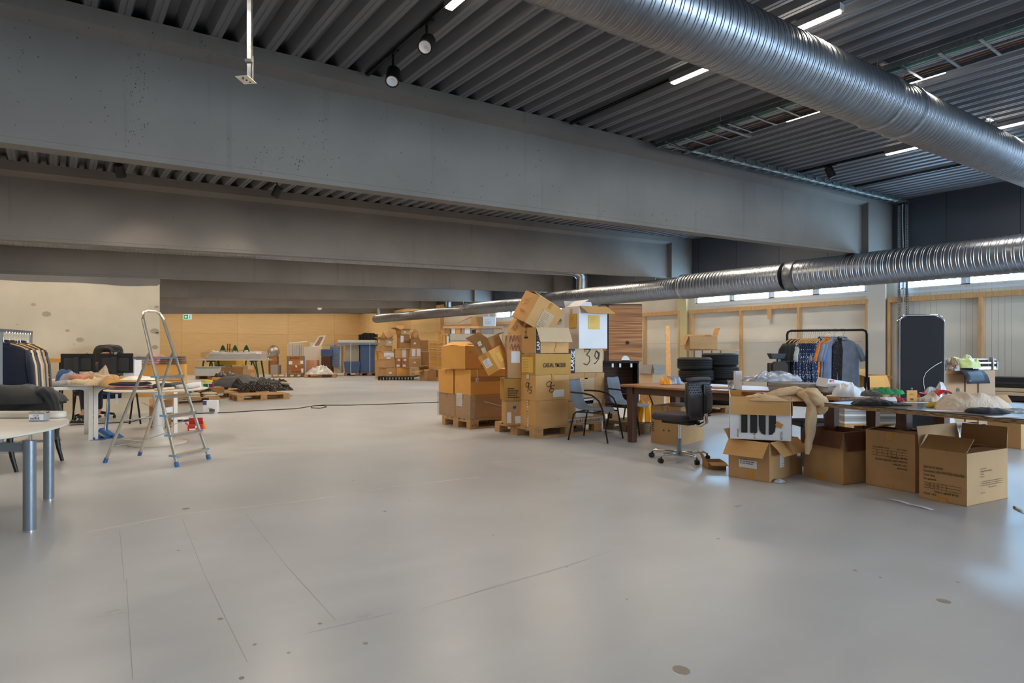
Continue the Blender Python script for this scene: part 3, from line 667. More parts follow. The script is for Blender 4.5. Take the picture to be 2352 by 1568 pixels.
# ------------------------------------------------------------------ builders
class Carton:
    def __init__(s, label, C, yaw, w_, d_, h_, m='card_b', flaps=None, group=None, name='cardboard_box', rot=None, bulge=.006, seed=0, cat='cardboard box', tape=True, inner='card_in', fl=None):
        s.w, s.d, s.h = w_, d_, h_; s.root = thing(name, label, cat, C, yaw, group, rot); s.P = {}; s.mat = m
        s.F = Face((0, 0, 0), (1, 0, 0), (0, 0, 1)); s.L = Face((0, d_, 0), (0, -1, 0), (0, 0, 1)); s.T = Face((0, 0, h_), (1, 0, 0), (0, 1, 0))
        s.Rt = Face((w_, 0, 0), (0, 1, 0), (0, 0, 1))
        b = MB(); t = .005
        if flaps is None:
            n = 5; rnd = random.Random(seed)
            def bend(x, y, z):
                fx, fy, fz = x / w_, y / d_, z / h_; e = lambda q: max(0, 1 - (2 * q - 1) ** 2)
                k = bulge * (.6 + .8 * nz(x * 3 + seed, y * 3, z * 3)) * e(fz)
                return (x + (k * e(fy) * (-1 if fx < .01 else 1 if fx > .99 else 0)), y + k * e(fx) * (-1 if fy < .01 else 1 if fy > .99 else 0), z)
            g = [i / (n - 1) for i in range(n)]
            for (o, a, c) in (((0, 0, 0), (1, 0, 0), (0, 0, 1)), ((1, 0, 0), (0, 1, 0), (0, 0, 1)), ((1, 1, 0), (-1, 0, 0), (0, 0, 1)), ((0, 1, 0), (0, -1, 0), (0, 0, 1)), ((0, 0, 1), (1, 0, 0), (0, 1, 0)), ((0, 1, 0), (1, 0, 0), (0, -1, 0))):
                vs = []
                for j in g:
                    for i in g:
                        q = [o[k] + a[k] * i + c[k] * j for k in range(3)]
                        vs.append(bend(q[0] * w_, q[1] * d_, q[2] * h_))
                b.add(vs, [(j * n + i, j * n + i + 1, (j + 1) * n + i + 1, (j + 1) * n + i) for j in range(n - 1) for i in range(n - 1)])
            b.k = 1; b.b2((.01, d_ / 2 - .0015, h_ - .002), (w_ - .01, d_ / 2 + .0015, h_ + .0006))
            b.build('body', [m, 'card_d' if m != 'card_d' else 'ink_faded'], s.root)
            if tape:
                q = MB(); q.b2((-.0015, d_ / 2 - .028, h_), (w_ + .0015, d_ / 2 + .028, h_ + .0012))
                q.b2((-.0075, d_ / 2 - .028, h_ - .07), (.0, d_ / 2 + .028, h_ + .0012)); q.build('tape_strip', 'tape', s.root)
        else:
            b.b2((0, 0, 0), (w_, d_, t)); b.b2((0, 0, 0), (w_, t, h_)); b.b2((0, d_ - t, 0), (w_, d_, h_)); b.b2((0, t, 0), (t, d_ - t, h_)); b.b2((w_ - t, t, 0), (w_, d_ - t, h_))
            b.k = 1; b.b2((t, t, t), (w_ - t, t + .001, h_)); b.b2((t, d_ - t - .001, t), (w_ - t, d_ - t, h_)); b.b2((t, t, t), (t + .001, d_ - t, h_)); b.b2((w_ - t - .001, t, t), (w_ - t, d_ - t, h_)); b.b2((t, t, t), (w_ - t, d_ - t, t + .001))
            b.build('body', [m, inner], s.root)
            H = {'f': ((0, 0, h_), (w_, 0, h_), (0, -1, 0)), 'b': ((w_, d_, h_), (0, d_, h_), (0, 1, 0)), 'l': ((0, d_, h_), (0, 0, h_), (-1, 0, 0)), 'r': ((w_, 0, h_), (w_, d_, h_), (1, 0, 0))}
            for k, v in flaps.items():
                ang, ln = (v if isinstance(v, (tuple, list)) else (v, fl or min(w_, d_) / 2))[:2]
                p, q, out = [Vector(x) for x in H[k]]; a = R(ang); sk = (v[2] if isinstance(v, (tuple, list)) and len(v) > 2 else .0)
                dv = (out * math.sin(a) + Vector((0, 0, math.cos(a)))) * ln; e = (q - p).normalized() * .004
                nrm = (q - p).normalized().cross(dv.normalized()) * -.004; off = out * .003; sh = (q - p).normalized() * sk
                fb = MB(); A = [p + e + off, q - e + off, q - e * 2 + dv + off + sh, p + e * 2 + dv + off + sh]
                mid = [(A[0] + A[3]) / 2 + nrm * (1.2), (A[1] + A[2]) / 2 + nrm * .2]
                fb.loft([[A[0], A[1], A[1] + nrm, A[0] + nrm], [mid[0], mid[1], mid[1] + nrm, mid[0] + nrm], [A[3], A[2], A[2] + nrm, A[3] + nrm]])
                fb.build('flap', inner if ang > 60 else m, s.root)
    def face(s, f): return {'F': s.F, 'L': s.L, 'T': s.T, 'R': s.Rt}[f]
    def text(s, f, u, v, size, txt, m='ink', rot=0, sx=1):
        k = ('printed_lettering', m, f); s.P.setdefault(k, MB()); h = .009
        for i, ln in enumerate(txt.split('\n')):
            a = R(rot); letters(s.P[k], s.face(f), u + math.sin(a) * i * size * 1.25, v - math.cos(a) * i * size * 1.25, ln, size, h, rot, sx)
        return s
    def label(s, f, u, v, w_, h_, m='paper', rot=0, h=.008, name='paper_label'):
        b = MB(); patch(b, s.face(f), u, v, w_, h_, h, rot); b.build(name, m, s.root); return s
    def scrawl(s, f, u, v, sc, lines, m='ink', wid=.006):
        k = ('handwriting', m, f); s.P.setdefault(k, MB()); strokes(s.P[k], s.face(f), u, v, sc, lines, wid, .0092); return s
    def lines(s, f, u, v, w_, n, gap, m='ink_faded', th=.004, rot=0):
        """rows of small print too small to read"""
        k = ('printed_lettering', m, f); s.P.setdefault(k, MB()); rnd = random.Random(n * 7 + int(u * 1000)); F_ = s.face(f)
        for i in range(n):
            x = u; e = u + w_ * (.5 + .5 * rnd.random())
            while x < e:
                l = rnd.uniform(.008, .03); a, b_ = x, v - i * gap
                F2 = F_; q = [F2.p(a, b_, .0092), F2.p(min(a + l, e), b_, .0092), F2.p(min(a + l, e), b_ + th, .0092), F2.p(a, b_ + th, .0092)]
                s.P[k].add(q, [(0, 1, 2, 3)]); x += l + .006
        return s
    def table(s, f, u, v, w_, h_, cols, m='ink'):
        k = ('printed_lettering', m, f); s.P.setdefault(k, MB()); F_ = s.face(f); L_ = []
        for y in (0, .5, 1): L_.append([(0, y * h_), (w_, y * h_)])
        for c_ in cols: L_.append([(c_ * w_, 0), (c_ * w_, h_)])
        strokes(s.P[k], F_, u, v, 1, L_, .0022, .0092); return s
    def done(s):
        for (n, m, f), b in s.P.items(): b.build(n, m, s.root)
        return s
def nb(cx, xl, xr, yb, yt, z0=None, dep=None, yaw=0):
    if dep is None: dep = (CZ - z0) * 1450 / (yb - 803)
    if z0 is None: z0 = zat(yb, dep)
    C = at(cx, dep); u = (math.cos(yaw), math.sin(yaw)); v = (-math.sin(yaw), math.cos(yaw))
    return dict(C=(C[0], C[1], z0), yaw=yaw, w_=solve(C, u, xr), d_=solve(C, v, xl), h_=zat(yt, dep) - z0)
def nbc(label, cx, xl, xr, yb, yt, z0=None, dep=None, yaw=0, wmax=9, dmax=9, **k):
    g = nb(cx, xl, xr, yb, yt, z0, dep, yaw); g['w_'] = min(abs(g['w_']), wmax); g['d_'] = min(abs(g['d_']), dmax)
    return Carton(label, seed=cx, **g, **k)

DIG = {'9': [[(.8, .8), (.55, 1), (.25, .85), (.2, .6), (.4, .45), (.65, .6), (.8, .95), (.6, .3), (.5, 0)]],
       '5': [[(.35, .62), (.3, .3), (.6, .35), (.7, .15), (.5, -.05), (.2, 0)], [(.33, .6), (.85, .72)]],
       '3': [[(.15, 1), (.75, .97), (.4, .6), (.65, .5), (.7, .2), (.45, -.05), (.1, .05)]],
       '9b': [[(.6, .95), (.85, .6), (.6, .3), (.4, .55), (.55, .9), (.9, .75), (.8, .3), (.4, -.05), (.35, .02)]]}

PAL = {}
def pallet(label, C, yaw, lx=1.2, ly=.8, m='pallet_wood', group=None, name='wooden_pallet', cat='pallet'):
    """near corner at C, deck .144 high"""
    key = m
    if key not in PAL:
        t = thing(name, label, cat, C, yaw, group); PAL[key] = t
        for i, (a, wd) in enumerate(((0, .145), (.18, .1), (.328, .145), (.52, .1), (.655, .145))): MB().b2((0, a, .122), (1.2, a + wd, .144)).build('deck_board', m, t, bevel=.002)
        for x in (0, .5275, 1.055): MB().b2((x, 0, .1), (x + .145, .8, .122)).build('stringer', m, t)
        for x in (0, .5275, 1.055):
            for y, wd in ((0, .1), (.328, .145), (.7, .1)): MB().b2((x, y, .022), (x + .145, y + wd, .1)).build('block', m, t, bevel=.002)
        for y, wd in ((0, .1), (.328, .145), (.7, .1)): MB().b2((0, y, 0), (1.2, y + wd, .022)).build('skid', m, t)
    else: t = dup(PAL[key], C, yaw, label)
    if 'group' in t and not group: del t['group']
    if group: t['group'] = group
    t.scale = (lx / 1.2, ly / .8, 1); return t

def heap(name, label, cat, loc, sx, sy, h, m, seed=0, rz=0, rough=1.0, p=2.4, q=.6, n=20, seg=64, group=None, edge=.16, freq=3, parent=None, sharp=False):
    """crumpled soft thing: height field with ridged folds, closed below"""
    rings = []; S = seed * 3.7; L0 = 1 / max(.12, min(sx, sy)) * .55
    for j in range(n + 1):
        r = j / n; ring = []
        for k in range(seg):
            a = 2 * pi * k / seg; ce, se = math.cos(a), math.sin(a)
            rad = (abs(ce) ** 2.6 + abs(se) ** 2.6) ** (-1 / 2.6) * (1 + edge * 1.3 * nz(ce * 1.6 + S, se * 1.6, 1) + edge * .9 * nz(ce * 4 + S, se * 4, 5))
            x, y = r * rad * ce, r * rad * se; X_, Y_ = x * sx / 2 * L0 * freq, y * sy / 2 * L0 * freq
            wx = nz(X_ * .7 + S, Y_ * .7, 9) * .9; wy = nz(X_ * .7, Y_ * .7 + S, 4) * .9
            base = max(0, 1 - r ** (p + 1)) ** q
            lo = nz(X_ * .55 + S, Y_ * .55, 7)
            f = 1 - abs(nz(X_ + wx + S, (Y_ + wy) * .6, .3)) * 2.6
            f2 = 1 - abs(nz(X_ * 2.2 + wy + S, Y_ * 1.6 + wx, 2.3)) * 2.4
            z = h * base * max(.12, .50 + .42 * lo + rough * (.30 * f + .16 * f2))
            ring.append((x * sx / 2, y * sy / 2, max(0.002, z)))
        rings.append(ring)
    b = MB(); b.loft(rings[::-1], cap=False); b.add([(x, y, 0) for x, y, z in rings[-1]], [list(range(seg - 1, -1, -1))])
    o = b.build(name, m, parent, smooth=False if sharp else 'all')
    o.location = loc; o.rotation_euler = (0, 0, rz)
    if not parent: tag(o, label, cat, group)
    return o
def folded(name, label, cat, loc, sx, sy, sz, m, seed=0, rz=0, group=None, n=10):
    """folded garment: soft slab with one round folded edge"""
    b = MB(); rings = []
    for j in range(n + 1):
        y = (j / n - .5) * sy; e = 1 - .08 * (abs(2 * j / n - 1) ** 4); ring = []
        for k in range(18):
            a = 2 * pi * k / 18; c_, s_ = math.cos(a), math.sin(a)
            x = math.copysign(abs(c_) ** .45, c_) * sx / 2 * (e + .04 * nz(y * 9 + seed, c_)); z = math.copysign(abs(s_) ** .6, s_) * sz / 2 * (1 + .0)
            if s_ > 0: z += sz * .28 * nz(x * 8 + seed, y * 8, seed)
            ring.append((x, y + .01 * nz(x * 6, seed), z + sz / 2))
        rings.append(ring)
    b.loft(rings); o = b.build(name, m, None, smooth='all'); o.location = loc; o.rotation_euler = (0, 0, rz); tag(o, label, cat, group); return o

def cloth_tube(name, m, parent, pts, r, flat=.6, seed=0, amp=.35, seg=28, sub_=5):
    P = [Vector(p) for p in pts]; rr = r if isinstance(r, (list, tuple)) else [r] * len(P); Q = []; q = []
    for i in range(len(P) - 1):
        for k in range(sub_): f = k / sub_; f = f * f * (3 - 2 * f) if False else f; Q.append(P[i].lerp(P[i + 1], f)); q.append(rr[i] + (rr[i + 1] - rr[i]) * f)
    Q.append(P[-1]); q.append(rr[-1]); b = MB(); b.tube(Q, q, seg, flat=flat); n = len(Q)
    for i in range(n):
        for k in range(seg):
            a = 2 * pi * k / seg; g = 1 + amp * (1 - 2.4 * abs(nz(math.cos(a) * 1.6 + seed, math.sin(a) * 1.6, i * .22 / 1))) * .8
            v = Vector(b.v[i * seg + k]); b.v[i * seg + k] = tuple(Q[i] + (v - Q[i]) * g)
    return b.build(name, m, parent, smooth='all')
def garment(name, label, cat, loc, rz, m, L=.72, W=.46, T=.09, sleeve='short', group=None, seed=0, tail=0, hang='hanger_wood', hl=None, collar=True, hgroup=None):
    t = thing(name, label, cat, loc, rz, group); b = MB(); rings = []; nr = 12; seg = 36
    for j in range(nr + 1):
        f = j / nr; z = -.13 - f * L
        if f < .16: hw = .06 + (W / 2 - .06) * (f / .16) ** .8; z = -.13 - .10 * (f / .16)
        else: hw = W / 2 * (1 + .06 * f); z = -.23 - (f - .16) / .84 * (L - .1)
        ring = []
        for k in range(seg):
            a = 2 * pi * k / seg; c_, s_ = math.cos(a), math.sin(a)
            x = math.copysign(abs(c_) ** .8, c_) * hw
            th = T / 2 * (.35 + .65 * min(1, f * 4)) * (1 + .35 * math.sin(x * 60 + seed) * f + .3 * nz(x * 14 + seed, z * 2))
            y = math.copysign(abs(s_) ** .7, s_) * th + .02 * f * math.sin(x * 28 + seed * 2)
            ring.append((x, y, z + (tail * f if f == 1 else 0)))
        rings.append(ring)
    b.loft(rings)
    b.build('body', m, t, smooth='all')
    sl = {'short': .22, 'long': .58}.get(sleeve, 0)
    if sl:
        for sgn in (-1, 1):
            q = MB(); x0 = sgn * (W / 2 - .035); ex = .10 if sleeve == 'short' else .06
            P = [(x0, 0, -.205), (x0 + sgn * ex * .45, 0, -.235 - sl * .25), (x0 + sgn * ex * .75, .004, -.24 - sl * .6), (x0 + sgn * ex, .0, -.24 - sl)]
            rr = [.04, .075, .075, .08] if sleeve == 'short' else [.04, .07, .055, .045]
            q.tube(P, rr, 12, flat=.5); q.build('sleeve', m, t, smooth='all')
    if collar:
        q = MB(); q.loft([[(.065 * math.cos(a), .04 * math.sin(a), -.14 + .012 * math.sin(a)) for a in [2 * pi * k / 14 for k in range(14)]], [(.055 * math.cos(a), .034 * math.sin(a), -.105 + .014 * math.sin(a)) for a in [2 * pi * k / 14 for k in range(14)]]], cap=False)
        q.build('collar', m, t, smooth='all', thick=.004)
    h = thing('clothes_hanger', hl or 'wooden clothes hanger on the rail, a shirt hung on it', 'hanger', loc, rz, hgroup or 'clothes hangers on the rails')
    q = MB(); q.tube([(.0, 0, -.13), (0, 0, -.06), (.018, 0, -.035), (.026, 0, -.008), (.017, 0, .016), (0, 0, .024), (-.017, 0, .014)], .0022, 6); q.build('hook', 'chrome', h, smooth=True)
    q = MB(); q.tube([(-W / 2 + .03, 0, -.195), (-W / 4, 0, -.155), (0, 0, -.12), (W / 4, 0, -.155), (W / 2 - .03, 0, -.195)], [.008, .011, .013, .011, .008], 8, flat=.6); q.build('shoulder_bar', hang, h, smooth=True)
    return t
mat('hanger_wood', (216, 166, 96), .5, var=.05); mat('hanger_black', (24, 24, 24), .5, var=0)

def rect_table(name, label, top_m, leg_m, C, yaw, lx, ly, z, th=.03, leg=.05, inset=.0, apron=0, taper=1.0, cat='table', legs=((0, 0), (1, 0), (0, 1), (1, 1))):
    """C near corner, x along u, y along v"""
    t = thing(name, label, cat, C, yaw)
    MB().b2((0, 0, z - th), (lx, ly, z)).build('tabletop', top_m, t, bevel=.004)
    for i, j in legs:
        x = inset + leg / 2 + i * (lx - 2 * inset - leg); y = inset + leg / 2 + j * (ly - 2 * inset - leg); a = leg / 2; b_ = a * taper
        m = MB(); m.hexa([(x - b_, y - b_, 0), (x + b_, y - b_, 0), (x + b_, y + b_, 0), (x - b_, y + b_, 0), (x - a, y - a, z - th), (x + a, y - a, z - th), (x + a, y + a, z - th), (x - a, y + a, z - th)]); m.build('leg', leg_m, t, bevel=.003)
    if apron:
        m = MB(); e = inset + leg / 2; q = .012
        for (x0, y0, x1, y1) in ((e, e - q, lx - e, e + q), (e, ly - e - q, lx - e, ly - e + q), (e - q, e, e + q, ly - e), (lx - e - q, e, lx - e + q, ly - e)): m.b2((x0, y0, z - th - apron), (x1, y1, z - th))
        m.build('apron', leg_m, t)
    return t
def caster(m, c, r=.04):
    m.tube([(c[0] - .012, c[1], r), (c[0] + .012, c[1], r)], r, 14)
    m.tube([(c[0], c[1], r), (c[0], c[1] + .01, r * 2.4)], r * .35, 8)
# ------------------------------------------------------------------ left part of the hall
def LD(lat, dep, z=0): return Vector((lat * RX + dep * FX, lat * RY + dep * FY, z))
def hp(name, label, cat, px, pyb, pyt, wpx, dep, m, sy=.3, z=None, rz=0, **k):
    zz = zat(pyb, dep) if z is None else z; x, y = at(px, dep)
    return heap(name, label, cat, (x, y, zz), wpx * dep / 1450, sy, 1.35 * max(.01, (pyb - pyt) * dep / 1450), m, rz=-YAW + rz, **k)
def fd(name, label, cat, px, pyb, pyt, wpx, dep, m, sy=.3, z=None, rz=0, **k):
    zz = zat(pyb, dep) if z is None else z; x, y = at(px, dep)
    return folded(name, label, cat, (x, y, zz), wpx * dep / 1450, sy, max(.01, (pyb - pyt) * dep / 1450), m, rz=-YAW + rz, **k)
for n_, c_ in dict(c_black=(34, 32, 31), c_black2=(24, 24, 25), c_navy=(28, 32, 48), c_navy2=(40, 48, 74), c_cream=(212, 192, 156), c_beige=(190, 168, 136), c_sand=(176, 158, 132), c_camel=(190, 146, 92), c_green=(52, 56, 52), c_grey=(150, 146, 142), c_lgrey=(186, 182, 178), c_dgrey=(84, 82, 82), c_jeans=(60, 88, 128), c_lav=(150, 156, 190), c_coral=(190, 124, 98), c_white=(226, 218, 208), c_pink=(186, 128, 132), c_brown=(112, 84, 62), c_orange=(206, 132, 60), c_red=(170, 40, 40), c_shirt=(142, 158, 184), c_shirt2=(122, 140, 172), c_yellow=(214, 180, 60), c_knit=(222, 204, 182), c_teal=(60, 70, 74), c_rose=(200, 130, 140)).items(): cloth(n_, c_)
# round meeting table, nearest at the left edge
c = LD(-4.3, 4.0); t = thing('round_table', 'large round white table on thick grey tube legs, cut by the left edge', 'table', c, -YAW)
m = MB(); m.lathe([(0, .652), (1.20, .652), (1.225, .660), (1.225, .672), (1.21, .68), (0, .68)], 96); m.build('tabletop', 'white_paint', t, smooth=True)
for px, py in ((68, 1220), (112, 1148), (-260, 1250), (-180, 1100)):
    g = G(px, py) - c; a = YAW; q = Vector((g.x * math.cos(a) - g.y * math.sin(a), g.x * math.sin(a) + g.y * math.cos(a), 0))
    m = MB(); m.tube([(q.x, q.y, .012), (q.x, q.y, .60)], .037, 24); m.build('leg', 'steel_grey', t, smooth=True)
    m = MB(); m.tube([(q.x, q.y, 0), (q.x, q.y, .012)], .034, 24); m.tube([(q.x, q.y, .60), (q.x, q.y, .652)], .006, 8); m.build('foot_ring', 'alu', t)
g = G(68, 1220) - c; a = YAW; q = Vector((g.x * math.cos(a) - g.y * math.sin(a), g.x * math.sin(a) + g.y * math.cos(a), 0))
m = MB(); m.b2((q.x - 1.5, q.y - .02, .53), (q.x, q.y + .02, .585)); m.build('crossbar', 'steel_grey', t)
e = LD(-3.42, 4.83, .681); t = thing('foam_board', 'long white board with a rounded end lying on the round white table', 'board', e, -YAW)
m = MB(); m.rbox((-.62, 0, .024), (1.24, .10, .048), .048, 8); m.build('panel', 'white_paint', t, smooth=True, bevel=.012)
e = LD(-3.46, 4.62, .681); t = thing('tin_box', 'small printed tin in clear foil standing on the round white table', 'tin', e, -YAW + .08)
m = MB(); m.rbox((0, 0, .03), (.118, .06, .058), .012); m.build('body', 'card_grey', t, bevel=.004)
F_ = Face((-.055, -.031, 0), (1, 0, 0), (0, 0, 1)); m = MB(); patch(m, F_, .004, .006, .10, .044, .001); m.build('paper_label', 'paper', t)
m = MB(); letters(m, F_, .012, .013, 'nolfsk', .028, .002); m.build('lettering', 'ink', t)
m = MB(); letters(m, F_, .03, .036, 'nol tsk', .016, .002); m.build('lettering', mat('red_ink', (200, 60, 50), .6, var=0), t)
m = MB(); m.rbox((0, 0, .062), (.122, .066, .008), .014); m.build('rim', 'chrome', t)
# dark bench with a black coat over it
c = LD(-4.98, 6.17); t = thing('dark_table', 'small black table with curved legs under a black coat at the left edge', 'table', c, -YAW)
MB().b2((-1.3, 0, .62), (.12, .72, .66)).b2((-1.26, .02, .54), (.08, .68, .62)).build('tabletop', 'black_metal', t)
for x, y, s in ((.06, .03, 1), (.06, .66, 1), (-1.2, .03, -1), (-1.2, .66, -1)):
    m = MB(); m.tube([(x, y, .6), (x - .01 * s, y, .45), (x - .012 * s, y, .3), (x + .01 * s, y, .15), (x + .055 * s, y, 0)], [.036, .034, .028, .022, .017], 10); m.build('leg', 'black_metal', t, smooth=True)
o = heap('black_coat', 'black coat thrown over the dark table behind the round white table', 'coat', LD(-5.42, 6.5, .662), 1.38, .78, .24, 'c_black', 11, -YAW, rough=.8, freq=2.2)
cloth_tube('sleeve', 'c_black', o, [(.56, -.06, .10), (.66, -.05, .11), (.72, -.04, .02), (.735, -.03, -.12), (.73, -.03, -.28), (.725, -.03, -.38)], [.06, .10, .085, .08, .07, .04], .5, 3)
# garment rack at the left edge
S, E = Vector((*at(4, 6.75), 0)), Vector((*at(71, 7.55), 0)); d_ = (E - S).normalized(); Ln = (E - S).length; th = math.atan2(-d_.x, d_.y)
t = thing('garment_rack', 'chrome garment rack on casters at the left edge, full of coats and knitwear', 'clothes rack', S, th)
MB().b2((-.012, -.02, 1.39), (.012, Ln + .02, 1.425)).build('rail', 'steel_grey', t)
for y in (0, Ln): MB().b2((-.012, y - .012, .1), (.012, y + .012, 1.425)).build('post', 'chrome', t)
for y in (0, Ln): MB().b2((-.3, y - .015, .09), (.3, y + .015, .12)).build('base_bar', 'chrome', t)
MB().b2((-.012, 0, .14), (.012, Ln, .16)).build('brace', 'chrome', t)
for x in (-.28, .28):
    for y in (0, Ln): m = MB(); caster(m, (x, y, 0), .038); m.build('caster', 'black_plastic', t)
GL = [('dark navy wool coat, nearest on the chrome rack at the left', 'c_navy', .86, .50, 'coat'), ('cream thin coat just behind the navy coat', 'c_cream', .60, .50, 'coat'), ('dark green jacket behind the first cream coat', 'c_green', .62, .50, 'jacket'),
      ('navy cardigan between two cream coats on the left rack', 'c_navy', .74, .50, 'cardigan'), ('long cream cardigan in the middle of the left rack', 'c_cream', .84, .52, 'cardigan'), ('grey beige knitted coat in the middle of the left rack', 'c_sand', .86, .54, 'coat'),
      ('navy jacket with white trim on the left rack', 'c_navy2', .66, .56, 'jacket'), ('camel long coat near the far end of the left rack', 'c_camel', .86, .58, 'coat'), ('dark floral blouse near the far end of the left rack', 'floral_dark', .50, .62, 'blouse'), ('dark green skirt coat, last on the left rack', 'c_teal', .90, .60, 'coat')]
for i, (lb, mm, L_, W_, ct) in enumerate(GL):
    W_ = .50 - .012 * i; p = S + d_ * (Ln * (.06 + .092 * i)); garment('hanging_' + ct, lb, ct, (p.x, p.y, 1.40), th, mm, L=L_, W=W_, T=.075, sleeve='long', seed=i, hang='hanger_black' if i % 3 else 'hanger_wood', hl='slim hanger on the chrome rack at the left edge', collar=i in (0, 2, 6), hgroup='hangers on the left rack')
# white tables with gusseted legs
def gusset_table(label, C, yaw, lx, ly):
    t = thing('white_table', label, 'table', C, yaw); z = .72
    MB().b2((0, 0, z - .045), (lx, ly, z)).build('tabletop', 'white_paint', t, bevel=.003)
    for i in (0, 1):
        for j in (0, 1):
            x = .025 + i * (lx - .05); y = .025 + j * (ly - .05); s = 1 if i == 0 else -1; m = MB()
            m.b2((x - .024, y - .024, 0), (x + .024, y + .024, z - .045)); P = [(x + s * .02, z - .045), (x + s * .12, z - .045)] + [(x + s * (.12 - .1 * math.sin(a)), z - .145 + .1 * math.cos(a)) for a in (0, .4, .8, 1.2, 1.57)]
            Q = [(px_, y - .02, pz) for px_, pz in P]; Q2 = [(px_, y + .02, pz) for px_, pz in P]; n = len(Q); m.add(Q + Q2, [list(range(n)), list(range(2 * n - 1, n - 1, -1))] + [(k, k + n, (k + 1) % n + n, (k + 1) % n) for k in range(n)])
            m.build('leg', 'white_paint', t)
    return t
a = G(213.5, 1010); gusset_table('white table piled with folded clothes, left one of the pair behind the round table', (a.x - 1.05, a.y - .05, 0), .03, 1.05, .78)
a = G(215.5, 1009); gusset_table('white table beside the ladder, right one of the pair, piled with shirts', (a.x, a.y, 0), .10, 1.02, .78)
# clothes on the two tables
Z = .722
it = [('folded_sweater', 'grey cream folded sweater at the front left corner of the left white table', 'sweater', 135, 889, 877, 34, 8.3, 'c_grey', .26, None),
      ('plastic_folder', 'thin grey folder lying flat along the front edge of the left white table', 'folder', 180, 889, 886, 74, 8.35, 'card_grey', .28, None),
      ('folded_jeans', 'blue denim trousers folded on top of the clothes pile, left end', 'jeans', 164, 876, 846, 56, 8.75, 'c_jeans', .30, None),
      ('folded_shirt', 'lavender blue shirt lying under the denim', 'shirt', 168, 880, 858, 48, 8.62, 'c_lav', .30, None),
      ('folded_sweater', 'grey speckled sweater roll in the clothes pile', 'sweater', 166, 880, 862, 50, 8.5, 'c_grey', .22, None),
      ('folded_sweater', 'coral pink sweater lying in the middle of the clothes pile', 'sweater', 183, 877, 861, 30, 8.48, 'c_coral', .2, None),
      ('folded_sweater', 'grey sweater rolled at the front of the clothes pile', 'sweater', 158, 885, 872, 30, 8.42, 'c_lgrey', .18, None),
      ('folded_sweater', 'cream sweater with an orange tag at the front of the clothes pile', 'sweater', 188, 885, 871, 34, 8.42, 'c_cream', .18, None),
      ('crumpled_cardigan', 'large beige cardigan spread over the middle of the clothes pile', 'cardigan', 222, 884, 852, 56, 8.72, 'c_sand', .34, None),
      ('folded_sweater', 'brown grey sweater lying right of the beige cardigan', 'sweater', 244, 884, 863, 34, 8.75, 'c_beige', .3, None),
      ('crumpled_sweater', 'cream crumpled sweater in front of the beige cardigan', 'sweater', 214, 888, 872, 40, 8.45, 'c_cream', .22, None),
      ('crumpled_shirt', 'pale striped shirt near the table joint', 'shirt', 238, 889, 876, 34, 8.5, 'c_lgrey', .2, None),
      ('crumpled_trousers', 'camel checked trousers hanging over the edge of the right white table', 'trousers', 262, 897, 874, 42, 8.3, 'c_camel', .34, None)]
it += [('crumpled_blouse', 'pale grey blouse crumpled behind the coral sweater', 'blouse', 205, 880, 862, 40, 8.9, 'c_lgrey', .24, None), ('folded_shirt', 'sand coloured shirt with rolled sleeve at the middle of the table pile', 'shirt', 200, 886, 876, 30, 8.55, 'c_sand', .2, None),
  ('crumpled_scarf', 'white striped scarf lying at the table joint', 'scarf', 226, 886, 878, 32, 8.6, 'c_white', .14, None), ('crumpled_trousers', 'grey trousers hanging from the pile above the broom', 'trousers', 248, 890, 876, 26, 8.5, 'c_grey', .3, None),
  ('folded_sweater', 'light beige sweater high on the clothes pile', 'sweater', 215, 872, 856, 36, 8.95, 'c_beige', .26, None), ('crumpled_cardigan', 'camel cardigan sleeve lying over the table joint', 'cardigan', 275, 892, 878, 34, 8.35, 'c_sand', .3, None), ('folded_shirt', 'dark grey shirt between sweaters at the right of the pile', 'shirt', 240, 876, 866, 26, 8.8, 'c_dgrey', .2, None)]
for i, (nm, lb, ct, px, pb, pt, wp, dp, mm, sy, z) in enumerate(it):
    f = heap if nm.startswith('crump') or 'jeans' in nm or i in (3, 4) else None
    (hp if f else fd)(nm, lb, ct, px, pb, pt, wp, dp, mm, sy, z=max(Z, zat(pb, dp)), seed=i)
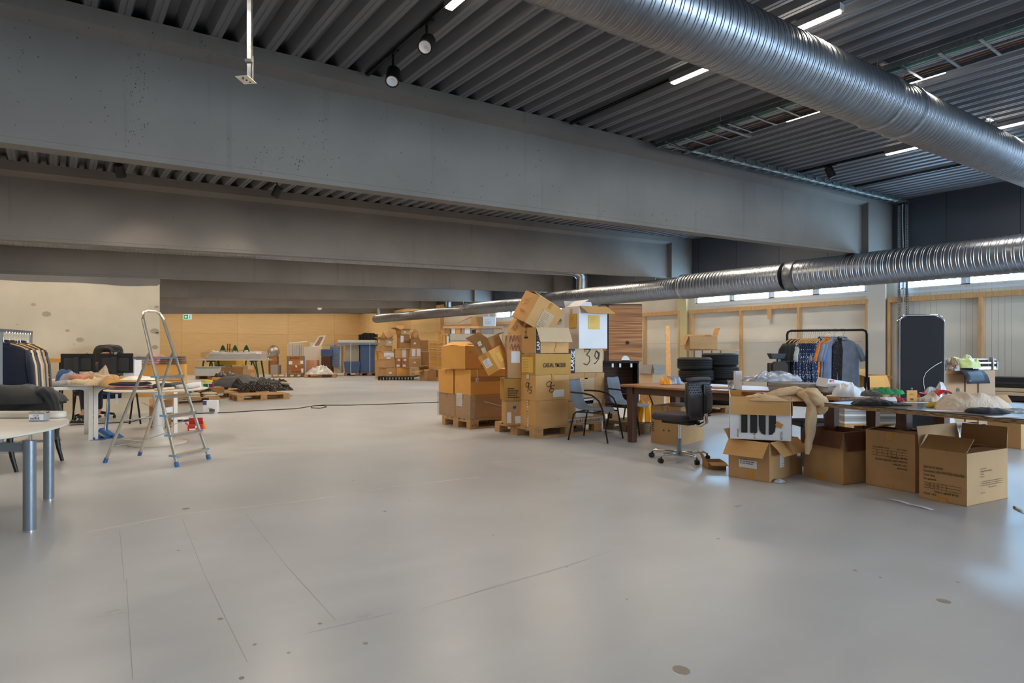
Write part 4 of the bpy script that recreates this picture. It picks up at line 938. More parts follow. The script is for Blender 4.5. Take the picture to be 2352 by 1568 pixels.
# tulip table
c = G(362, 1018); zt_ = .70; t = thing('tulip_table', 'round white pedestal table behind the stepladder', 'table', c)
m = MB(); m.lathe([(0, zt_ - .022), (.52, zt_ - .022), (.585, zt_ - .008), (.588, zt_), (0, zt_)], 64); m.build('tabletop', 'white_paint', t, smooth=True)
m = MB(); m.lathe([(0, 0), (.335, 0), (.34, .006), (.30, .014), (.20, .03), (.13, .06), (.085, .12), (.06, .20), (.05, .32), (.05, .48), (.06, .6), (.085, .66), (.12, zt_ - .022), (0, zt_ - .022)], 48); m.build('pedestal', 'white_paint', t, smooth='all')
dz = depth(c.x, c.y)
tl = [('folded_shirts', 'stack of brown and camel checked shirts on the tulip table, lowest layer', 'shirts', 305, 8.05, .70, .72, 84, 'c_brown'), ('folded_plaid', 'pink brown plaid scarf folded on the tulip table', 'scarf', 312, 8.1, .72, .745, 70, 'c_pink'), ('folded_shirt', 'dark navy checked shirt folded on the tulip table', 'shirt', 300, 8.12, .745, .79, 74, 'c_navy2'),
      ('folded_scarf', 'yellow striped scarf folded under the white towel', 'scarf', 312, 8.12, .79, .81, 70, 'c_yellow'), ('folded_towel', 'white crumpled towel on top of the pile behind the ladder', 'towel', 318, 8.12, .81, .87, 80, 'c_white'),
      ('folded_jeans', 'dark navy folded jeans on the tulip table right of the ladder rail', 'jeans', 386, 8.1, .70, .78, 44, 'c_navy'), ('folded_shirt', 'cream folded shirt in front of the navy jeans', 'shirt', 378, 7.85, .70, .735, 20, 'c_cream'), ('folded_sweater', 'grey folded sweater at the right edge of the tulip table', 'sweater', 424, 8.2, .70, .755, 50, 'c_lgrey')]
for i, (nm, lb, ct, px, dp, z0, z1, wp, mm) in enumerate(tl):
    x, y = at(px, dp); (heap(nm, lb, ct, (x, y, z0 + .001), wp * dp / 1450, .3, z1 - z0, mm, seed=i, rz=-YAW) if 'towel' in nm else folded(nm, lb, ct, (x, y, z0 + .001), wp * dp / 1450, .3, (z1 - z0) * .85, mm, seed=i, rz=-YAW))
x, y = at(447, 8.35); t = thing('paper_sheet', 'white paper bag sheet lying at the right rim of the tulip table', 'paper', (x, y, .701), -YAW + .2)
m = MB(); m.hexa([(-.11, -.12, 0), (.05, -.12, 0), (.05, .12, 0), (-.11, .12, 0), (-.11, -.12, .04), (.05, -.12, .07), (.05, .12, .075), (-.11, .12, .05)]); m.build('sheet', 'paper', t)
x, y = at(268, 7.98); t = thing('price_tag', 'two white cardboard tags hanging from the trousers over the table edge', 'tag', (x, y, .66), -YAW)
m = MB(); m.tube([(0, 0, .04), (0, 0, -.02)], .002, 6); m.build('string', 'ink', t)
MB().b2((-.016, -.002, -.10), (.016, 0, -.02)).build('card', 'tag_white', t); MB().b2((-.014, .001, -.14), (.014, .003, -.09)).build('card', 'tag_white', t)

# stepladder
A1, A2, B1, B2 = G(407, 1072), G(480, 1054), G(241, 1062), G(320, 1046)
t = thing('stepladder', 'aluminium stepladder with blue feet and a top hoop standing open on the floor', 'ladder', (0, 0, 0))
mA, mB = (A1 + A2) / 2, (B1 + B2) / 2
def on_stile(A, s, side):
    """point on front stile at height share s"""
    other = B1 if side == 0 else B2
    base = A; topxy = A + (other - A) * .585; inn = ((A2 - A1) if side == 0 else (A1 - A2)) * .20
    top = Vector((topxy.x + inn.x, topxy.y + inn.y, 1.60)); return base.lerp(top, s)
for s_, A in ((0, A1), (1, A2)):
    P = [on_stile(A, k, s_) for k in (.012, .35, .7, .955)]
    m = MB(); m.tube(P, .0165, 8, flat=1.0); m.build('front_stile', 'alu', t, smooth=True)
    m = MB(); m.tube([on_stile(A, -.002, s_) + Vector((0, 0, .0)), on_stile(A, .03, s_)], .022, 12); m.build('foot', 'blue_plastic', t, smooth=True)
pL, pR = on_stile(A1, .955, 0), on_stile(A2, .955, 1); up = (pL - on_stile(A1, .9, 0)).normalized() * .075; w_ = pR - pL
m = MB(); m.tube([pL, pL + up * .5 + w_ * .03, pL + up + w_ * .12, pL + up * 1.25 + w_ * .28, pL + up * 1.25 + w_ * .72, pL + up + w_ * .88, pL + up * .5 + w_ * .97, pR], .0155, 10); m.build('top_hoop', 'alu', t, smooth=True)
hs = .735
for s_, B, A in ((0, B1, A1), (1, B2, A2)):
    hp_ = on_stile(A, hs, s_); dirv = (hp_ - B)
    P = [B, B + dirv * .4, B + dirv * .86 + Vector((0, 0, .01)), B + dirv * .96 + Vector((0, 0, .02)), hp_]
    m = MB(); m.tube(P, .0155, 8); m.build('rear_stile', 'alu', t, smooth=True)
    m = MB(); m.tube([B - Vector((0, 0, .0)), B + dirv * .04], .021, 12); m.build('foot', 'blue_plastic', t, smooth=True)
for k, z in enumerate((.112, .316, .516, .716, .918)):
    s = z / 1.6; l, r_ = on_stile(A1, s, 0), on_stile(A2, s, 1); e = (r_ - l).normalized(); bk = Vector((-e.y, e.x, 0)); bk = bk if bk.dot(mB - mA) > 0 else -bk
    m = MB(); c = (l + r_) / 2 + bk * .01; m.hexa([l - bk * .03 + Vector((0, 0, -.006)), r_ - bk * .03 + Vector((0, 0, -.006)), r_ + bk * .05 + Vector((0, 0, -.006)), l + bk * .05 + Vector((0, 0, -.006)), l - bk * .03 + Vector((0, 0, .006)), r_ - bk * .03 + Vector((0, 0, .006)), r_ + bk * .05 + Vector((0, 0, .006)), l + bk * .05 + Vector((0, 0, .006))])
    m.hexa([l - bk * .03 + Vector((0, 0, -.028)), r_ - bk * .03 + Vector((0, 0, -.028)), r_ - bk * .026 + Vector((0, 0, -.028)), l - bk * .026 + Vector((0, 0, -.028)), l - bk * .03, r_ - bk * .03, r_ - bk * .026, l - bk * .026])
    tr_ = m.build('tread', 'alu', t)
    for q, d2 in ((l, -1), (r_, 1)): m = MB(); m.box(q + e * d2 * .012 + bk * .01, (.02, .085, .02), (0, 0, math.atan2(bk.y, bk.x) + pi / 2)); m.build('tread_clip', 'pale_blue', tr_)
z = 1.125; s = z / 1.6; l, r_ = on_stile(A1, s, 0), on_stile(A2, s, 1); e = (r_ - l).normalized(); bk = Vector((-e.y, e.x, 0)); bk = bk if bk.dot(mB - mA) > 0 else -bk
m = MB(); m.hexa([l - bk * .03 + Vector((0, 0, -.02)), r_ - bk * .03 + Vector((0, 0, -.02)), r_ + bk * .24 + Vector((0, 0, -.02)), l + bk * .24 + Vector((0, 0, -.02)), l - bk * .03, r_ - bk * .03, r_ + bk * .24, l + bk * .24]); m.build('platform', 'steel_grey', t)
for f in (.42, .16):
    l, r_ = B1 + (on_stile(A1, hs, 0) - B1) * (f * .9 + .0), B2 + (on_stile(A2, hs, 1) - B2) * (f * .9); m = MB(); m.tube([l, r_], .008, 8); m.build('rear_brace', 'steel_grey', t)
m = MB(); l, r_ = B1 + (on_stile(A1, hs, 0) - B1) * .22, on_stile(A1, .22, 0); m.tube([l, (l + r_) / 2 - Vector((0, 0, .06)), r_], .0035, 6); m.build('safety_strap', 'alu', t)
m = MB(); l, r_ = B2 + (on_stile(A2, hs, 1) - B2) * .3, on_stile(A2, .3, 1); m.tube([l, (l + r_) / 2 - Vector((0, 0, .06)), r_], .0035, 6); m.build('safety_strap', 'alu', t)

# broom and dustpan
c = G(243, 1008); t = thing('dustpan', 'blue long handled dustpan standing beside the table leg', 'dustpan', c, -YAW)
m = MB(); m.add([(-.13, -.12, 0), (.02, -.12, 0), (.0, .08, 0), (-.11, .08, 0), (-.14, -.12, .006), (.03, -.12, .006), (.01, .1, .07), (-.12, .1, .07), (-.105, .08, .01), (-.005, .08, .01)], [(0, 1, 2, 3), (0, 4, 7, 3), (1, 2, 6, 5), (2, 3, 7, 6), (0, 1, 5, 4)]); m.build('pan', 'blue_plastic', t, thick=.004)
m = MB(); m.tube([(-.06, .1, .05), (-.012, .09, .40), (-.012, .08, .78)], .011, 10); m.build('handle', 'blue_plastic', t, smooth=True)
c = G(258, 1006); t = thing('broom', 'broom with blue head and pale bristles leaning at the table', 'broom', c, -YAW)
m = MB(); m.hexa([(-.18, -.03, .10), (-.03, -.03, .005), (.0, .03, .005), (-.15, .03, .10), (-.15, -.03, .14), (.0, -.03, .045), (.03, .03, .045), (-.12, .03, .14)]); m.build('head', 'blue_plastic', t)
m = MB(); m.hexa([(-.2, -.025, .06), (-.06, -.025, 0), (-.05, .025, 0), (-.19, .025, .06), (-.17, -.03, .11), (-.03, -.03, .01), (-.01, .03, .01), (-.15, .03, .11)]); m.build('bristles', 'c_cream', t)
m = MB(); m.tube([(-.10, 0, .11), (-.085, .05, .6), (-.075, .12, .80)], .010, 10); m.build('handle', 'alu', t, smooth=True)
m = MB(); m.hexa([(.02, -.03, .0), (.12, -.05, .0), (.10, .1, .0), (.02, .1, .0), (.02, -.03, .05), (.12, -.05, .006), (.10, .1, .006), (.02, .1, .06)]); m.build('blade', 'blue_plastic', t)
# work desk with two monitors, person, chair
dD = 10.1
t = thing('office_desk', 'desk on black trestles behind the clothes tables, carrying two black monitors', 'desk', LD(-7.55, dD), -YAW)
MB().b2((0, 0, .69), (1.6, .85, .72)).build('desktop', 'white_paint', t)
for x in (.12, 1.46):
    for y in (.1, .7):
        for s in (-1, 1): m = MB(); m.tube([(x, y, .69), (x + s * .09, y, 0)], .014, 8); m.build('leg', 'black_metal', t)
def monitor(px0, px1, dep, ptop, pbot, lb):
    x0, y0 = at((px0 + px1) / 2, dep); w_ = (px1 - px0) * dep / 1450; z1, z0 = zat(ptop, dep), zat(pbot, dep)
    t = thing('monitor', lb, 'monitor', (x0, y0, .722), -YAW)
    MB().b2((-w_ / 2, 0, z0 - .722), (w_ / 2, .018, z1 - .722)).build('screen', 'black_plastic', t, bevel=.003)
    MB().b2((-w_ / 2 + .06, -.012, z0 - .70), (w_ / 2 - .06, .0, z1 - .80)).build('back_cover', 'dark_plastic', t, bevel=.006)
    m = MB(); m.b2((-.04, -.05, .01), (.04, -.015, z1 - .722 - .06)); m.build('stand', 'dark_plastic', t, bevel=.004); MB().b2((-.12, -.11, 0), (.12, .1, .012)).build('base', 'dark_plastic', t)
    return t, z1
monitor(139, 218, 10.35, 812, 853, 'left black monitor seen from behind on the desk'); mt, z1 = monitor(226, 305, 10.3, 811, 856, 'right black monitor seen from behind on the desk, webcam on top')
x, y = at(266, 10.3); t = thing('webcam', 'small webcam on its clip on top of the right monitor', 'webcam', (x, y, z1), -YAW)
m = MB(); m.b2((-.05, -.01, .02), (.05, .02, .045)); m.build('body', 'dark_plastic', t, bevel=.004); MB().b2((-.015, -.015, -.02), (.015, .015, .02)).build('clip', 'alu', t)
# chair and person
cx, cy = LD(-7.27, 11.0)[:2]
t = thing('office_chair', 'black high backed office chair of the person behind the monitors', 'office chair', (cx, cy, 0), -YAW)
m = MB(); m.loft([[(x * w2, y_, z) for x, y_ in ((-1, .0), (-.9, -.03), (0, -.055), (.9, -.03), (1, 0), (.9, .04), (0, .03), (-.9, .04))] for z, w2, y0 in ((.58, .21, 0), (.8, .235, 0), (1.05, .26, 0), (1.2, .235, 0), (1.255, .16, 0)) for y_ in [0]][:0] or [[(x * w2, .30 + y_ + (z - .6) * .12, z) for x, y_ in ((-1, .0), (-.9, -.03), (0, -.055), (.9, -.03), (1, 0), (.9, .04), (0, .03), (-.9, .04))] for z, w2 in ((.58, .21), (.8, .235), (1.05, .30), (1.22, .28), (1.30, .21))]); m.build('backrest', 'black_plastic', t, smooth='all', subsurf=1)
m = MB(); m.rbox((0, 0, .46), (.5, .5, .09), .08); m.build('seat', 'black_plastic', t, bevel=.02)
m = MB(); m.tube([(0, 0, .1), (0, 0, .42)], .028, 12); m.build('gas_column', 'chrome', t)
for k in range(5):
    a = 2 * pi * k / 5 + .3; m = MB(); m.tube([(0, 0, .12), (.3 * math.cos(a), .3 * math.sin(a), .075)], [.03, .018], 8); ar_ = m.build('base_arm', 'dark_plastic', t)
    m = MB(); m.M = Matrix.Translation((.3 * math.cos(a), .3 * math.sin(a), 0)); caster(m, (0, 0, 0), .028); m.build('caster', 'black_plastic', ar_)
for s in (-1, 1): m = MB(); m.tube([(s * .26, .1, .45), (s * .29, .1, .66), (s * .28, -.08, .68)], .018, 8); m.build('armrest', 'black_plastic', t, smooth=True)
MB().b2((-.03, .2, .5), (.03, .3, .62)).build('back_bar', 'black_metal', t)
pt = thing('person', 'person in dark clothes sitting behind the right monitor, only the forehead and dark hair showing', 'person', (*LD(-7.09, 11.05)[:2], .505), -YAW)
pt.scale = (1, 1, .91)
def skin_fig(name, V, Ed, Rd, m, sub=2, root=0):
    me = bpy.data.meshes.new(name); me.from_pydata(V, Ed, []); o = bpy.data.objects.new(name, me); COL.objects.link(o)
    me.materials.append(MATS[m]); sk = o.modifiers.new('skin', 'SKIN'); sk.use_smooth_shade = True
    for i, r in enumerate(Rd): me.skin_vertices[0].data[i].radius = (r, r) if not isinstance(r, tuple) else r
    me.skin_vertices[0].data[root].use_root = True
    q = o.modifiers.new('s', 'SUBSURF'); q.levels = q.render_levels = sub; return o
V = [(0, .02, .02), (0, .05, .25), (0, .06, .42), (0, .05, .53), (0, .02, .60), (0, -.005, .66), (0, -.01, .73)]; Rd = [.15, .14, .155, .07, .055, (.078, .09), (.075, .085)]; Ed = [(i, i + 1) for i in range(6)]
for s in (-1, 1):
    b0 = len(V); V += [(s * .18, .06, .47), (s * .24, -.02, .26), (s * .20, -.27, .235), (s * .18, -.34, .235)]; Rd += [.06, .045, .032, (.022, .038)]; Ed += [(2, b0), (b0, b0 + 1), (b0 + 1, b0 + 2), (b0 + 2, b0 + 3)]
    for f, (dx, ln) in enumerate(((-.03, .075), (-.01, .085), (.01, .08), (.03, .065))):
        k = len(V); V += [(s * .18 + dx, -.34 - ln * .5, .24), (s * .18 + dx, -.34 - ln, .225)]; Rd += [.009, .0075]; Ed += [(b0 + 3, k), (k, k + 1)]
    k = len(V); V += [(s * .18 - s * .045, -.35, .23)]; Rd += [.010]; Ed += [(b0 + 3, k)]
    k = len(V); V += [(s * .10, -.05, .0), (s * .12, -.42, .02), (s * .12, -.40, -.38), (s * .12, -.50, -.46)]; Rd += [.085, .062, .042, (.03, .045)]; Ed += [(0, k), (k, k + 1), (k + 1, k + 2), (k + 2, k + 3)]
bd = skin_fig('body', V, Ed, Rd, 'skin'); bd.parent = pt
V2 = [(0, .02, .04), (0, .05, .25), (0, .06, .42), (0, .055, .52)]; R2 = [.165, .158, .17, .085]; E2 = [(0, 1), (1, 2), (2, 3)]
for s in (-1, 1): b0 = len(V2); V2 += [(s * .18, .06, .47), (s * .24, -.02, .26), (s * .20, -.26, .235)]; R2 += [.075, .058, .042]; E2 += [(2, b0), (b0, b0 + 1), (b0 + 1, b0 + 2)]
o = skin_fig('sweater', V2, E2, R2, 'c_navy'); o.parent = pt
V2 = [(0, .02, .03)]; R2 = [.168]; E2 = []
for s in (-1, 1): b0 = len(V2); V2 += [(s * .10, -.05, .0), (s * .12, -.42, .02), (s * .12, -.40, -.36)]; R2 += [.1, .077, .06]; E2 += [(0, b0), (b0, b0 + 1), (b0 + 1, b0 + 2)]
o = skin_fig('trousers', V2, E2, R2, 'c_navy'); o.parent = pt
for s in (-1, 1): m = MB(); m.sphere((s * .12, -.46, -.47), (.045, .12, .035), 12, 6); m.build('shoe', 'black_plastic', pt, smooth='all')
m = MB(); m.loft([[(.092 * r * math.cos(a), .01 + .108 * r * math.sin(a) + .012, .715 + z) for a in [2 * pi * k / 20 for k in range(20)]] for r, z in ((1, -.06), (1.04, -.01), (1.02, .035), (.85, .075), (.5, .10), (.05, .11))]); hr = m.build('hair', 'hair', pt, smooth='all')
for v in hr.data.vertices:
    if v.co.y < -.05 and v.co.z < .79: v.co.y += .07
for s in (-1, 1):
    m = MB(); m.sphere((s * .03, -.088, .695), (.013, .008, .009), 10, 6); m.build('eye', 'tag_white', pt, smooth='all')
    m = MB(); m.sphere((s * .085, .0, .68), (.014, .025, .034), 10, 6); m.build('ear', 'skin', pt, smooth='all')
    m = MB(); m.tube([(s * .015, -.09, .718), (s * .045, -.084, .72)], .005, 6); m.build('eyebrow', 'hair', pt)
m = MB(); m.tube([(0, -.09, .69), (0, -.108, .655), (0, -.098, .645)], [.009, .015, .012], 8); m.build('nose', 'skin', pt, smooth='all')
m = MB(); m.tube([(-.026, -.083, .622), (0, -.092, .622), (.026, -.083, .622)], .007, 8); m.build('mouth', 'c_coral', pt, smooth='all')
# little side table with wooden top, box with purple print
x, y = at(104, 10.9); t = thing('side_table', 'side table with orange wooden top standing at the partition between rack and monitors', 'table', (x, y, 0), -YAW)
MB().b2((0, 0, zat(832, 10.9)), (.26, .4, zat(823, 10.9))).build('tabletop', 'card_c', t)
for a_, b_ in ((.02, .02), (.22, .02), (.02, .36), (.22, .36)): MB().b2((a_, b_, 0), (a_ + .02, b_ + .02, zat(832, 10.9))).build('leg', 'black_metal', t)
Carton('white box with a purple printed panel standing on the desk beside the right monitor', (*at(285, 10.35), .722), -YAW, .17, .2, zat(827, 10.35) - .722, 'white_card', tape=False).label('F', .03, .10, .12, .15, mat('purple', (84, 70, 130), .5, var=0)).done()
x, y = at(297, 8.3)
b = nbc('long orange tinted carton behind the ladder with knitwear piled on top', 306, 300, 424, 912, 836, dep=11.7, yaw=-YAW + .0, m='card_c', dmax=.3, bulge=.002); b.label('F', .0, b.h - .30, b.w, .012, 'card_d').done()
zt2 = zat(836, 11.7)
st = [(331, .22, 'c_grey', 'grey folded sweaters'), (352, .16, 'c_pink', 'pink folded scarf'), (368, .2, 'c_rose', 'rose knitted scarf'), (385, .2, 'c_brown', 'dark brown folded fur throw'), (408, .26, 'c_brown', 'brown wrinkled fabric stack')]
for i, (px, w_, mm, lb) in enumerate(st):
    for k in range(4 if i in (0, 4) else 3):
        x, y = at(px, 11.8); folded('folded_fabric', '%s on the orange carton, %s of its pile' % (lb, ('bottom', 'second layer', 'third layer', 'top')[k]), 'fabric', (x, y, zt2 + .001 + k * .038), w_ * (1 - .04 * k), .24, .036, mm, i * 5 + k, -YAW + .05 * k)
x, y = at(352, 11.85); heap('crumpled_shawl', 'red orange patterned shawl lying across the knitwear on the orange carton', 'shawl', (x, y, zt2 + .115), .42, .22, .09, 'c_coral', 3, -YAW)
# boxes and bags on the floor under and beside the tulip table
nbc('open brown carton standing on the floor under the tulip table', 350, 321, 394, 984, 936, z0=0, yaw=.0, m='card_d', flaps={'f': 30, 'r': 20, 'b': 40, 'l': 60}, dmax=.4).label('F', .03, .05, .03, .02, 'ink').done()
b = Carton('purple and white box lying in the brown carton under the tulip table', (*at(352, 9.5), .25), -YAW - .3, .2, .25, .08, 'white_card', tape=False, name='printed_box', cat='box'); b.label('F', .02, .01, .14, .06, 'purple').label('T', .03, .03, .14, .18, 'purple', h=.002).done()
x, y = at(413, 10.6)
for i, (dx, dy, w_, mm, lb) in enumerate(((0, 0, .3, 'paper', 'white magazine on top of the small pile under the table'), (.05, .04, .34, 'purple', 'purple brochure in the small pile under the table'), (-.04, .1, .3, 'c_dgrey', 'dark magazine at the bottom of the small pile'))):
    t = thing('magazine', lb, 'magazine', (x + dx, y + dy, .05 - .018 * i), -YAW + .3 * i); MB().b2((-w_ / 2, -.1, -.012), (w_ / 2, .1, .004)).build('cover', mm, t)
b = Carton('small red box lying open on the floor right of the ladder', (*G(431, 990).xy, 0), -.25, .20, .12, .085, mat('red_card', (190, 34, 30), .5, var=.05), flaps={'b': (-10, .1), 'l': (50, .05)}, name='red_box', cat='box', inner='card_d'); b.label('F', .02, .015, .09, .02, 'paper', h=.003).label('F', .1, .045, .04, .03, 'paper', h=.003).done()
c = G(458, 984); heap('plastic_bag', 'crumpled red and yellow plastic bag beside the small red box', 'bag', c, .2, .12, .1, mat('red_plastic', (220, 60, 40), .3, var=.4, col2=(240, 170, 40)), 5, -YAW, rough=1.8, sharp=True)
b = nbc('white box with purple oval print on the floor near the cable', 466, 462, 499, 949, 919, z0=0, yaw=-YAW + .05, m='white_card', tape=False, dmax=.2, name='printed_box'); b.label('F', -.0, .16, .07, .08, 'purple').label('F', .12, .03, .1, .05, 'c_dgrey').text('F', .09, .08, .04, 'Crew', 'ink').done()
# pallets with clothes
cth = 0
def pal_px(label, cx, py, yaw, m='pallet_wood', lx=1.2, ly=.8, group=None): return pallet(label, (*G(cx, py).xy, 0), yaw, lx, ly, m, group)
pal_px('pale wooden pallet with a dark coat heap, standing alone on the open floor', 545, 922, .02); c = G(545, 922)
hp('crumpled_clothes', 'black clothes in clear film lying along the front of the lone pallet', 'clothes', 612, 908, 895, 118, 16.5, 'floral_dark', .66, z=.145, seed=31, rough=1.5, freq=5, sharp=False)
hp('crumpled_clothes', 'black sweaters heaped at the left end of the lone pallet', 'clothes', 560, 905, 884, 50, 16.7, 'c_black2', .5, z=.2, seed=32)
hp('crumpled_jacket', 'dark brown jacket with a pale badge on the lone pallet', 'jacket', 610, 900, 882, 74, 16.9, 'c_dgrey', .4, z=.2, seed=33)
hp('crumpled_blouse', 'floral blouse with pale flowers at the right end of the lone pallet', 'blouse', 646, 898, 884, 34, 17, 'floral_dark', .4, z=.2, seed=34)
fd('folded_blouse', 'cream red blouse folded on the right end of the lone pallet', 'blouse', 655, 893, 887, 22, 16.7, 'c_cream', .2, z=.28, seed=35)
pallet('wooden pallet half hidden under the grey blanket, left of the lone pallet', (*G(524, 908).xy, 0), -.2)
hp('grey_blanket', 'large dark grey blanket draped over two pallets in the middle distance', 'blanket', 556, 902, 877, 118, 18.2, 'c_dgrey', 1.1, z=.146, seed=36, rough=.8, freq=2)
pallet('wooden pallet with beige folded clothes behind the ladder, left of the white printed box', (G(505, 925).x - 1.9, G(505, 925).y - .05, 0), .02, 1.9, .8)
a0 = G(505, 925)
for i in range(9):
    x = a0.x - .2 - (i % 5) * .34; fo = i // 5; folded('folded_trousers', 'beige folded trousers in clear bags on the pallet behind the ladder', 'trousers', (x, a0.y + .12, .146 + fo * .05), .30, .24, .045, 'c_cream', i, .02, 'beige trousers on the pallet')
for i, (dx, mm, w_, lb) in enumerate(((.25, 'floral_dark', .5, 'dark printed t-shirts with an orange badge at the right end of the ladder pallet'), (.75, 'c_black2', .6, 'black shirts heaped in the middle of the ladder pallet'), (1.2, 'c_red', .45, 'dark red shirts on the ladder pallet'), (1.6, 'c_black', .5, 'black trousers at the left end of the ladder pallet'))):
    heap('crumpled_shirts', lb, 'shirts', (a0.x - dx, a0.y + .5, .147), w_, .5, .17, mm, 40 + i, .1 * i)
pallet('wooden pallet behind the ladder pallet carrying green and purple tubs', (a0.x - .5, a0.y + 1.3, 0), .05)
MB_ = [(473, (20, 150, 90), 'green'), (484, (20, 150, 90), 'green'), (496, (150, 60, 130), 'purple'), (487 + 17, (150, 60, 130), 'purple')]
for i, (px, cc, nm) in enumerate(((470, (30, 150, 90), 'green'), (475.5, (30, 150, 90), 'green'), (483, (150, 60, 130), 'purple'), (488, (150, 60, 130), 'purple'))):
    x, y = at(px, 15.6); t = thing('plastic_tub', 'small %s tub with lid on the pallet, %s of the two %s ones' % (nm, 'left' if i % 2 == 0 else 'right', nm), 'tub', (x, y, zat(889, 15.6)))
    m = MB(); m.lathe([(0, 0), (.028, 0), (.032, .07), (0, .07)], 16); m.build('body', mat('tub_' + nm, cc, .4, var=0), t, smooth=True); m = MB(); m.lathe([(0, .07), (.034, .07), (.034, .085), (0, .085)], 16); m.build('lid', 'tub_' + nm, t, smooth=True)
x, y = at(478, 15.7); MB().b2((x - .3, y - .1, zat(891, 15.6) - .02), (x + .25, y + .3, zat(889, 15.6))); b = Carton('flat box under the green and purple tubs', (x - .3, y - .35, .146), 0, .6, .5, zat(889, 15.6) - .147, 'card_d', name='flat_box')
hp('yellow_bundle', 'bright yellow packed bundle on a carton in the middle distance', 'bundle', 476, 877, 872, 24, 18, mat('yellow', (220, 200, 50), .5), .25, seed=51)
# power cable across the floor
t = thing('power_cable', 'long black cable running across the floor with a small coil', 'cable'); P = [G(a, b_) for a, b_ in ((160, 977), (205, 974), (300, 970), (350, 955), (450, 950), (520, 948), (600, 943), (680, 939), (712, 934), (725, 932), (745, 932), (750, 935), (735, 938), (715, 937), (716, 933), (740, 931), (800, 931), (900, 928), (1010, 924), (1060, 920))]
m = MB(); m.tube([p + Vector((0, 0, .008)) for p in P], .009, 6); m.build('sheath', 'black_plastic', t, smooth=True)
c = G(176, 971); heap('cable_bundle', 'bundle of dark red and black cords on the floor under the left white table', 'cables', c, .22, .12, .06, 'c_black2', 8, -YAW, rough=1.6)
# ------------------------------------------------------------------ stacks of cartons in the middle
DA = gd(1007); pA = G(1228, 1007)
pallet('wooden pallet under the tall carton stack with the 95 carton, near corner facing the viewer', (pA.x, pA.y, 0), 0, 1.25, .95, 'pallet_wood')
dA = depth(pA.x + .03, pA.y + .03)
def bx(label, cx, xl, xr, yb, yt, dep=dA, yaw=0, **k): return nbc(label, cx, xl, xr, yb, yt, dep=dep, yaw=yaw, **k)
b = bx('large plain carton at the bottom of the tall stack on the pallet corner', 1231, 1195, 1304, 983.5, 921, m='card_a', bulge=.015); b.label('L', b.d * .45, .0, .035, b.h * .42, 'tape_light').label('L', b.d * .45, b.h * .55, .03, b.h * .44, 'tape_light').lines('L', b.d * .46, b.h * .9, .02, 8, .04, 'ink', .012).done()
b = bx('carton marked 95 twice by hand, second from the bottom of the tall stack', 1230.6, 1197, 1307, 920.5, 862, m='card_a', bulge=.006); b.scrawl('F', b.w * .26, b.h * .33, .15, DIG['9'], wid=.009).scrawl('F', b.w * .37, b.h * .33, .13, DIG['5'], wid=.009).scrawl('L', b.d * .28, b.h * .34, .13, DIG['9'], wid=.009).scrawl('L', b.d * .5, b.h * .3, .12, DIG['5'], wid=.009)
b.label('F', b.w * .5, b.h * .1, b.w * .34, b.h * .3, 'white_card', 1).label('F', b.w * .46, b.h * .78, .04, .09, 'tape').label('L', b.d * .4, b.h * .85, .06, .06, 'tape_light').done()
b = bx('carton printed CASUAL in the middle of the tall stack, yellow label on its left side', 1230, 1196, 1311, 861.5, 812.5, m=mat('card_f', (188, 142, 66), .7, var=.06, scale=3), bulge=.006); b.text('F', b.w * .2, b.h * .36, .085, 'CASUAL YMOSEB', sx=.62).label('L', b.d * .1, b.h * .1, b.d * .75, b.h * .75, 'yellow_label').lines('L', b.d * .2, b.h * .72, b.d * .5, 9, .022).done()
b = bx('open carton marked 33 with a LARGE strip and a wide flap hanging down its front', 1230, 1195, 1306, 811.5, 751, m='card_a', flaps={'f': (162, .21, .02), 'b': (20, .1)}, inner='card_e'); b.label('F', .01, .0, .07, b.h, 'black_band').text('F', .067, .05, .075, 'LARGE', 'paper', 90).scrawl('L', b.d * .32, b.h * .82, .06, DIG['3'], wid=.006).scrawl('L', b.d * .32, b.h * .68, .06, DIG['3'], wid=.006).label('L', b.d * .3, b.h * .58, .07, .025, 'black_band').label('F', b.w * .55, .03, .03, .16, 'tape', -18).done()
# column behind left
dB = dA + .25
b = bx('narrow carton with round blue emblem and two white labels, left of the tall stack', 1196, 1162, 1200, 977, 921, dep=dB, yaw=-.35, m='card_b', dmax=.35) if False else Carton('narrow carton with round blue emblem and two white labels, left of the tall stack', (*at(1163, dB), .146), -YAW + .18, .245, .4, zat(921, dB) - .146, 'card_b', tape=False)
b.label('F', .01, .03, .06, .15, 'white_card').label('F', .13, .02, .09, .1, 'white_card', 6).label('F', .10, b.h * .5, .035, b.h * .5, 'card_grey').text('F', .09, b.h * .68, .06, 'O', mat('ink_blue', (40, 50, 90), .6, var=0)).scrawl('F', .1, b.h * .7, .035, [[(0, .5), (.5, 0), (1, .6), (.5, 1), (.2, .8)], [(.3, .3), (.8, .9)]], 'ink_blue', .008).done()
z = zat(920, dB); b = Carton('small brown carton with faded stencil print, left column, second from below', (*at(1158, dB - .02), z), -YAW + .16, .28, .38, zat(869, dB) - z, mat('card_g', (176, 130, 58), .75, var=.07, scale=3)); b.lines('F', .05, b.h * .52, .17, 5, .03, 'ink', .014).done()
z = zat(868, dB); b = Carton('tall narrow carton with red handwriting, standing at the left edge of the tall stack', (*at(1166, dB - .02), z), -YAW + .14, .235, .3, zat(770, dB) - z, 'card_b'); b.scrawl('F', .03, b.h * .8, .15, [[(0, .2), (.1, .8), (.3, .2), (.4, .8), (.5, .3), (.7, .7), (.9, .2)], [(0, -.5), (.2, 0), (.3, -.6), (.5, 0), (.6, -.6), (.8, 0), (1, -.8)], [(.5, -.2), (1, -.3)]], 'ink_red', .008).label('F', .05, b.h * .36, .12, .16, 'white_card').done()
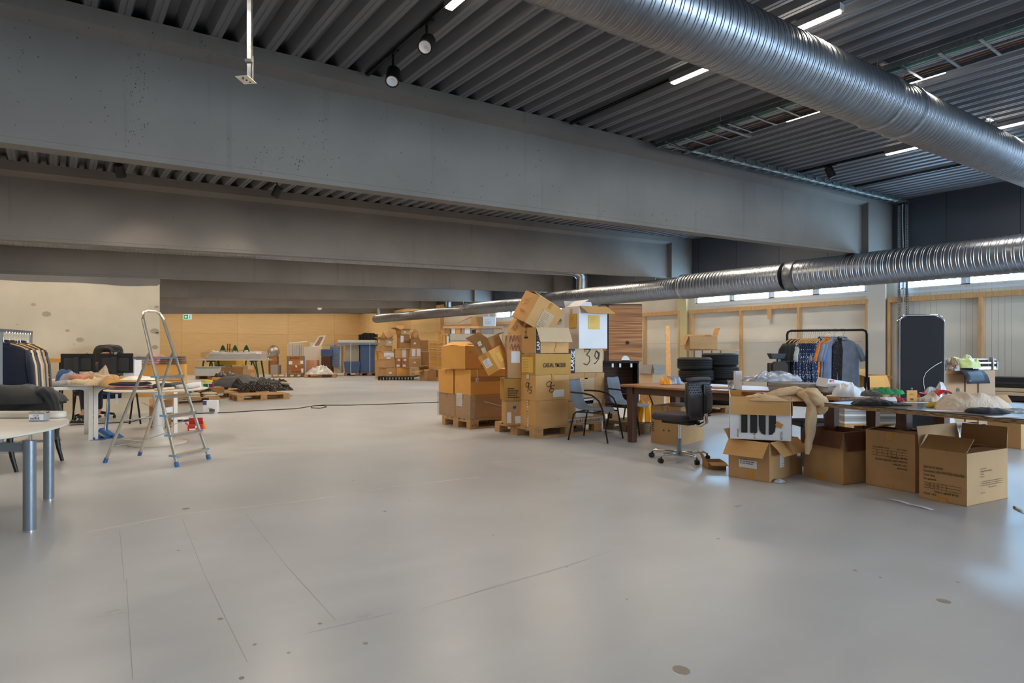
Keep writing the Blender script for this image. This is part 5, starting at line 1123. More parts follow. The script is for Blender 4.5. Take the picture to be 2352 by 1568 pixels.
# right column behind
pA2 = G(1306, 1001); dC = dA + .42
x0, y0 = at(1318, dC)
b = Carton('carton with a white Cotton & Co sheet and printed tape, low behind the grey chair', (x0 - .16, y0 - .0, .146), 0, .78, .6, zat(921, dC) - .146, 'card_b'); b.label('F', .19, .09, .34, .27, 'white_card').text('F', .22, .24, .062, 'Cotton & Co As', sx=.75).label('F', .0, .0, .78, .07, 'tape_light', h=.007).text('F', .02, .012, .055, 'OBEY SORT INGEN SORT', sx=1.1).label('F', .2, b.h - .06, .5, .05, 'tape_light', 2).text('F', .24, b.h - .05, .045, 'INGEN SORT').done()
z = zat(920, dC); b = Carton('carton with a large paper sheet on its front, second from below in the right column', (x0 - .13, y0, z), 0, .73, .6, zat(857, dC) - z, 'card_b', tape=True); b.label('F', .24, .02, .28, .30, 'card_e').lines('F', .27, .28, .14, 8, .03, 'ink_faded').label('F', .33, b.h - .09, .06, .09, 'tape').label('F', .56, b.h - .06, .05, .05, 'tape').done()
z = zat(856, dC); b = Carton('carton marked 39 by hand with a LARGE strip on its left edge', (x0 - .1, y0, z), .02, .68, .55, zat(801, dC) - z, 'card_e'); b.label('F', .0, .0, .115, b.h, 'black_band').text('F', .092, .03, .10, 'LARGE', 'paper', 86, .95).scrawl('F', .26, .12, .22, DIG['3'], wid=.011).scrawl('F', .43, .13, .2, DIG['9b'], wid=.011).label('F', .3, b.h - .05, .05, .05, 'tape').done()
z = zat(800.5, dC); b = Carton('tall white carton with yellow labels and an open flap atop the right column', (*at(1330, dC - .05), z), -.12, .50, .36, zat(703, dC) - z, 'white_card', flaps={'f': (128, .17, .05), 'b': (15, .1), 'l': (-60, .2)}, inner='card_a'); b.label('F', .16, .28, .20, .2, 'yellow_label').label('L', .12, .30, .18, .2, 'yellow_label').lines('F', .19, .44, .12, 3, .03).lines('L', .16, .45, .1, 3, .03).label('L', .14, b.h - .09, .05, .06, 'tape_light').done()
# tilted cartons on top
def tilt_box(label, px, py, dep, w_, d_, h_, ry, rz, m, **k):
    x, y = at(px, dep); c = Carton(label, (x, y, zat(py, dep)), 0, w_, d_, h_, m, rot=(0, 0, 0), **k)
    c.root.rotation_euler = (Matrix.Rotation(-YAW, 3, 'Z') @ Matrix.Rotation(R(ry), 3, 'Y') @ Matrix.Rotation(rz, 3, 'Z')).to_euler(); return c
b = tilt_box('big open carton tilted on top of the tall stack, red handwriting on its side', 1206, 740, dA + .12, .50, .36, .42, 29, .62, 'card_a', flaps={'f': (-80, .2), 'b': (-82, .2)}, tape=False)
b.label('F', .17, .05, .22, .24, 'card_e').lines('F', .2, .25, .12, 9, .022, 'ink').label('F', .22, b.h - .08, .05, .08, 'tape').scrawl('L', .1, .26, .1, [[(0, 0), (.2, .5), (.4, .1), (.6, .6), (.8, .2), (1, .7), (1.4, .9)], [(.1, -.5), (.5, -.1), (.8, -.3), (1.1, .2)], [(.1, -1.4), (.3, -1), (.4, -1.5), (.7, -1.0), (.8, -1.5), (1.3, -1.1), (1.4, -1.5)]], 'ink_red', .006).done()
b = tilt_box('small tilted carton with a printed table, wedged under the big tilted carton', 1191, 774, dA + .3, .42, .34, .26, 29, .62, 'card_a'); b.lines('L', .1, .2, .14, 8, .02, 'ink', .008).done()
b = tilt_box('open carton leaning left on the shrink wrapped stack, white labels on its side', 1142, 826, dB + .1, .28, .28, .34, -24, .95, 'card_d', flaps={'l': (45, .17), 'r': (95, .16), 'b': (70, .15)}); b.label('L', .08, .28, .06, .07, 'white_card').label('L', .1, .16, .07, .08, 'white_card').done()
b = tilt_box('orange yellow carton leaning with a white diamond shaped label', 1147, 849, dB - .1, .3, .22, .30, -30, .95, 'card_c'); b.label('L', .04, .1, .12, .12, 'white_card').lines('L', .06, .2, .08, 5, .02).label('F', .1, .08, .1, .14, 'yellow_label').done()
# shrink wrapped stack
pU = G(1080, 986); pallet('wooden pallet stamped on its corner block, under the shrink wrapped cartons', (pU.x, pU.y, 0), 0, 1.25, .85, 'pallet_wood')
q = MB(); F_ = Face((pU.x, pU.y - .0015, 0), (1, 0, 0), (0, 0, 1)); letters(q, F_, .03, .04, 'U+C', .05, .001); tag(q.build('stamp', 'ink'), 'black stamped letters on the corner block of the pallet under the wrapped cartons', 'stamp')
dU = depth(pU.x + .02, pU.y + .03); w_ = 1.12
b = Carton('shrink wrapped carton at the bottom front of the left stack, white sheet on its side', (pU.x + .02, pU.y + .03, .146), 0, .95, .44, zat(908, dU) - .146, 'card_b', bulge=.01); b.label('L', .05, b.h * .5, .17, .2, 'white_card').lines('L', .07, b.h * .8, .12, 5, .03).done()
hB = zat(908, dU)
Carton('shrink wrapped carton at the bottom back of the left stack', (pU.x + .03, pU.y + .50, .146), 0, .8, .5, hB - .146, 'card_b').done()
b = Carton('orange brown carton in the middle of the left stack, white cord hanging over it', (pU.x + .02, pU.y + .02, hB + .002), 0, .93, .46, zat(849, dU) - hB, 'card_c', bulge=.008, tape=False); b.label('F', .0, b.h * .52, .93, b.h * .2, 'card_d', h=.003).label('F', .78, b.h * .25, .045, b.h * .7, 'tape_light').label('F', .78, b.h * .22, .13, .035, 'tape_light', 24).label('F', .11, b.h * .62, .008, b.h * .36, 'paper').label('F', .095, b.h * .52, .05, .055, 'white_card', 10).scrawl('F', .105, b.h * .55, .03, [[(0, 0), (.5, 1), (1, 0), (.5, .5)]], 'ink').done()
Carton('orange brown carton behind the cord carton, middle layer of the left stack', (pU.x + .0, pU.y + .50, hB + .002), .0, .7, .46, zat(849, dU) - hB - .01, 'card_c').done()
hM = zat(848, dU)
b = Carton('wide battered carton on top of the left stack with bent corner flap', (pU.x - .04, pU.y + .08, hM + .002), .10, .62, .62, zat(795, dU) - hM, 'card_c', bulge=.012, flaps={'l': (-70, .2), 'f': (-86, .3), 'b': (-86, .3), 'r': (-80, .2)}); b.label('F', .33, b.h - .08, .1, .08, 'tape').lines('F', .3, .05, .3, 2, .025, 'ink', .012).lines('F', .06, b.h - .08, .1, 3, .02, 'ink_faded').done()
# film over the bottom layer
m = MB(); e = .012; x0, y0, x1, y1 = pU.x + .0, pU.y + .01, pU.x + 1.0, pU.y + 1.02; P = []
for j in range(9):
    z = .13 + (hB - .12) * j / 8; r_ = []
    for (ax, ay, bx_, by) in ((x0, y1, x0, y0), (x0, y0, x1, y0), (x1, y0, x1, y1), (x1, y1, x0, y1)):
        for k in range(8): f = k / 8; r_.append((ax + (bx_ - ax) * f + .012 * nz(k * .9, j * .6, ax), ay + (by - ay) * f + .012 * nz(k * .7, j * .9, by) - e, z))
    P.append(r_)
m.loft(P, cap=False); o = m.build('shrink_film', 'film', None, smooth='all'); tag(o, 'clear shrink film wound around the bottom cartons of the left stack', 'plastic film')
m = MB(); m.tube([(pU.x + .25, pU.y - .012, hB - .1), (pU.x + .6, pU.y - .015, hB * .62), (pU.x + 1.0, pU.y - .01, .25), (pU.x + 1.15, pU.y - .02, .16)], [.02, .03, .03, .02], 6, flat=.4); m.build('twisted_film', 'film_heavy', o, smooth='all')

# tall zebra wood cabinet in two parts, behind the chairs
dQ = 10.1
pq = G(1440, 978); pallet('wooden pallet under the striped wood cabinets', (pA.x + 1.32, pA.y + .95, 0), 0, 1.25, .9, 'pallet_old')
t = thing('grey_board', 'pale grey board lying on the pallet under the cabinets', 'board', (pA.x + 1.34, pA.y + .97, .146)); MB().b2((0, 0, 0), (1.1, .7, .13)).build('panel', 'card_grey', t, bevel=.003)
x, y = at(1398, dQ); 
def zcab(name, label, px0, px1, pxl, yt, yb, dep, z0=None):
    x, y = at(px0, dep); w_ = (px1 - px0) * dep / 1450; z0 = zat(yb, dep) if z0 is None else z0; z1 = zat(yt, dep)
    t = thing(name, label, 'cabinet', (x, y, z0), -YAW); return t, w_, z1 - z0
zc = zat(829, dQ)
t, w_, h_ = zcab('lower_cabinet', 'dark open lower cabinet of striped wood, small pale hooks along its top', 1372, 1467, 0, 829, 960, dQ, .278)
MB().b2((0, .015, 0), (.018, .42, h_ - .02)).b2((0, .40, 0), (w_, .42, h_ - .02)).b2((0, .0, 0), (w_, .42, .03)).build('body', 'zebra_dark', t)
MB().b2((w_ - .02, 0, 0), (w_, .42, h_ - .02)).build('side_panel', 'black_metal', t); MB().b2((-.005, -.01, h_ - .03), (w_ + .005, .43, h_)).build('top_panel', 'black_metal', t)
MB().b2((.02, .1, h_ * .28), (w_ - .02, .4, h_ * .3)).build('shelf', 'zebra_dark', t)
for k in (.35, .53, .80): MB().b2((w_ * k, -.002, h_ - .10), (w_ * k + .03, .01, h_ - .04)).build('hook', 'tag_white', t)
t, w_, h_ = zcab('tall_cabinet', 'striped zebra wood upper cabinet with a black round grommet and a white half disc', 1398, 1475, 0, 698, 829, dQ - .02, .278 + h_)
MB().b2((0, .0, .005), (w_, .02, h_ - .02)).build('front_panel', 'zebra_wood', t); MB().b2((-.11, .03, .16), (-.01, .4, h_ - .02)).build('side_panel', 'zebra_wood', t); MB().b2((-.012, .0, .0), (.0, .42, h_ - .02)).b2((-.12, .025, h_ - .02), (w_, .42, h_)).build('trim', 'black_metal', t)
MB().b2((-.012, .03, 0), (w_, .42, h_ - .03)).build('body', 'zebra_dark', t)
m = MB(); m.M = Matrix.Translation((w_ * .56, -.001, h_ * .32)) @ Matrix.Rotation(R(90), 4, 'X'); m.lathe([(0, 0), (.03, 0), (.03, .004), (0, .004)], 20); m.build('grommet', 'black_plastic', t)
m = MB(); m.prism([(w_ * .5 + .065 * math.cos(a), .075 * math.sin(a)) for a in [pi * k / 14 for k in range(15)]], 0, .005); m2 = MB(); m2.M = Matrix.Rotation(R(90), 4, 'X') @ Matrix.Identity(4); m2.prism([(w_ * .5 + .065 * math.cos(a), .012 + .075 * math.sin(a)) for a in [pi * k / 14 for k in range(15)]], .001, .006); m2.build('half_disc', 'tag_white', t)
MB().b2((w_ * .38, -.008, .004), (w_ * .62, 0, .014)).build('rail', 'black_metal', t)
# carton with flaps right of the cabinets, on the pallets
x, y = at(1502, 11.2); nbc('pale carton with hanging flaps right of the striped cabinets, on a tyre pallet', 1499, 1469, 1525, 905, 838, dep=11.4, yaw=-.1, m='card_e', flaps={'f': (172, .16), 'l': (168, .16)}, inner='card_grey', dmax=.5).scrawl('F', .12, .1, .08, DIG['3'], 'card_grey', .004).done()
m = nbc('plain carton stack base standing on the floor behind the wooden table', 1499, 1470, 1525, 955, 906, dep=11.4, yaw=-.1, m='card_d', dmax=.5).done()
# stacking armchairs
def armchair(label, C, yaw):
    t = thing('stacking_chair', label, 'chair', C, yaw, None)
    for i in range(1):
        P = []; prof = [(-.30, .80), (-.275, .66), (-.25, .52), (-.22, .44), (-.15, .405), (.0, .40), (.12, .41), (.20, .40), (.235, .375)]
        hw = [.17, .175, .18, .19, .215, .225, .225, .21, .15]
        m = MB(); rings = []
        for (x, z), w2 in zip(prof, hw):
            rings.append([(x + (.0), w2 * s, z + (.012 * (abs(s) ** 2))) for s in (-1, -.75, -.4, 0, .4, .75, 1)])
        m.loft(rings, cap=False, closed=False); m.build('seat_shell', mat('shell_blue', (114, 121, 132), .7, var=.1, scale=14, bump=.15), t, smooth='all', thick=.014, subsurf=1)
    for s in (-1, 1):
        y = s * .255
        m = MB(); m.tube([(.30, y + s * .01, 0), (.262, y, .22), (.225, y, .42), (.17, y, .54), (.08, y, .605), (-.04, y, .63), (-.18, y, .635), (-.25, y - s * .05, .635)], .0115, 8); m.build('armrest_leg', 'black_metal', t, smooth=True)
        m = MB(); m.tube([(-.27, y - s * .01, 0), (-.235, y - s * .03, .2), (-.205, y - s * .04, .34), (-.17, y - s * .04, .375), (.0, y - s * .035, .38), (.235, y, .375)], .0115, 8); m.build('rear_leg', 'black_metal', t, smooth=True)
    m = MB(); m.tube([(.1, -.22, .382), (.1, .22, .382)], .01, 8); m.tube([(-.15, -.22, .378), (-.15, .22, .378)], .01, 8); m.build('crossbar', 'black_metal', t)
    return t
f1, f2, f3 = G(1311, 1011), G(1384, 1017), G(1335, 1001)
u = (f2 - f1); a = math.atan2(u.y, u.x); c = (f1 + f2) / 2 + Vector((-u.y, u.x, 0)).normalized() * .26
ch = armchair('grey blue stacking armchair with black tube frame, in front of the tall carton stack', c, a)
c2 = (G(1400, 991) + G(1447, 1001)) / 2 ; u2 = Vector((math.cos(a - .1), math.sin(a - .1), 0)); c2 = c2 + Vector((-u2.y, u2.x, 0)) * .26 + u2 * .04
dup(ch, c2, a - .16, 'grey blue stacking armchair pushed in behind the corner leg of the wooden table')
# ------------------------------------------------------------------ right part of the hall
TZ = .75
t = thing('wooden_table', 'long worn wooden table with thick square legs, beside the office chair', 'table', (6.0, 3.0, 0))
MB().b2((0, 0, TZ - .032), (1.05, 2.84, TZ)).build('tabletop', 'worn_wood', t, bevel=.006)
for x, y in ((.10, 2.72), (.95, 2.72), (.10, .12), (.95, .12)):
    m = MB(); a, b_ = .052, .042; m.hexa([(x - b_, y - b_, 0), (x + b_, y - b_, 0), (x + b_, y + b_, 0), (x - b_, y + b_, 0), (x - a, y - a, TZ - .032), (x + a, y - a, TZ - .032), (x + a, y + a, TZ - .032), (x - a, y + a, TZ - .032)]); m.build('leg', 'walnut_leg', t, bevel=.004)
MB().b2((.07, .1, TZ - .12), (.09, 2.74, TZ - .032)).b2((.96, .1, TZ - .12), (.98, 2.74, TZ - .032)).b2((.07, 2.73, TZ - .12), (.98, 2.75, TZ - .032)).b2((.07, .09, TZ - .12), (.98, .11, TZ - .032)).build('apron', 'walnut_leg', t)
g1, g2 = G(1893, 924.5, TZ), G(2352, 962, TZ); u = (g1 - g2).normalized(); ya = math.atan2(u.y, u.x); L2 = 2.9; st_ = g1 - u * L2
t = thing('black_table', 'long black table with a chipped plywood edge, covered with clothes and packets', 'table', (st_.x, st_.y, 0), ya)
MB().b2((0, -1.38, TZ - .006), (L2, 0, TZ)).build('tabletop', 'tabletop_black', t); MB().b2((0.001, -1.379, TZ - .036), (L2 - .001, -.001, TZ - .006)).build('edge_board', 'plywood_edge', t)
for x, y in ((L2 - .25, -1.3), (L2 - .25, -.72), (.1, -.12), (.1, -1.3)): MB().b2((x - .045, y - .045, 0), (x + .045, y + .045, TZ - .036)).build('leg', 'walnut_leg', t)
# office chair
c = G(1560, 1056); ang = math.atan2(-RY * .75 + FY, -RX * .75 + FX)
t = thing('office_chair', 'dark office chair with perforated backrest and polished five star base beside the wooden table', 'office chair', c, ang)
m = MB(); m.rbox((.02, 0, .475), (.46, .46, .07), .11); m.build('seat', mat('seat_fabric', (70, 62, 66), .85, var=.1, scale=30, bump=.2), t, smooth=True, bevel=.022)
m = MB(); m.b2((-.2, -.1, .40), (.16, .1, .435)); m.tube([(.05, -.1, .41), (.16, -.24, .405)], .01); m.build('mechanism', 'black_plastic', t, bevel=.01)
m = MB(); rings = []; prof = [(-.245, .47, .15), (-.27, .54, .20), (-.275, .66, .215), (-.26, .78, .205), (-.235, .875, .19)]
m.loft([[(x - .05 * (1 - abs(s) ** 2), w2 * s, z) for s in (-1, -.8, -.5, 0, .5, .8, 1)] for x, z, w2 in prof], cap=False, closed=False); m.build('backrest_shell', mat('shell_dark', (62, 62, 68), .5, var=.05), t, smooth='all', thick=.02, subsurf=1)
m = MB()
for j in range(15):
    z = .50 + j * .0255; kk = (z - .47) / .4; xw = .15 + .06 * math.sin(kk * 2.6)
    for i in range(-6, 7):
        if abs(i) < 2: continue
        yy = (i + (.5 if j % 2 else 0)) * .029; s = yy / (.2); 
        if abs(yy) > xw: continue
        x = -.262 - .05 * (1 - s * s) - .012; x += (.02 if z > .8 else 0) * ((z - .8) / .08 if z > .8 else 0); m.box((x, yy, z), (.006, .008, .011), (0, 0, .35 * s))
m.build('perforation', 'black_plastic', t)
m = MB(); m.tube([(-.25, -.19, .885), (-.272, -.1, .893), (-.282, 0, .895), (-.272, .1, .893), (-.25, .19, .885)], .022, 10); m.build('top_cushion', 'seat_fabric', t, smooth='all')
m = MB(); m.loft([[(-.245 - .02 - .05 * (1 - abs(s) ** 2) + .035, w2 * s * .95, z) for s in (-1, -.5, 0, .5, 1)] for z, w2 in ((.5, .16), (.65, .21), (.85, .19))], cap=False, closed=False); m.build('back_cushion', 'seat_fabric', t, smooth='all', thick=.03)
MB().box((-.335, 0, .64), (.03, .055, .20)).box((-.325, 0, .77), (.03, .045, .14)).build('lumbar_bar', 'black_plastic', t, bevel=.01)
m = MB(); m.tube([(-.12, -.03, .42), (-.25, -.03, .40), (-.325, -.03, .44), (-.335, 0, .54)], .024, 10); m.build('back_bracket', 'chrome', t, smooth=True)
m = MB(); m.tube([(0, 0, .2), (0, 0, .41)], .014, 12); m.build('piston', 'chrome', t, smooth=True); m = MB(); m.tube([(0, 0, .085), (0, 0, .235)], .026, 16); m.build('gas_column', 'steel_grey', t, smooth=True)
for k in range(5):
    a = 2 * pi * k / 5 + 2.55 - .63 - ang; r_ = .315
    m = MB(); m.tube([(0, 0, .075), (.15 * math.cos(a), .15 * math.sin(a), .082), (.27 * math.cos(a), .27 * math.sin(a), .088), (r_ * math.cos(a), r_ * math.sin(a), .068)], [.036, .026, .022, .016], 10, flat=.6); ar_ = m.build('base_arm', 'alu', t, smooth='all')
    m = MB(); m.M = Matrix.Translation((r_ * math.cos(a), r_ * math.sin(a), 0)) @ Matrix.Rotation(a + 1.2, 4, 'Z'); caster(m, (0, 0, 0), .027); m.tube([(-.022, 0, .027), (.022, 0, .027)], .026, 14); m.build('caster', 'black_plastic', ar_)
# cartons on the floor, right group
def fbox(label, C_, L_, R_, yt, m, **k):
    c, l, r_ = G(*C_), G(*L_), G(*R_); u = (r_ - c); v = (l - c); a1 = math.atan2(u.y, u.x); a2 = math.atan2(v.y, v.x) - pi / 2; yaw = (a1 + a2) / 2
    if abs(a1 - a2) > pi: yaw += pi
    d = depth(c.x, c.y); return Carton(label, c, yaw, u.length, v.length, zat(yt, d), m, seed=C_[0], **k)
b = fbox('open carton printed LADY KNITTED SWEATER, nearest carton at the right, two flaps standing up', (2221, 1163.5), (2114.5, 1141), (2303, 1142), 1041.7, 'card_b', flaps={'l': (-50, .16), 'b': (8, .17), 'r': (8, .17), 'f': (-92, .17)}, inner='card_in')
if True:
    W_, H_ = b.d, b.h
    def knit(f, W_, sc=1, rot=0, m='ink'):
        u0 = W_ * .11; s = .024 * sc
        for i, (tx, dx) in enumerate((('Style No: YT7670V9', 0), ('Description: LADY KNITTED SWEATER', 0), ('Color: Navy', 0), ('Size assorted', 0))): b.text(f, u0, H_ * .62 - i * .031 * sc, s, tx, m, 0, .74)
        b.table(f, u0, H_ * .62 - .158 * sc, W_ * .80 * sc ** .3, .044 * sc, (.1, .2, .3, .4, .5, .62), m)
        b.text(f, u0 + .01, H_ * .62 - .131 * sc, .016, 'S     M     L    XL', m).text(f, u0 + .01, H_ * .62 - .153 * sc, .016, '2     3     3     2', m).text(f, u0 + W_ * .22, H_ * .62 - .188 * sc, s * .95, 'TOTAL 2  ASSORT 20 PCS', m, 0, .7).text(f, u0, H_ * .62 - .212 * sc, s * .9, 'CNO: 14/2', m)
    knit('L', b.d, 1.0); 
b.label('L', b.d * .44, b.h - .035, .05, .035, 'tape', h=.003).label('L', b.d * .4, .0, .07, .04, 'tape', h=.003)
b.text('F', b.w * .3, b.h * .66, .016, 'Style No: YT7670V9\nDescription: LADY KNITTED SWEATER\nColor: Navy\nSize assorted', 'ink', 0, .6).table('F', b.w * .3, b.h * .35, b.w * .55, .03, (.12, .25, .4, .5, .7)).text('F', b.w * .5, b.h * .29, .014, 'TOTAL 2 ASSORT 20 PCS', 'ink', 0, .7).text('F', b.w * .3, b.h * .2, .014, 'CNO: 14/2').done()
b = fbox('closed carton with upside down print, second from the right under the black table', (2102, 1132.5), (1995, 1110.6), (2135, 1122), 997.5, 'card_b', flaps={'f': (-84, .17), 'b': (-70, .15), 'l': (-84, .12), 'r': (-80, .12)}, inner='card_in')
F_ = b.L; b.L = Face(F_.p(b.d * .86, b.h * .36, 0), -F_.ex, -F_.ey); b.L.n = F_.n   # print stands on its head
for i, tx in enumerate(('Size assorted', 'Color: Light Grey', 'Description: LADY KNITTED SWEATER', 'Style No: YT7670VB')): b.text('L', 0, -.075 + (3 - i) * .030 - .03, .022, tx, 'ink', 0, .72)
b.table('L', 0, -.150, b.d * .72, .05, (.14, .3, .42, .55, .7, .85)).text('L', .0, -.178, .019, 'CNO: 14/7', 'ink').text('L', b.d * .35, -.178, .019, 'TOTAL 2 ASSORT 10 PCS', 'ink', 0, .7)
b.L = F_; b.label('L', b.d * .42, b.h - .07, .06, .07, 'tape', h=.003).label('L', b.d * .42, 0, .06, .03, 'tape', h=.003).done()
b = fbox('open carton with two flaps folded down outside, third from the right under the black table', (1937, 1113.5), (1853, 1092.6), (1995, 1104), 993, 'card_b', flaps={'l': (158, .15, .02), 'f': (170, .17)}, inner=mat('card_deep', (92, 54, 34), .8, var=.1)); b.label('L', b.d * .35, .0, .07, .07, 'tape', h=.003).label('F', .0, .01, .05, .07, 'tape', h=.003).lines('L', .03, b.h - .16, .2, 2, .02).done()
b = fbox('open carton with battered flaps hanging out and white labels, under the white carton', (1767.5, 1108.4), (1676, 1093), (1822.5, 1087), 1017, 'card_b', flaps={'l': (150, .16, -.02), 'f': (140, .16, .03), 'b': (30, .1)}, inner='card_a'); b.label('L', b.d * .27, b.h * .3, .17, .07, 'white_card', h=.004).lines('L', b.d * .3, b.h * .5, .14, 3, .018, 'ink', .006).label('F', b.w * .35, b.h * .3, .09, .12, 'white_card', h=.004).lines('F', b.w * .4, b.h * .4, .07, 2, .02).label('L', b.d * .5, 0, .05, .1, 'tape', h=.003).done()
Carton('dark small carton between the battered carton and the open carton', (*G(1842, 1089).xy, 0), .6, .12, .2, .16, 'card_d').done()
t = Carton('low open carton lying behind the battered carton on the floor', (*G(1668, 1078).xy, 0), .9, .22, .18, .07, 'card_d', flaps={'l': (100, .1), 'b': (30, .1)}).done()
g = G(1767.5, 1108.4); dd = depth(g.x, g.y); z0 = zat(1014.5, dd + .03)
C1 = at(1817, dd + .03); v_ = (math.cos(2.5), math.sin(2.5)); yw = -YAW + R(7) + pi / 2 - pi
b = nbc('white carton with big black letter shapes and folded brown flaps, holding a sweater', 1817, 1677, 1849, 1013, 913, dep=dd + .02, yaw=.62, m='white_card', flaps={'l': (176, .165), 'f': (177, .165)}, inner='card_a')
W_ = b.d; s = W_
for i, (u0, wd, rl, rr) in enumerate(((.185, .105, 0, 0), (.335, .115, 0, 0), (.475, .115, 1, 0), (.64, .115, 0, 1))):
    q = MB(); zt_, zb_ = b.h - .15, b.h * .16 if not (rl or rr) else b.h * .13; F_ = b.L; P = [(u0 * s, zt_), ((u0 + wd) * s, zt_)]
    P += [((u0 + wd) * s, zb_ + .09), ((u0 + wd * .85) * s, zb_ + .03), ((u0 + wd * .5) * s, zb_ + .004), ((u0 + wd * .2) * s, zb_)] if rr else [((u0 + wd) * s, zb_)]
    P += [((u0 + wd * .8) * s, zb_), ((u0 + wd * .4) * s, zb_ + .01), ((u0 + wd * .1) * s, zb_ + .04), (u0 * s, zb_ + .09)] if rl else [(u0 * s, zb_)]
    q.add([F_.p(x, y, .0095) for x, y in P], [list(range(len(P)))]); q.build('printed_letter', 'black_band', b.root)
b.text('L', s * .14, .02, .022, 'elinavate', 'ink', 90).text('L', s * .42, .01, .022, '50  BIR', 'ink', 90).text('L', s * .86, .01, .022, 'BESTSEL', 'ink', 90).label('L', s * .74, b.h * .36, .06, .04, 'tape', -30, .012).label('F', .02, .02, .004, .2, 'card_grey').done()
for i, (u, v) in enumerate(((.1, .9), (.2, .87), (.24, .86), (.5, .86), (.38, .72), (.42, .7), (.4, .62), (.46, .6))): pass
# beige sweater over the white carton
wx, wy, wz = b.root.location; hx, hy = math.cos(.62), math.sin(.62)
o = heap('beige_sweater', 'beige fine knit sweater stuffed in the white carton and hanging down its right side', 'sweater', (wx + hx * .1 - hy * .12, wy + hy * .1 + hx * .12, wz + b.h - .035), .62, .24, .085, cloth('c_sweater', (208, 176, 136), bump=.15), 61, .62 + pi / 2 + .1, rough=.8)
Mi = (Matrix.Translation(o.location) @ Matrix.Rotation(o.rotation_euler.z, 4, 'Z')).inverted()
wp = lambda px, py, d: Mi @ Vector((*at(px, d), zat(py, d)))
d1 = dd + .02
cloth_tube('sleeve', 'c_sweater', o, [wp(1835, 903, d1 + .1), wp(1858, 908, d1), wp(1866, 930, d1 - .02), wp(1863, 965, d1 - .03), wp(1860, 1000, d1 - .03), wp(1856, 1030, d1 - .03), wp(1854, 1043, d1 - .03)], [.05, .075, .06, .06, .05, .035, .02], .5, 7, .3)
cloth_tube('hood', 'c_sweater', o, [wp(1850, 903, d1 + .05), wp(1866, 908, d1), wp(1882, 922, d1), wp(1888, 938, d1 - .02), wp(1876, 947, d1 - .02)], [.05, .075, .075, .055, .025], .8, 9, .45)
cloth_tube('neckline', 'c_sweater', o, [wp(1760, 908, d1 + .12), wp(1795, 902, d1 + .1), wp(1825, 897, d1 + .12), wp(1850, 901, d1 + .1)], [.03, .06, .06, .04], .6, 11, .4)
# carton behind the office chair
b = fbox('closed carton with stencilled side print behind the office chair', (1563, 1023), (1498, 1015), (1608, 1009.5), 935, 'card_b'); b.text('L', b.d * .15, b.h * .62, .035, 'STYLE  NO', 'ink', -90 + 90, .8).text('L', b.d * .12, b.h * .3, .05, 'STYLE', 'ink', 90).text('L', b.d * .42, b.h * .34, .03, 'M', 'ink').text('L', b.d * .6, b.h * .34, .03, 'M', 'ink').text('F', b.w * .3, b.h * .45, .03, 'PCS 40', 'ink', 80).done()
# tyres
def tire(label, x, y, z, r=.325, w_=.225, group=None):
    t = thing('car_tire', label, 'tyre', (x, y, z), random.random() * 6, group); P = []
    prof = [(r * .62, .02), (r * .70, .0), (r * .86, -.0), (r * .96, .022), (r * .995, .045)]
    for k in range(5):
        a = .05 + (w_ - .1) * k / 4; prof += [(r, a), (r, a + .018)] + ([(r - .012, a + .02), (r - .012, a + .026)] if k < 4 else [])
    prof += [(r * .995, w_ - .04), (r * .96, w_ - .022), (r * .86, w_), (r * .70, w_), (r * .62, w_ - .02), (r * .6, w_ * .5)]
    m = MB(); m.loft([[(q * math.cos(2 * pi * k / 48), q * math.sin(2 * pi * k / 48), z_) for k in range(48)] for q, z_ in prof] + [[(prof[0][0] * math.cos(2 * pi * k / 48), prof[0][0] * math.sin(2 * pi * k / 48), prof[0][1]) for k in range(48)]], cap=False); m.build('tread', 'tire', t, smooth=True)
    m = MB(); m.lathe([(r * .6, .03), (r * .6, w_ - .03), (r * .57, w_ - .03), (r * .52, w_ * .6), (r * .15, w_ * .62), (r * .12, w_ * .7), (0, w_ * .7)], 32); m.build('rim', 'steel_grey', t, smooth=True)
    return t
xa, ya_ = at(1597, 12.0); xb, yb_ = at(1657, 12.35)
pallet('wooden pallet under the two tyre stacks', (9.5, 7.18, 0), 0, 1.48, .88, 'pallet_wood')
ord_ = ('bottom', 'second from below', 'third from below', 'top')
t1 = tire('black car tyre on rim, bottom of the left tyre stack', xa, ya_, .146)
for k in range(1, 4): dup(t1, (xa + .02 * (-1) ** k, ya_, .146 + .228 * k), k, 'black car tyre, %s of the left tyre stack' % ord_[k])
t2 = tire('black car tyre, bottom of the right tyre stack', xb, yb_, .146, .345, .245)
for k in range(1, 4): dup(t2, (xb - .015 * k, yb_, .146 + .248 * k), k, 'black wide car tyre, %s of the right tyre stack' % ord_[k])
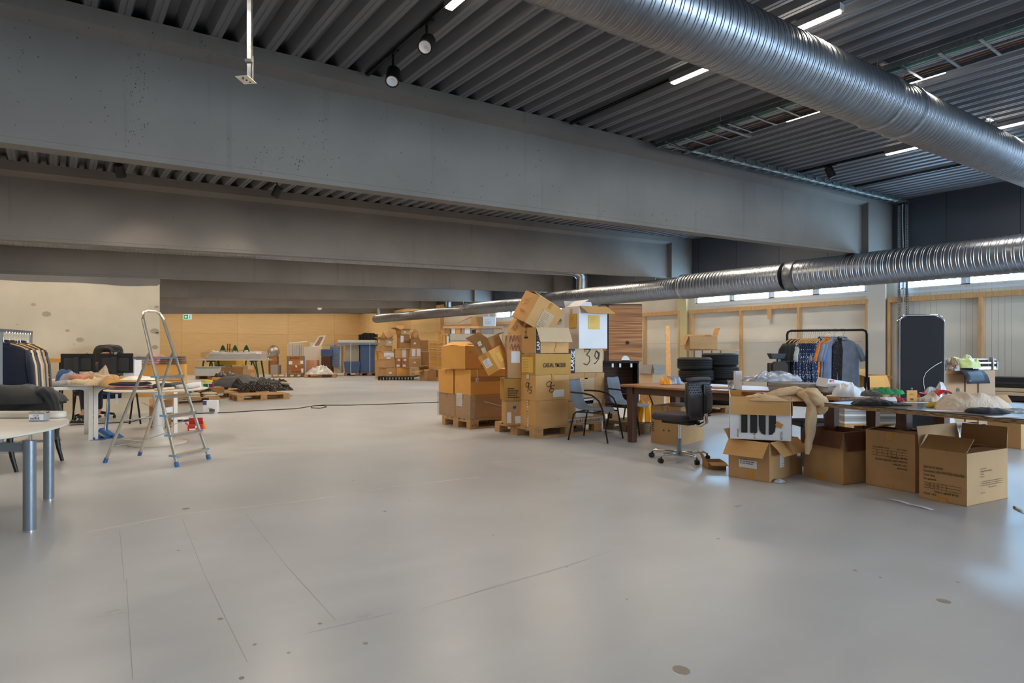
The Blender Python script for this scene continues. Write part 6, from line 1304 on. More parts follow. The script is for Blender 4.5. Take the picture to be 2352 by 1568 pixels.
# stand with an opened carton above the tyres
dS = 12.95; xs, ys = at(1626, dS); t = thing('steel_stand', 'thin steel stand behind the tyres carrying an opened carton', 'stand', (xs, ys, 0), -YAW)
for x in (-.28, -.11, .08, .26): m = MB(); m.tube([(x, 0, 0), (x, 0, zat(804, dS))], .014, 8); m.build('post', 'steel_grey', t)
MB().b2((-.42, -.1, zat(805, dS) - .0), (.62, .1, zat(802.5, dS))).build('shelf', 'pine', t)
zs = zat(802.5, dS)
b = Carton('opened carton with drooping flaps standing on the steel stand above the tyres', (*at(1583, dS - .16), zs), -YAW + .05, .58, .3, .27, 'card_a', flaps={'f': (174, .26), 'l': (155, .2), 'r': (20, .18), 'b': (10, .04)}, inner='card_b'); b.label('F', .04, .01, .05, .24, 'card_grey').done()
x, y = at(1545, 14.2); t = thing('leaning_board', 'timber board leaning against the wall beside the yellowish column', 'board', (*at(1537, 13.6), 0), -YAW); m = MB(); m.hexa([(-.05, 0, 0), (.06, 0, 0), (.06, .04, 0), (-.05, .04, 0), (.135, .9, 1.75), (.235, .9, 1.75), (.235, .94, 1.75), (.135, .94, 1.75)]); m.build('board', 'pine_v', t)
# yellow bag and blue white plastic
c = at(1484, 8.9); heap('yellow_bag', 'crumpled bright orange yellow plastic bag behind the table leg', 'plastic bag', (*at(1482, 9.3), .15), .34, .28, .42, mat('orange_plastic', (244, 164, 20), .3, var=.1, coat=.5), 71, 0, rough=1.0, freq=2.5, q=.8, p=1.4, sharp=True)
pallet('wooden pallet standing behind the wooden table, under the yellow bag', (*at(1478, 8.95), 0), 0.02, 1.2, .8, 'pallet_old')
x, y = at(1541, 8.75); hp('plastic_bag', 'blue white plastic packing lying at the far edge of the wooden table', 'plastic bag', 1545, 878, 863, 48, 8.3, mat('plastic_blue_white', (150, 164, 190), .3, var=.3, scale=20), .16, z=.752, seed=72, rough=1.4, sharp=True)
hp('plastic_bag', 'orange yellow plastic folded under the blue white packing on the table', 'plastic bag', 1530, 879, 866, 28, 8.2, 'orange_plastic', .14, z=.752, seed=73, rough=1.3)
# things on the wooden table
def onT(px, py, z=TZ): g = G(px, py, z); return (g.x, g.y, z + .001)
m = MB(); m.lathe([(0, 0), (.08, 0), (.11, .012), (.112, .014), (.08, .004), (0, .004)], 32); tag(m.build('paper_plate', 'paper', None, smooth=True), 'white paper plate lying on the wooden table', 'plate').location = onT(1640, 889)
p = onT(1656, 891.5); t = thing('notebook', 'tan notebook lying beside the plastic cup', 'notebook', p, -YAW + .1); MB().b2((-.09, -.06, 0), (.09, .06, .018)).build('cover', 'card_e', t); MB().b2((-.088, -.061, .004), (.091, .058, .014)).build('pages', 'paper', t)
p = onT(1677.5, 894); t = thing('plastic_cup', 'clear plastic cup standing on the wooden table', 'cup', p); m = MB(); m.lathe([(0, 0), (.024, 0), (.034, .105), (.036, .108), (.033, .106), (.022, .004), (0, .004)], 24); m.build('wall', 'cup_film', t, smooth=True)
p = onT(1694.5, 893); t = thing('white_carton', 'tall narrow white box standing upright on the wooden table', 'box', p, -YAW); MB().b2((-.036, -.036, 0), (.036, .036, .205)).build('body', 'white_card', t, bevel=.002)
p = onT(1685, 897); t = thing('computer_mouse', 'small black mouse with cord on the wooden table', 'mouse', p, 1.2); m = MB(); m.sphere((0, 0, .008), (.045, .026, .014), 14, 8); m.build('body', 'black_plastic', t, smooth='all'); m = MB(); m.tube([(-.04, 0, .005), (-.12, .02, .004), (-.2, -.01, .004)], .002, 6); m.build('cord', 'card_grey', t)
lay = [('bottom', 905, 1712, 1810, .0), ('middle', 896, 1706, 1800, .06), ('top', 889, 1704, 1790, .12)]
for k, (nm, yy, x0, x1, r_) in enumerate(lay):
    z = TZ + .001 + k * .036; p = G(1762, 906 - k * 3, TZ); t = thing('flat_box', 'flat grey carton on the wooden table under the silver bag, %s of three' % nm, 'box', (6.05 + .02 * k, 3.34, z), R(88) + r_ - .06); MB().b2((0, -.36, 0), (.44, 0, .034)).build('body', 'card_grey', t, bevel=.002)
o = hp('silver_bag', 'silver grey bag with colourful print lying on the flat boxes on the wooden table', 'bag', 1772, 889, 868, 128, 6.85, mat('silver_print', (200, 204, 212), .3, .3, var=.35, scale=16, col2=(130, 140, 165)), .34, z=TZ + .111, seed=81, rough=.9, freq=4)
p = onT(1866, 906); t = thing('dark_board', 'dark wooden board lying at the end of the wooden table', 'board', (6.1, 3.02, TZ + .001), 0.05); MB().b2((0, 0, 0), (.5, .3, .03)).build('panel', 'walnut_leg', t, bevel=.003)
# on the black table
def bt(name, label, cat, px, pyb, pyt, wpx, mm, sy, seed, **k):
    g = G(px, pyb, TZ); d = depth(g.x, g.y); zz = k.pop('z', TZ + .001); return heap(name, label, cat, (g.x + FX * sy / 2, g.y + FY * sy / 2, zz), wpx * d / 1450, sy, (pyb - pyt) * d / 1450 * .92, mm, seed, -YAW + k.pop('rz', 0), **k)
g = G(1930, 908, TZ); t = thing('shoe_box', 'white shoe box with a small red logo and a lid tilted on it', 'shoe box', (*g.xy, TZ + .001), -YAW + .12)
MB().b2((-.13, 0, 0), (.13, .17, .085)).build('body', 'white_card', t, bevel=.002)
m = MB(); m.hexa([(-.155, -.01, .085), (.13, -.01, .10), (.135, .18, .10), (-.15, .18, .085), (-.125, -.005, .165), (.13, -.005, .125), (.135, .18, .13), (-.12, .18, .175)]); m.build('lid', 'white_card', t)
F_ = Face((-.14, -.0115, .1), (1, 0, 0), (0, 0, 1)); m = MB(); patch(m, F_, .03, .032, .035, .02, .006); m.build('logo', mat('logo_red', (200, 40, 40), .5, var=0), t); m = MB(); letters(m, F_, .034, .038, 'ecco', .013, .0075); m.build('lettering', 'paper', t)
m = MB(); letters(m, Face((0, -.001, 0), (1, 0, 0), (0, 0, 1)), .0, .05, 'BIZZ', .014, .002); m.build('small_print', 'ink', t)
wm = mat('white_plastic', (226, 226, 230), .35, var=.08, scale=20, bump=.2, bscale=20); clear = mat('milky_plastic', (196, 200, 206), .25, var=.25, scale=25, coat=.4)
bt('plastic_bag', 'white crumpled plastic bag in front of the shoe box on the black table', 'plastic bag', 1965, 912, 884, 90, 'white_plastic', .2, 91, rough=1.5, sharp=True)
bt('paper_sheet', 'white envelope lying half under the crumpled plastic bag', 'paper', 1926, 911, 905, 36, 'paper', .12, 92, rough=.6)
bt('green_fabric', 'bright green lace fabric on the black table', 'fabric', 2048, 906, 889, 78, cloth('c_greenf', (20, 140, 80), bump=.5), .16, 93, rough=1.2)
bt('grey_beanie', 'dark grey knitted beanie on top of the black garment', 'hat', 2012, 917, 899, 44, 'c_dgrey', .16, 94, z=TZ + .025)
bt('black_leggings', 'black garment lying flat at the front edge of the black table', 'garment', 2020, 932, 916, 88, 'c_black2', .2, 95, rough=.8)
bt('black_socks', 'black folded socks right of the black garment', 'socks', 2076, 932, 923, 52, 'c_black', .14, 96, rough=.5)
bt('white_packet', 'white soft packet behind the black garment', 'packet', 2050, 922, 909, 34, 'white_plastic', .1, 97)
bt('red_gloves', 'red knitted gloves beside the white packet', 'gloves', 2070, 922, 912, 20, 'c_red', .07, 98, rough=1.5)
bt('red_hat', 'small red knitted piece behind the tan tag', 'hat', 2108, 914, 903, 20, 'c_red', .08, 99)
g = G(2095, 922, TZ); t = thing('hang_tag', 'tan cardboard tag with a white hook standing on the black table', 'tag', (*g.xy, TZ + .001), -YAW + .05); MB().b2((-.046, 0, 0), (.046, .006, .097)).build('card', 'card_c', t)
m = MB(); m.tube([(.0, .003, .095), (.0, .003, .105), (.008, .003, .112), (.0, .003, .118), (-.008, .003, .112)], .0015, 6); m.build('hook', 'paper', t); F_ = Face((-.046, -.0005, 0), (1, 0, 0), (0, 0, 1)); m = MB(); letters(m, F_, .025, .06, 'Balance', .012, .001); [patch(m, F_, .03 + .005 * k, .01, .003, .018, .001) for k in range(6)]; m.build('print', 'ink_faded', t)
bt('grey_knit', 'small grey knitted piece beside the tan tag', 'knitwear', 2115, 922, 913, 22, 'c_grey', .08, 100)
bt('clear_bag', 'milky bag with a beige knit inside, behind the yellow glove', 'plastic bag', 2150, 923, 898, 62, cloth('c_bagknit', (200, 184, 162), rough=.3), .16, 101, rough=.9)
bt('plastic_bag', 'clear crumpled plastic bag behind the red folder', 'plastic bag', 2162, 914, 879, 50, clear, .14, 102, rough=1.6, sharp=True)
g = G(2172, 915, TZ); t = thing('red_folder', 'red card folder bent upwards between plastic bags and cream sweater', 'folder', (*g.xy, TZ + .03), -YAW + .1); m = MB(); m.loft([[(x, 0 if j == 0 else .18, .0 + .05 * math.exp(-((x - .02) / .07) ** 2) + (.012 if j else -.01)) for x in [(-.12 + .03 * i) for i in range(9)]] for j in (0, 1)], cap=False, closed=False); m.build('cover', mat('red_gloss', (206, 32, 26), .3, var=.05), t, smooth='all', thick=.003)
bt('yellow_glove', 'mustard yellow glove at the front of the black table', 'glove', 2152, 935, 922, 36, 'c_yellow', .06, 103, rough=1.2)
def sheet(label, px, py, w_, d_, r_, z=TZ + .0015):
    g = G(px, py, z); t = thing('paper_sheet', label, 'paper', (*g.xy, z), -YAW + r_); MB().b2((-w_ / 2, 0, 0), (w_ / 2, d_, .0015)).build('sheet', 'paper', t)
sheet('white paper sheet in front of the cream sweater on the black table', 2180, 945, .28, .12, -.25); sheet('white paper sheet at the right front edge of the black table', 2315, 958, .2, .08, .12); sheet('white paper strip behind the black socks', 2115, 925, .24, .09, 0)
o = bt('cream_sweater', 'large cream cable knit sweater heaped at the right end of the black table', 'sweater', 2268, 945, 891, 170, cloth('c_cable', (220, 200, 178), bump=.9, bscale=55), .3, 104, rough=.75, freq=3, p=1.8)
bt('sweater_sleeve', 'cream knit mitten like roll at the left of the cream sweater', 'sweater', 2195, 938, 912, 50, 'c_cable', .14, 105)
bt('navy_garment', 'dark navy garment sticking out under the cream sweater', 'garment', 2290, 950, 930, 90, 'c_navy', .2, 106, rough=.6)
bt('clear_bag', 'clear bag with dark content at the right edge of the picture', 'plastic bag', 2345, 948, 937, 70, 'film_heavy', .16, 107, rough=1.3)
# paper strip and pen on the floor
a_, b_ = G(2042, 1146), G(2140, 1171); t = thing('paper_strip', 'long narrow white paper strip lying on the floor before the cartons', 'paper', a_, math.atan2((b_ - a_).y, (b_ - a_).x)); L_ = (b_ - a_).length; m = MB(); m.loft([[(L_ * f, y, .002 + .006 * abs(math.sin(f * 6))) for y in (-.02, .02)] for f in [i / 12 for i in range(13)]], cap=False, closed=False); m.build('strip', 'paper', t, thick=.001)
a_, b_ = G(2329, 1166), G(2366, 1186); v = (b_ - a_); t = thing('marker_pen', 'red marker pen lying on the floor at the right edge', 'pen', a_ + Vector((0, 0, .008)), math.atan2(v.y, v.x)); m = MB(); m.tube([(0, 0, 0), (.04, 0, 0)], .008, 10); m.build('cap', 'logo_red', t, smooth=True); m = MB(); m.tube([(.04, 0, 0), (.15, 0, 0)], .0075, 10); m.build('barrel', 'paper', t, smooth=True)
c = G(2306, 1107); heap('rubber_piece', 'small dark round piece on the floor behind the nearest carton', 'scrap', c, .05, .04, .03, 'black_plastic', 3)
c = G(1790, 1107); heap('plastic_scrap', 'small clear plastic scrap beside the battered carton', 'scrap', c, .12, .08, .025, clear, 4, 0, rough=1.5, sharp=True)
# black notice board on a chrome frame
dM = 8.6; xm, ym = at(2117, dM); w_ = 107 * dM / 1450; zt_ = zat(724, dM)
t = thing('display_board', 'tall black display board in a rounded chrome frame, white cord hanging over it', 'display board', (xm, ym, 0), -YAW + .06)
def rr_pts(w_, z0, z1, r_, n=6):
    P = [(-w_ / 2, z0), (-w_ / 2, z1 - r_)] + [(-w_ / 2 + r_ - r_ * math.cos(a), z1 - r_ + r_ * math.sin(a)) for a in [pi / 2 * k / n for k in range(1, n)]] + [(-w_ / 2 + r_, z1), (w_ / 2 - r_, z1)] + [(w_ / 2 - r_ + r_ * math.sin(a), z1 - r_ + r_ * math.cos(a)) for a in [pi / 2 * k / n for k in range(1, n)]] + [(w_ / 2, z1 - r_), (w_ / 2, z0)]; return P
P = rr_pts(w_ - .04, .06, zt_ - .02, .09); m = MB(); m.M = Matrix.Rotation(R(90), 4, 'X'); m.prism(P, -.012, .012); m.build('panel', mat('felt_black', (27, 25, 26), .9, var=.1, scale=4), t)
m = MB(); m.tube([(x, 0, z) for x, z in rr_pts(w_, .03, zt_, .10)], .0125, 10); m.build('frame', 'chrome', t, smooth=True)
m = MB(); m.tube([(x, .05, z) for x, z in rr_pts(w_ - .02, .03, zt_ - .01, .10)], .0125, 10); m.build('rear_frame', 'chrome', t, smooth=True)
for x in (-w_ / 2, w_ / 2): m = MB(); m.tube([(x, -.25, .03), (x, .3, .03)], .014, 8); m.build('foot', 'chrome', t)
m = MB(); q = lambda px, py: ((px - 2117) * dM / 1450, -.02, zat(py, dM)); m.tube([q(2162, 831), q(2148, 838), q(2133, 848), q(2124, 856), q(2119, 868), q(2119, 880), q(2122, 895), q(2123, 910), q(2125, 950)], .004, 6); m.build('cord', 'paper', t, smooth=True)
# shirt rack on the right
dR1, dR2 = 9.75, 9.25; p1, p2 = Vector((*at(1808, dR1), 0)), Vector((*at(1991, dR2), 0)); u = (p2 - p1); Lr = u.length; th = math.atan2(u.y, u.x); zr = 1.492
t = thing('clothes_rack', 'black tube clothes rack full of shirts in front of the wall', 'clothes rack', p1, th)
m = MB(); m.tube([(0, 0, zr - .35), (0, 0, zr - .06), (.012, 0, zr - .02), (.05, 0, zr), (Lr - .05, 0, zr), (Lr - .012, 0, zr - .02), (Lr, 0, zr - .06), (Lr, 0, zr - .35)], .018, 10); m.build('top_rail', 'black_metal', t, smooth=True)
for x in (0, Lr):
    m = MB(); m.tube([(x, 0, zr - .3), (x, 0, .72)], .019, 10); m.build('post', 'black_metal', t, smooth=True)
    for s in (-1, 1): m = MB(); m.tube([(x + .02 * s, 0, .80), (x + s * .03, s * .12, .4), (x + s * .04, s * .22, 0)], .017, 8); m.build('leg', 'black_metal', t)
m = MB(); m.tube([(0, .1, .35), (Lr, .1, .35)], .012, 8); m.build('lower_bar', 'black_metal', t)
# garments: shoulders run away from the viewer, seen half from the side
ud = u.normalized()
gs = [('hanging_shirt', 'black shirt on a wooden hanger, leftmost on the black rack', 'c_black2', .05, 'short', .55), ('hanging_shirt', 'black t-shirt second from the left on the black rack', 'c_black', .10, 'short', .55), ('hanging_shirt', 'black long shirt third from the left on the black rack', 'c_black2', .15, 'short', .6), ('hanging_shirt', 'grey white shirt between the black and the navy shirts', 'c_lgrey', .195, 'short', .75)]
for k in range(10): gs.append(('patterned_shirt', 'navy shirt with small white print hanging tightly in the row', 'navy_print', .20 + .027 * k, '', .86))
gs += [('hanging_shirt', 'grey blue short sleeved shirt left of the orange shirt', 'c_shirt', .475, 'short', .86), ('orange_shirt', 'bright orange shirt hanging between the blue shirts', cloth('c_or', (236, 128, 30)), .53, 'short', .86), ('hanging_shirt', 'light blue shirt just right of the orange shirt', 'c_shirt', .60, 'short', .62), ('hanging_shirt', 'blue grey shirt, second right of the orange shirt', 'c_shirt2', .625, 'short', .66), ('patterned_shirt', 'black shirt with fine print behind the last blue shirt', 'black_print', .69, '', .78), ('hanging_shirt', 'light blue short sleeved shirt facing the room, last on the black rack', 'c_shirt', .715, 'short', .84)]
for i, (nm, lb, mm, f, sv, L_) in enumerate(gs):
    p = p1 + ud * (Lr * f); last = i == len(gs) - 1; mm = mm if isinstance(mm, str) else mm.name
    ga = th + pi / 2 - (.85 if i > 13 else .42) - (.45 if last else 0)
    garment(nm, lb if nm != 'patterned_shirt' or mm != 'navy_print' else 'navy shirt with small white print in the tight row between black and blue shirts', 'shirt', (p.x, p.y, zr), ga, mm, L=L_, W=.48 if mm == 'navy_print' else .30 if mm == 'black_print' else .42, T=.065 if mm == 'navy_print' else .075, sleeve=sv, seed=i, group='navy printed shirts in the row' if mm == 'navy_print' else None, hgroup='wooden hangers on the black rack', hl='wooden hanger on the black rack, a shirt hung on it', collar=i > 12)
# second chair and carton behind the rack
xc, yc = at(1790, 9.2); t = thing('upholstered_chair', 'dark brown upholstered chair back left of the hanging shirts, black headrest above', 'chair', (xc, yc, 0), -YAW + .15)
m = MB(); m.M = Matrix.Rotation(R(90), 4, 'X'); m.prism(rr_pts(.24, .55, zat(830, 9.2), .06), -.03, .03); m.build('backrest', mat('brown_fabric', (58, 50, 46), .85, var=.08), t, bevel=.01)
m = MB(); m.hexa([(-.13, -.03, zat(824, 9.2)), (.06, -.03, zat(824, 9.2)), (.06, .05, zat(824, 9.2)), (-.13, .05, zat(824, 9.2)), (-.17, -.05, zat(811, 9.2)), (.08, -.05, zat(812, 9.2)), (.08, .06, zat(812, 9.2)), (-.17, .06, zat(811, 9.2))]); m.build('headrest', 'dark_plastic', t, bevel=.01)
MB().b2((-.16, .0, zat(862, 9.2) - .3), (-.06, .06, zat(830, 9.2) - .02)).build('side_wing', 'brown_fabric', t, bevel=.01); MB().b2((-.22, .0, .42), (.22, .45, .5)).build('seat', 'brown_fabric', t, bevel=.02)
for x in (-.2, .2):
    for y in (.03, .42): m = MB(); m.tube([(x, y, .42), (x, y, 0)], .015, 8); m.build('leg', 'black_metal', t)
MB().b2((-.02, .0, .5), (.02, .04, zat(812, 9.2))).build('back_bar', 'black_metal', t)
dX = 9.9
b = Carton('open brown carton with wide flaps behind the right leg of the black rack', (*at(1985, dX), zat(895, dX) - .2), -YAW + .35, .48, .35, .42, 'card_f', flaps={'f': (160, .19), 'l': (80, .14), 'r': (105, .2), 'b': (20, .1)}, inner='card_c').done()
st0 = b.root.location.z; t = thing('low_shelf', 'low timber crate carrying the brown carton behind the black table', 'crate', (*at(1950, dX), 0), -YAW + .35); MB().b2((0, 0, 0), (.95, .5, st0 - .002)).build('body', 'pallet_old', t)
# stack of boards in film under the black table
dF = 9.0
for k in range(9):
    z = .146 + k * .035; x, y = at(1940, dF); t = thing('wrapped_pack', 'flat pack in cloudy film, one of the pile on a pallet under the black table', 'pack', (x, y, z), -YAW + .02 * (k % 3), 'wrapped packs under the table'); MB().b2((0, 0, 0), (1.0 - .03 * (k % 4), .6, .032)).build('panel', 'card_grey' if k % 3 else 'mdf_white', t)
pallet('wooden pallet under the wrapped packs below the black table', (*at(1940, dF - .02), 0), -YAW, 1.1, .7, 'pallet_wood')
# birch cabinet with things on it
dK = 10.0; xk, yk = at(2170, dK - .3); z9 = zat(849, dK)
t = thing('birch_cabinet', 'birch coloured cabinet on casters with an oval grip hole, cluttered top', 'cabinet', (xk, yk, 0), -YAW + .42 - .42)
wk = 110 * dK / 1450
MB().b2((0, 0, .09), (.30, .4, z9 - .06)).build('drawer_unit', 'mdf', t, bevel=.002); MB().b2((.31, -.02, .09), (.34, .42, z9)).b2((.34, .0, .09), (wk - .25, .42, z9 - .02)).build('side_panel', 'mdf', t); MB().b2((wk - .25, -.02, .06), (wk, .42, z9 - .0)).build('door', mat('mdf2', (184, 150, 118), .6, var=.05), t)
m = MB(); m.M = Matrix.Translation((.20, -.001, z9 - .3)) @ Matrix.Rotation(R(90), 4, 'X'); m.lathe([(0, 0), (.03, 0), (.03, .003), (0, .003)], 18); ob = m.build('grip_hole', 'black_metal', t)
for x in (.06, wk - .08): m = MB(); m.M = Matrix.Translation((x, .1, 0)); caster(m, (0, 0, 0), .034); m.build('caster', 'black_plastic', t)
kz = z9
def kt(px, dep, z): x, y = at(px, dep); return (x, y, z)
t = thing('drawing_board', 'white drawing board with steel rails and clamps lying on the birch cabinet', 'drawing board', kt(2262, 9.85, kz), -YAW + .1); MB().b2((-.3, .05, .16), (.24, .42, .175)).build('board', 'paper', t)
MB().b2((-.2, 0, .01), (.22, .03, .055)).b2((-.2, 0, .10), (.2, .03, .125)).build('rail', 'alu', t); MB().b2((.12, -.02, .0), (.14, .05, .2)).b2((.2, -.01, .02), (.22, .04, .14)).build('clamp', 'steel_grey', t)
MB().b2((-.18, .1, .0), (-.14, .4, .16)).b2((.15, .1, 0), (.19, .4, .16)).build('support', 'steel_grey', t)
o = heap('green_bag', 'pale yellow green plastic bag full of cloth on the birch cabinet', 'plastic bag', kt(2216, 9.75, kz + .04), .40, .3, .24, mat('green_plastic', (196, 202, 128), .35, var=.15, scale=10, coat=.3), 111, -YAW, rough=1.0, q=.4)
o = heap('foil_bag', 'brown cardboard scrap and crumpled foil bag on the birch cabinet', 'bag', kt(2184, 9.6, kz), .22, .25, .25, mat('foil', (176, 150, 120), .25, .5, var=.4, col2=(120, 120, 126), scale=14), 112, -YAW, rough=1.5, sharp=True)
t = thing('rubber_mat', 'dark blue grey perforated plastic mat bent over the edge of the birch cabinet', 'mat', kt(2222, 9.6, kz), -YAW + .25); m = MB(); pr = [(-.10, .34, .012), (-.06, .2, .018), (-.02, .06, .01), (.02, -.04, -.01), (.05, -.10, -.07), (.07, -.13, -.17)]
pr = [(.36, .014), (.2, .02), (.05, .018), (-.03, .0), (-.09, -.06), (-.12, -.13), (-.135, -.19)]
m.loft([[(x, y - .0 + .0 * x, z) for x in (-.16, -.06, .05, .16, .27)] for y, z in pr], cap=False, closed=False); m.build('sheet', mat('mat_plastic', (46, 54, 66), .4, var=.05), t, smooth='all', thick=.01)
m = MB()
for r_ in range(5):
    for i in range(13): f = r_ / 5; y = .02 - .09 * f - (.02 if r_ else 0); z = .028 - .0 - (.02 + .09 * f * f * 1.1) * (r_ > 0); m.box((-.12 + i * .03, y - .008, z), (.012, .012, .006), (.3 + .2 * r_, 0, 0))
m.build('hole', 'black_metal', t)
# boards stacked along the wall at the far right
yb0, yb1 = yat(2360) - 1.5, yat(2279)
for k, (z0, z1, mm, lb) in enumerate(((0, .1, 'pallet_old', 'grey weathered plank lowest in the stack along the wall'), (.12, .3, 'card_grey', 'grey board in the stack along the wall'), (.32, .40, 'black_plastic', 'black strip low in the board stack along the wall'), (.41, .47, 'card_e', 'beige board in the middle of the board stack'), (.48, .54, 'card_e', 'second beige board in the board stack'), (.55, .60, 'black_plastic', 'black strip in the board stack along the wall'), (.605, .65, 'dark_plastic', 'dark strip in the board stack'), (.655, .72, 'black_plastic', 'black strip on top of the board stack along the wall'))):
    t = thing('stacked_board', lb, 'board', (XR - .62, yb0, z0), .0); MB().b2((0, 0, 0), (.45 + .03 * (k % 3), yb1 - yb0 - .1 * (k % 2), z1 - z0)).build('board', mm, t)
b = Carton('carton with a flap standing open at the right edge behind the black table', (*at(2345, 7.6), 0), -YAW + .3, .5, .4, .44, 'card_b', flaps={'l': (70, .2), 'f': (20, .3), 'b': (30, .2)}).done()
x, y = at(2190, 5.9); t = thing('white_board', 'white panel leaning below the black table behind the cartons', 'panel', (x, y, 0), -YAW); m = MB(); m.hexa([(-.02, .0, 0), (.22, .0, 0), (.22, .02, 0), (-.02, .02, 0), (-.10, .12, .62), (.06, .12, .62), (.06, .14, .62), (-.10, .14, .62)]); m.build('panel', 'mdf_white', t)
x, y = at(1875, 6.6); t = thing('black_stool', 'dark flat cushioned stool under the end of the black table', 'stool', (x, y, 0), -YAW); MB().b2((-.2, -.1, .40), (.2, .25, .46)).build('seat', 'black_plastic', t, bevel=.015)
for a_, b_ in ((-.18, -.08), (.18, -.08), (-.18, .22), (.18, .22)): MB().b2((a_ - .015, b_ - .015, 0), (a_ + .015, b_ + .015, .4)).build('leg', 'black_metal', t)
# ------------------------------------------------------------------ back of the hall
def fb(name, label, cat, px0, px1, yt, yb, dep, dy, m, yaw=-YAW, z0=None, part='body', bevel=0):
    x, y = at(px0, dep); z = zat(yb, dep) if z0 is None else z0; t = thing(name, label, cat, (x, y, z), yaw)
    MB().b2((0, 0, 0), ((px1 - px0) * dep / 1450, dy, zat(yt, dep) - z)).build(part, m, t, bevel=bevel); return t
# trestle table with film wrapped boards
dT = 27.0; x0 = at(440, dT)
t = thing('trestle_table', 'long board on green trestles at the back, under boards wrapped in clear film', 'table', (*at(466, dT), 0), -YAW)
Lt = 130 * dT / 1450; ztb = zat(825, dT); MB().b2((-.3, 0, ztb - .05), (Lt + .25, .8, ztb)).build('tabletop', 'mdf_white', t)
mat('green_paint', (24, 84, 44), .5, var=.1)
for x in (.0, .32, Lt - .6, Lt - .2):
    for y in (.08, .7): m = MB(); s = 1 if x in (.32, Lt - .2) else -1; m.tube([(x - .0, y, ztb - .05), (x + s * .12, y, 0)], .035, 6); m.build('leg', 'green_paint', t)
for x in (.16, Lt - .4): m = MB(); m.tube([(x, .05, ztb - .08), (x, .75, ztb - .08)], .04, 6); m.build('trestle_bar', 'green_paint', t)
zb_ = zat(825, dT)
t = thing('wrapped_boards', 'white boards wrapped in shiny clear film on the green trestles', 'boards', (*at(478, dT), zb_ + .002), -YAW); w_ = 120 * dT / 1450; h_ = zat(804, dT) - zb_
MB().b2((0, .05, 0), (w_, .75, h_ * .55)).build('board', 'mdf_white', t); MB().b2((.05, .1, h_ * .56), (w_ * .9, .7, h_ * .75)).build('board', 'white_card', t)
m = MB(); sq = lambda v: math.copysign(abs(v) ** .45, v)
m.loft([[(x + .03 * nz(k * .8, x), .38 + .40 * sq(math.cos(2 * pi * k / 16)) + .03 * nz(x * 3, k), h_ * .45 + (h_ * (.55 - .3 * max(0, abs(x - w_ / 2) - w_ / 2) / .4) + .05 * nz(x * 4, k)) * sq(math.sin(2 * pi * k / 16))) for k in range(16)] for x in [-.3 + (w_ + .6) * i / 20 for i in range(21)]]); m.build('film_wrap', 'film', t, smooth='all')
for i, (px, lb) in enumerate(((512, 'left'), (540, 'middle'), (566, 'right'))):
    x, y = at(px, 29); t = thing('green_trestle', 'upright green trestle head behind the wrapped boards, %s of three' % lb, 'trestle', (x, y, 0), -YAW)
    for s in (-1, 1): m = MB(); m.tube([(s * .02, 0, zat(794, 29)), (s * .22, 0, .9), (s * .5, .1, 0)], .03, 6); m.build('leg', 'green_paint', t)
    m = MB(); m.lathe([(0, 0), (.06, 0), (.05, .2), (.02, .26), (0, .26)], 8, (0, 0, zat(798, 29) - .14)); m.build('head', 'green_paint', t)
x, y = at(520, 28.6); t = thing('timber_bundle', 'dark timber slats standing up behind the wrapped boards', 'timber', (x, y, 0), -YAW)
for a, b_ in ((-.05, .02), (.07, .12)): m = MB(); m.tube([(a, 0, 0), (b_, .1, zat(789, 28.6))], .022, 6); m.build('slat', 'walnut_leg', t)
m = MB(); m.tube([(.0, 0, 1.25), (.4, .1, 1.15)], .018, 6); m.build('slat', 'walnut_leg', t)
# under and around the trestle table
t = fb('yellow_crate', 'yellow crate on a white frame under the trestle table', 'crate', 492, 542, 827, 838, 27.8, .8, mat('crate_yellow', (226, 180, 30), .5, var=.05), z0=None)
for x in (0, .2, .4, .9): MB().b2((x, 0, -(CZ * 0 + t.location.z)), (x + .03, .7, 0)).build('frame_post', 'white_card', t)
t = fb('board_stack', 'white panels in film stacked flat on a pallet left of the green trestle', 'panels', 447, 508, 846, 859, 25.6, .9, 'mdf_white', z0=.146); MB().b2((.02, -.0, zat(846, 25.6) - .14), (1.0, .5, zat(842, 25.6) - .146)).build('upper_panel', 'card_grey', t)
pallet('wooden pallet under the white panels, left end of the back row', (*at(449, 25.6), 0), -YAW, 1.1, .8, 'pallet_old')
b = Carton('closed carton standing behind the small open carton in the middle distance', (*at(533, 20.6), 0.30), -YAW, 36 * 20.6 / 1450, .4, zat(839, 20.6) - .30, 'card_e').done()
t = fb('wood_crate', 'flat wooden crate under the closed carton in the middle distance', 'crate', 528, 575, 858, 878, 20.4, .5, 'pallet_old', z0=0)
b = Carton('small open carton with its front flap hanging, middle distance', (*at(544, 19.6), .15), -YAW, 31 * 19.6 / 1450, .4, zat(856, 19.6) - .15, 'card_a', flaps={'f': (172, .2), 'b': (20, .1)}, inner='card_e').done()
b = Carton('long flat open carton full of clear packed goods, middle distance', (*at(487, 19.0), .15), -YAW, 54 * 19.0 / 1450, .5, .22, 'card_d', flaps={'f': (150, .1), 'l': (130, .15), 'b': (15, .3)}, inner='card_c'); b.label('F', .38, .02, .16, .12, 'tape_light').done()
heap('packed_goods', 'clear packed small goods filling the long flat carton', 'goods', (*at(518, 19.3), .36), .62, .35, .16, mat('shiny_goods', (150, 146, 140), .2, .4, var=.5, col2=(60, 60, 60), scale=30), 121, -YAW, rough=1.8, sharp=True)
pallet('wooden pallet under the flat and the small open cartons in the middle distance', (*at(482, 18.9), 0), -YAW, 1.3, .9)
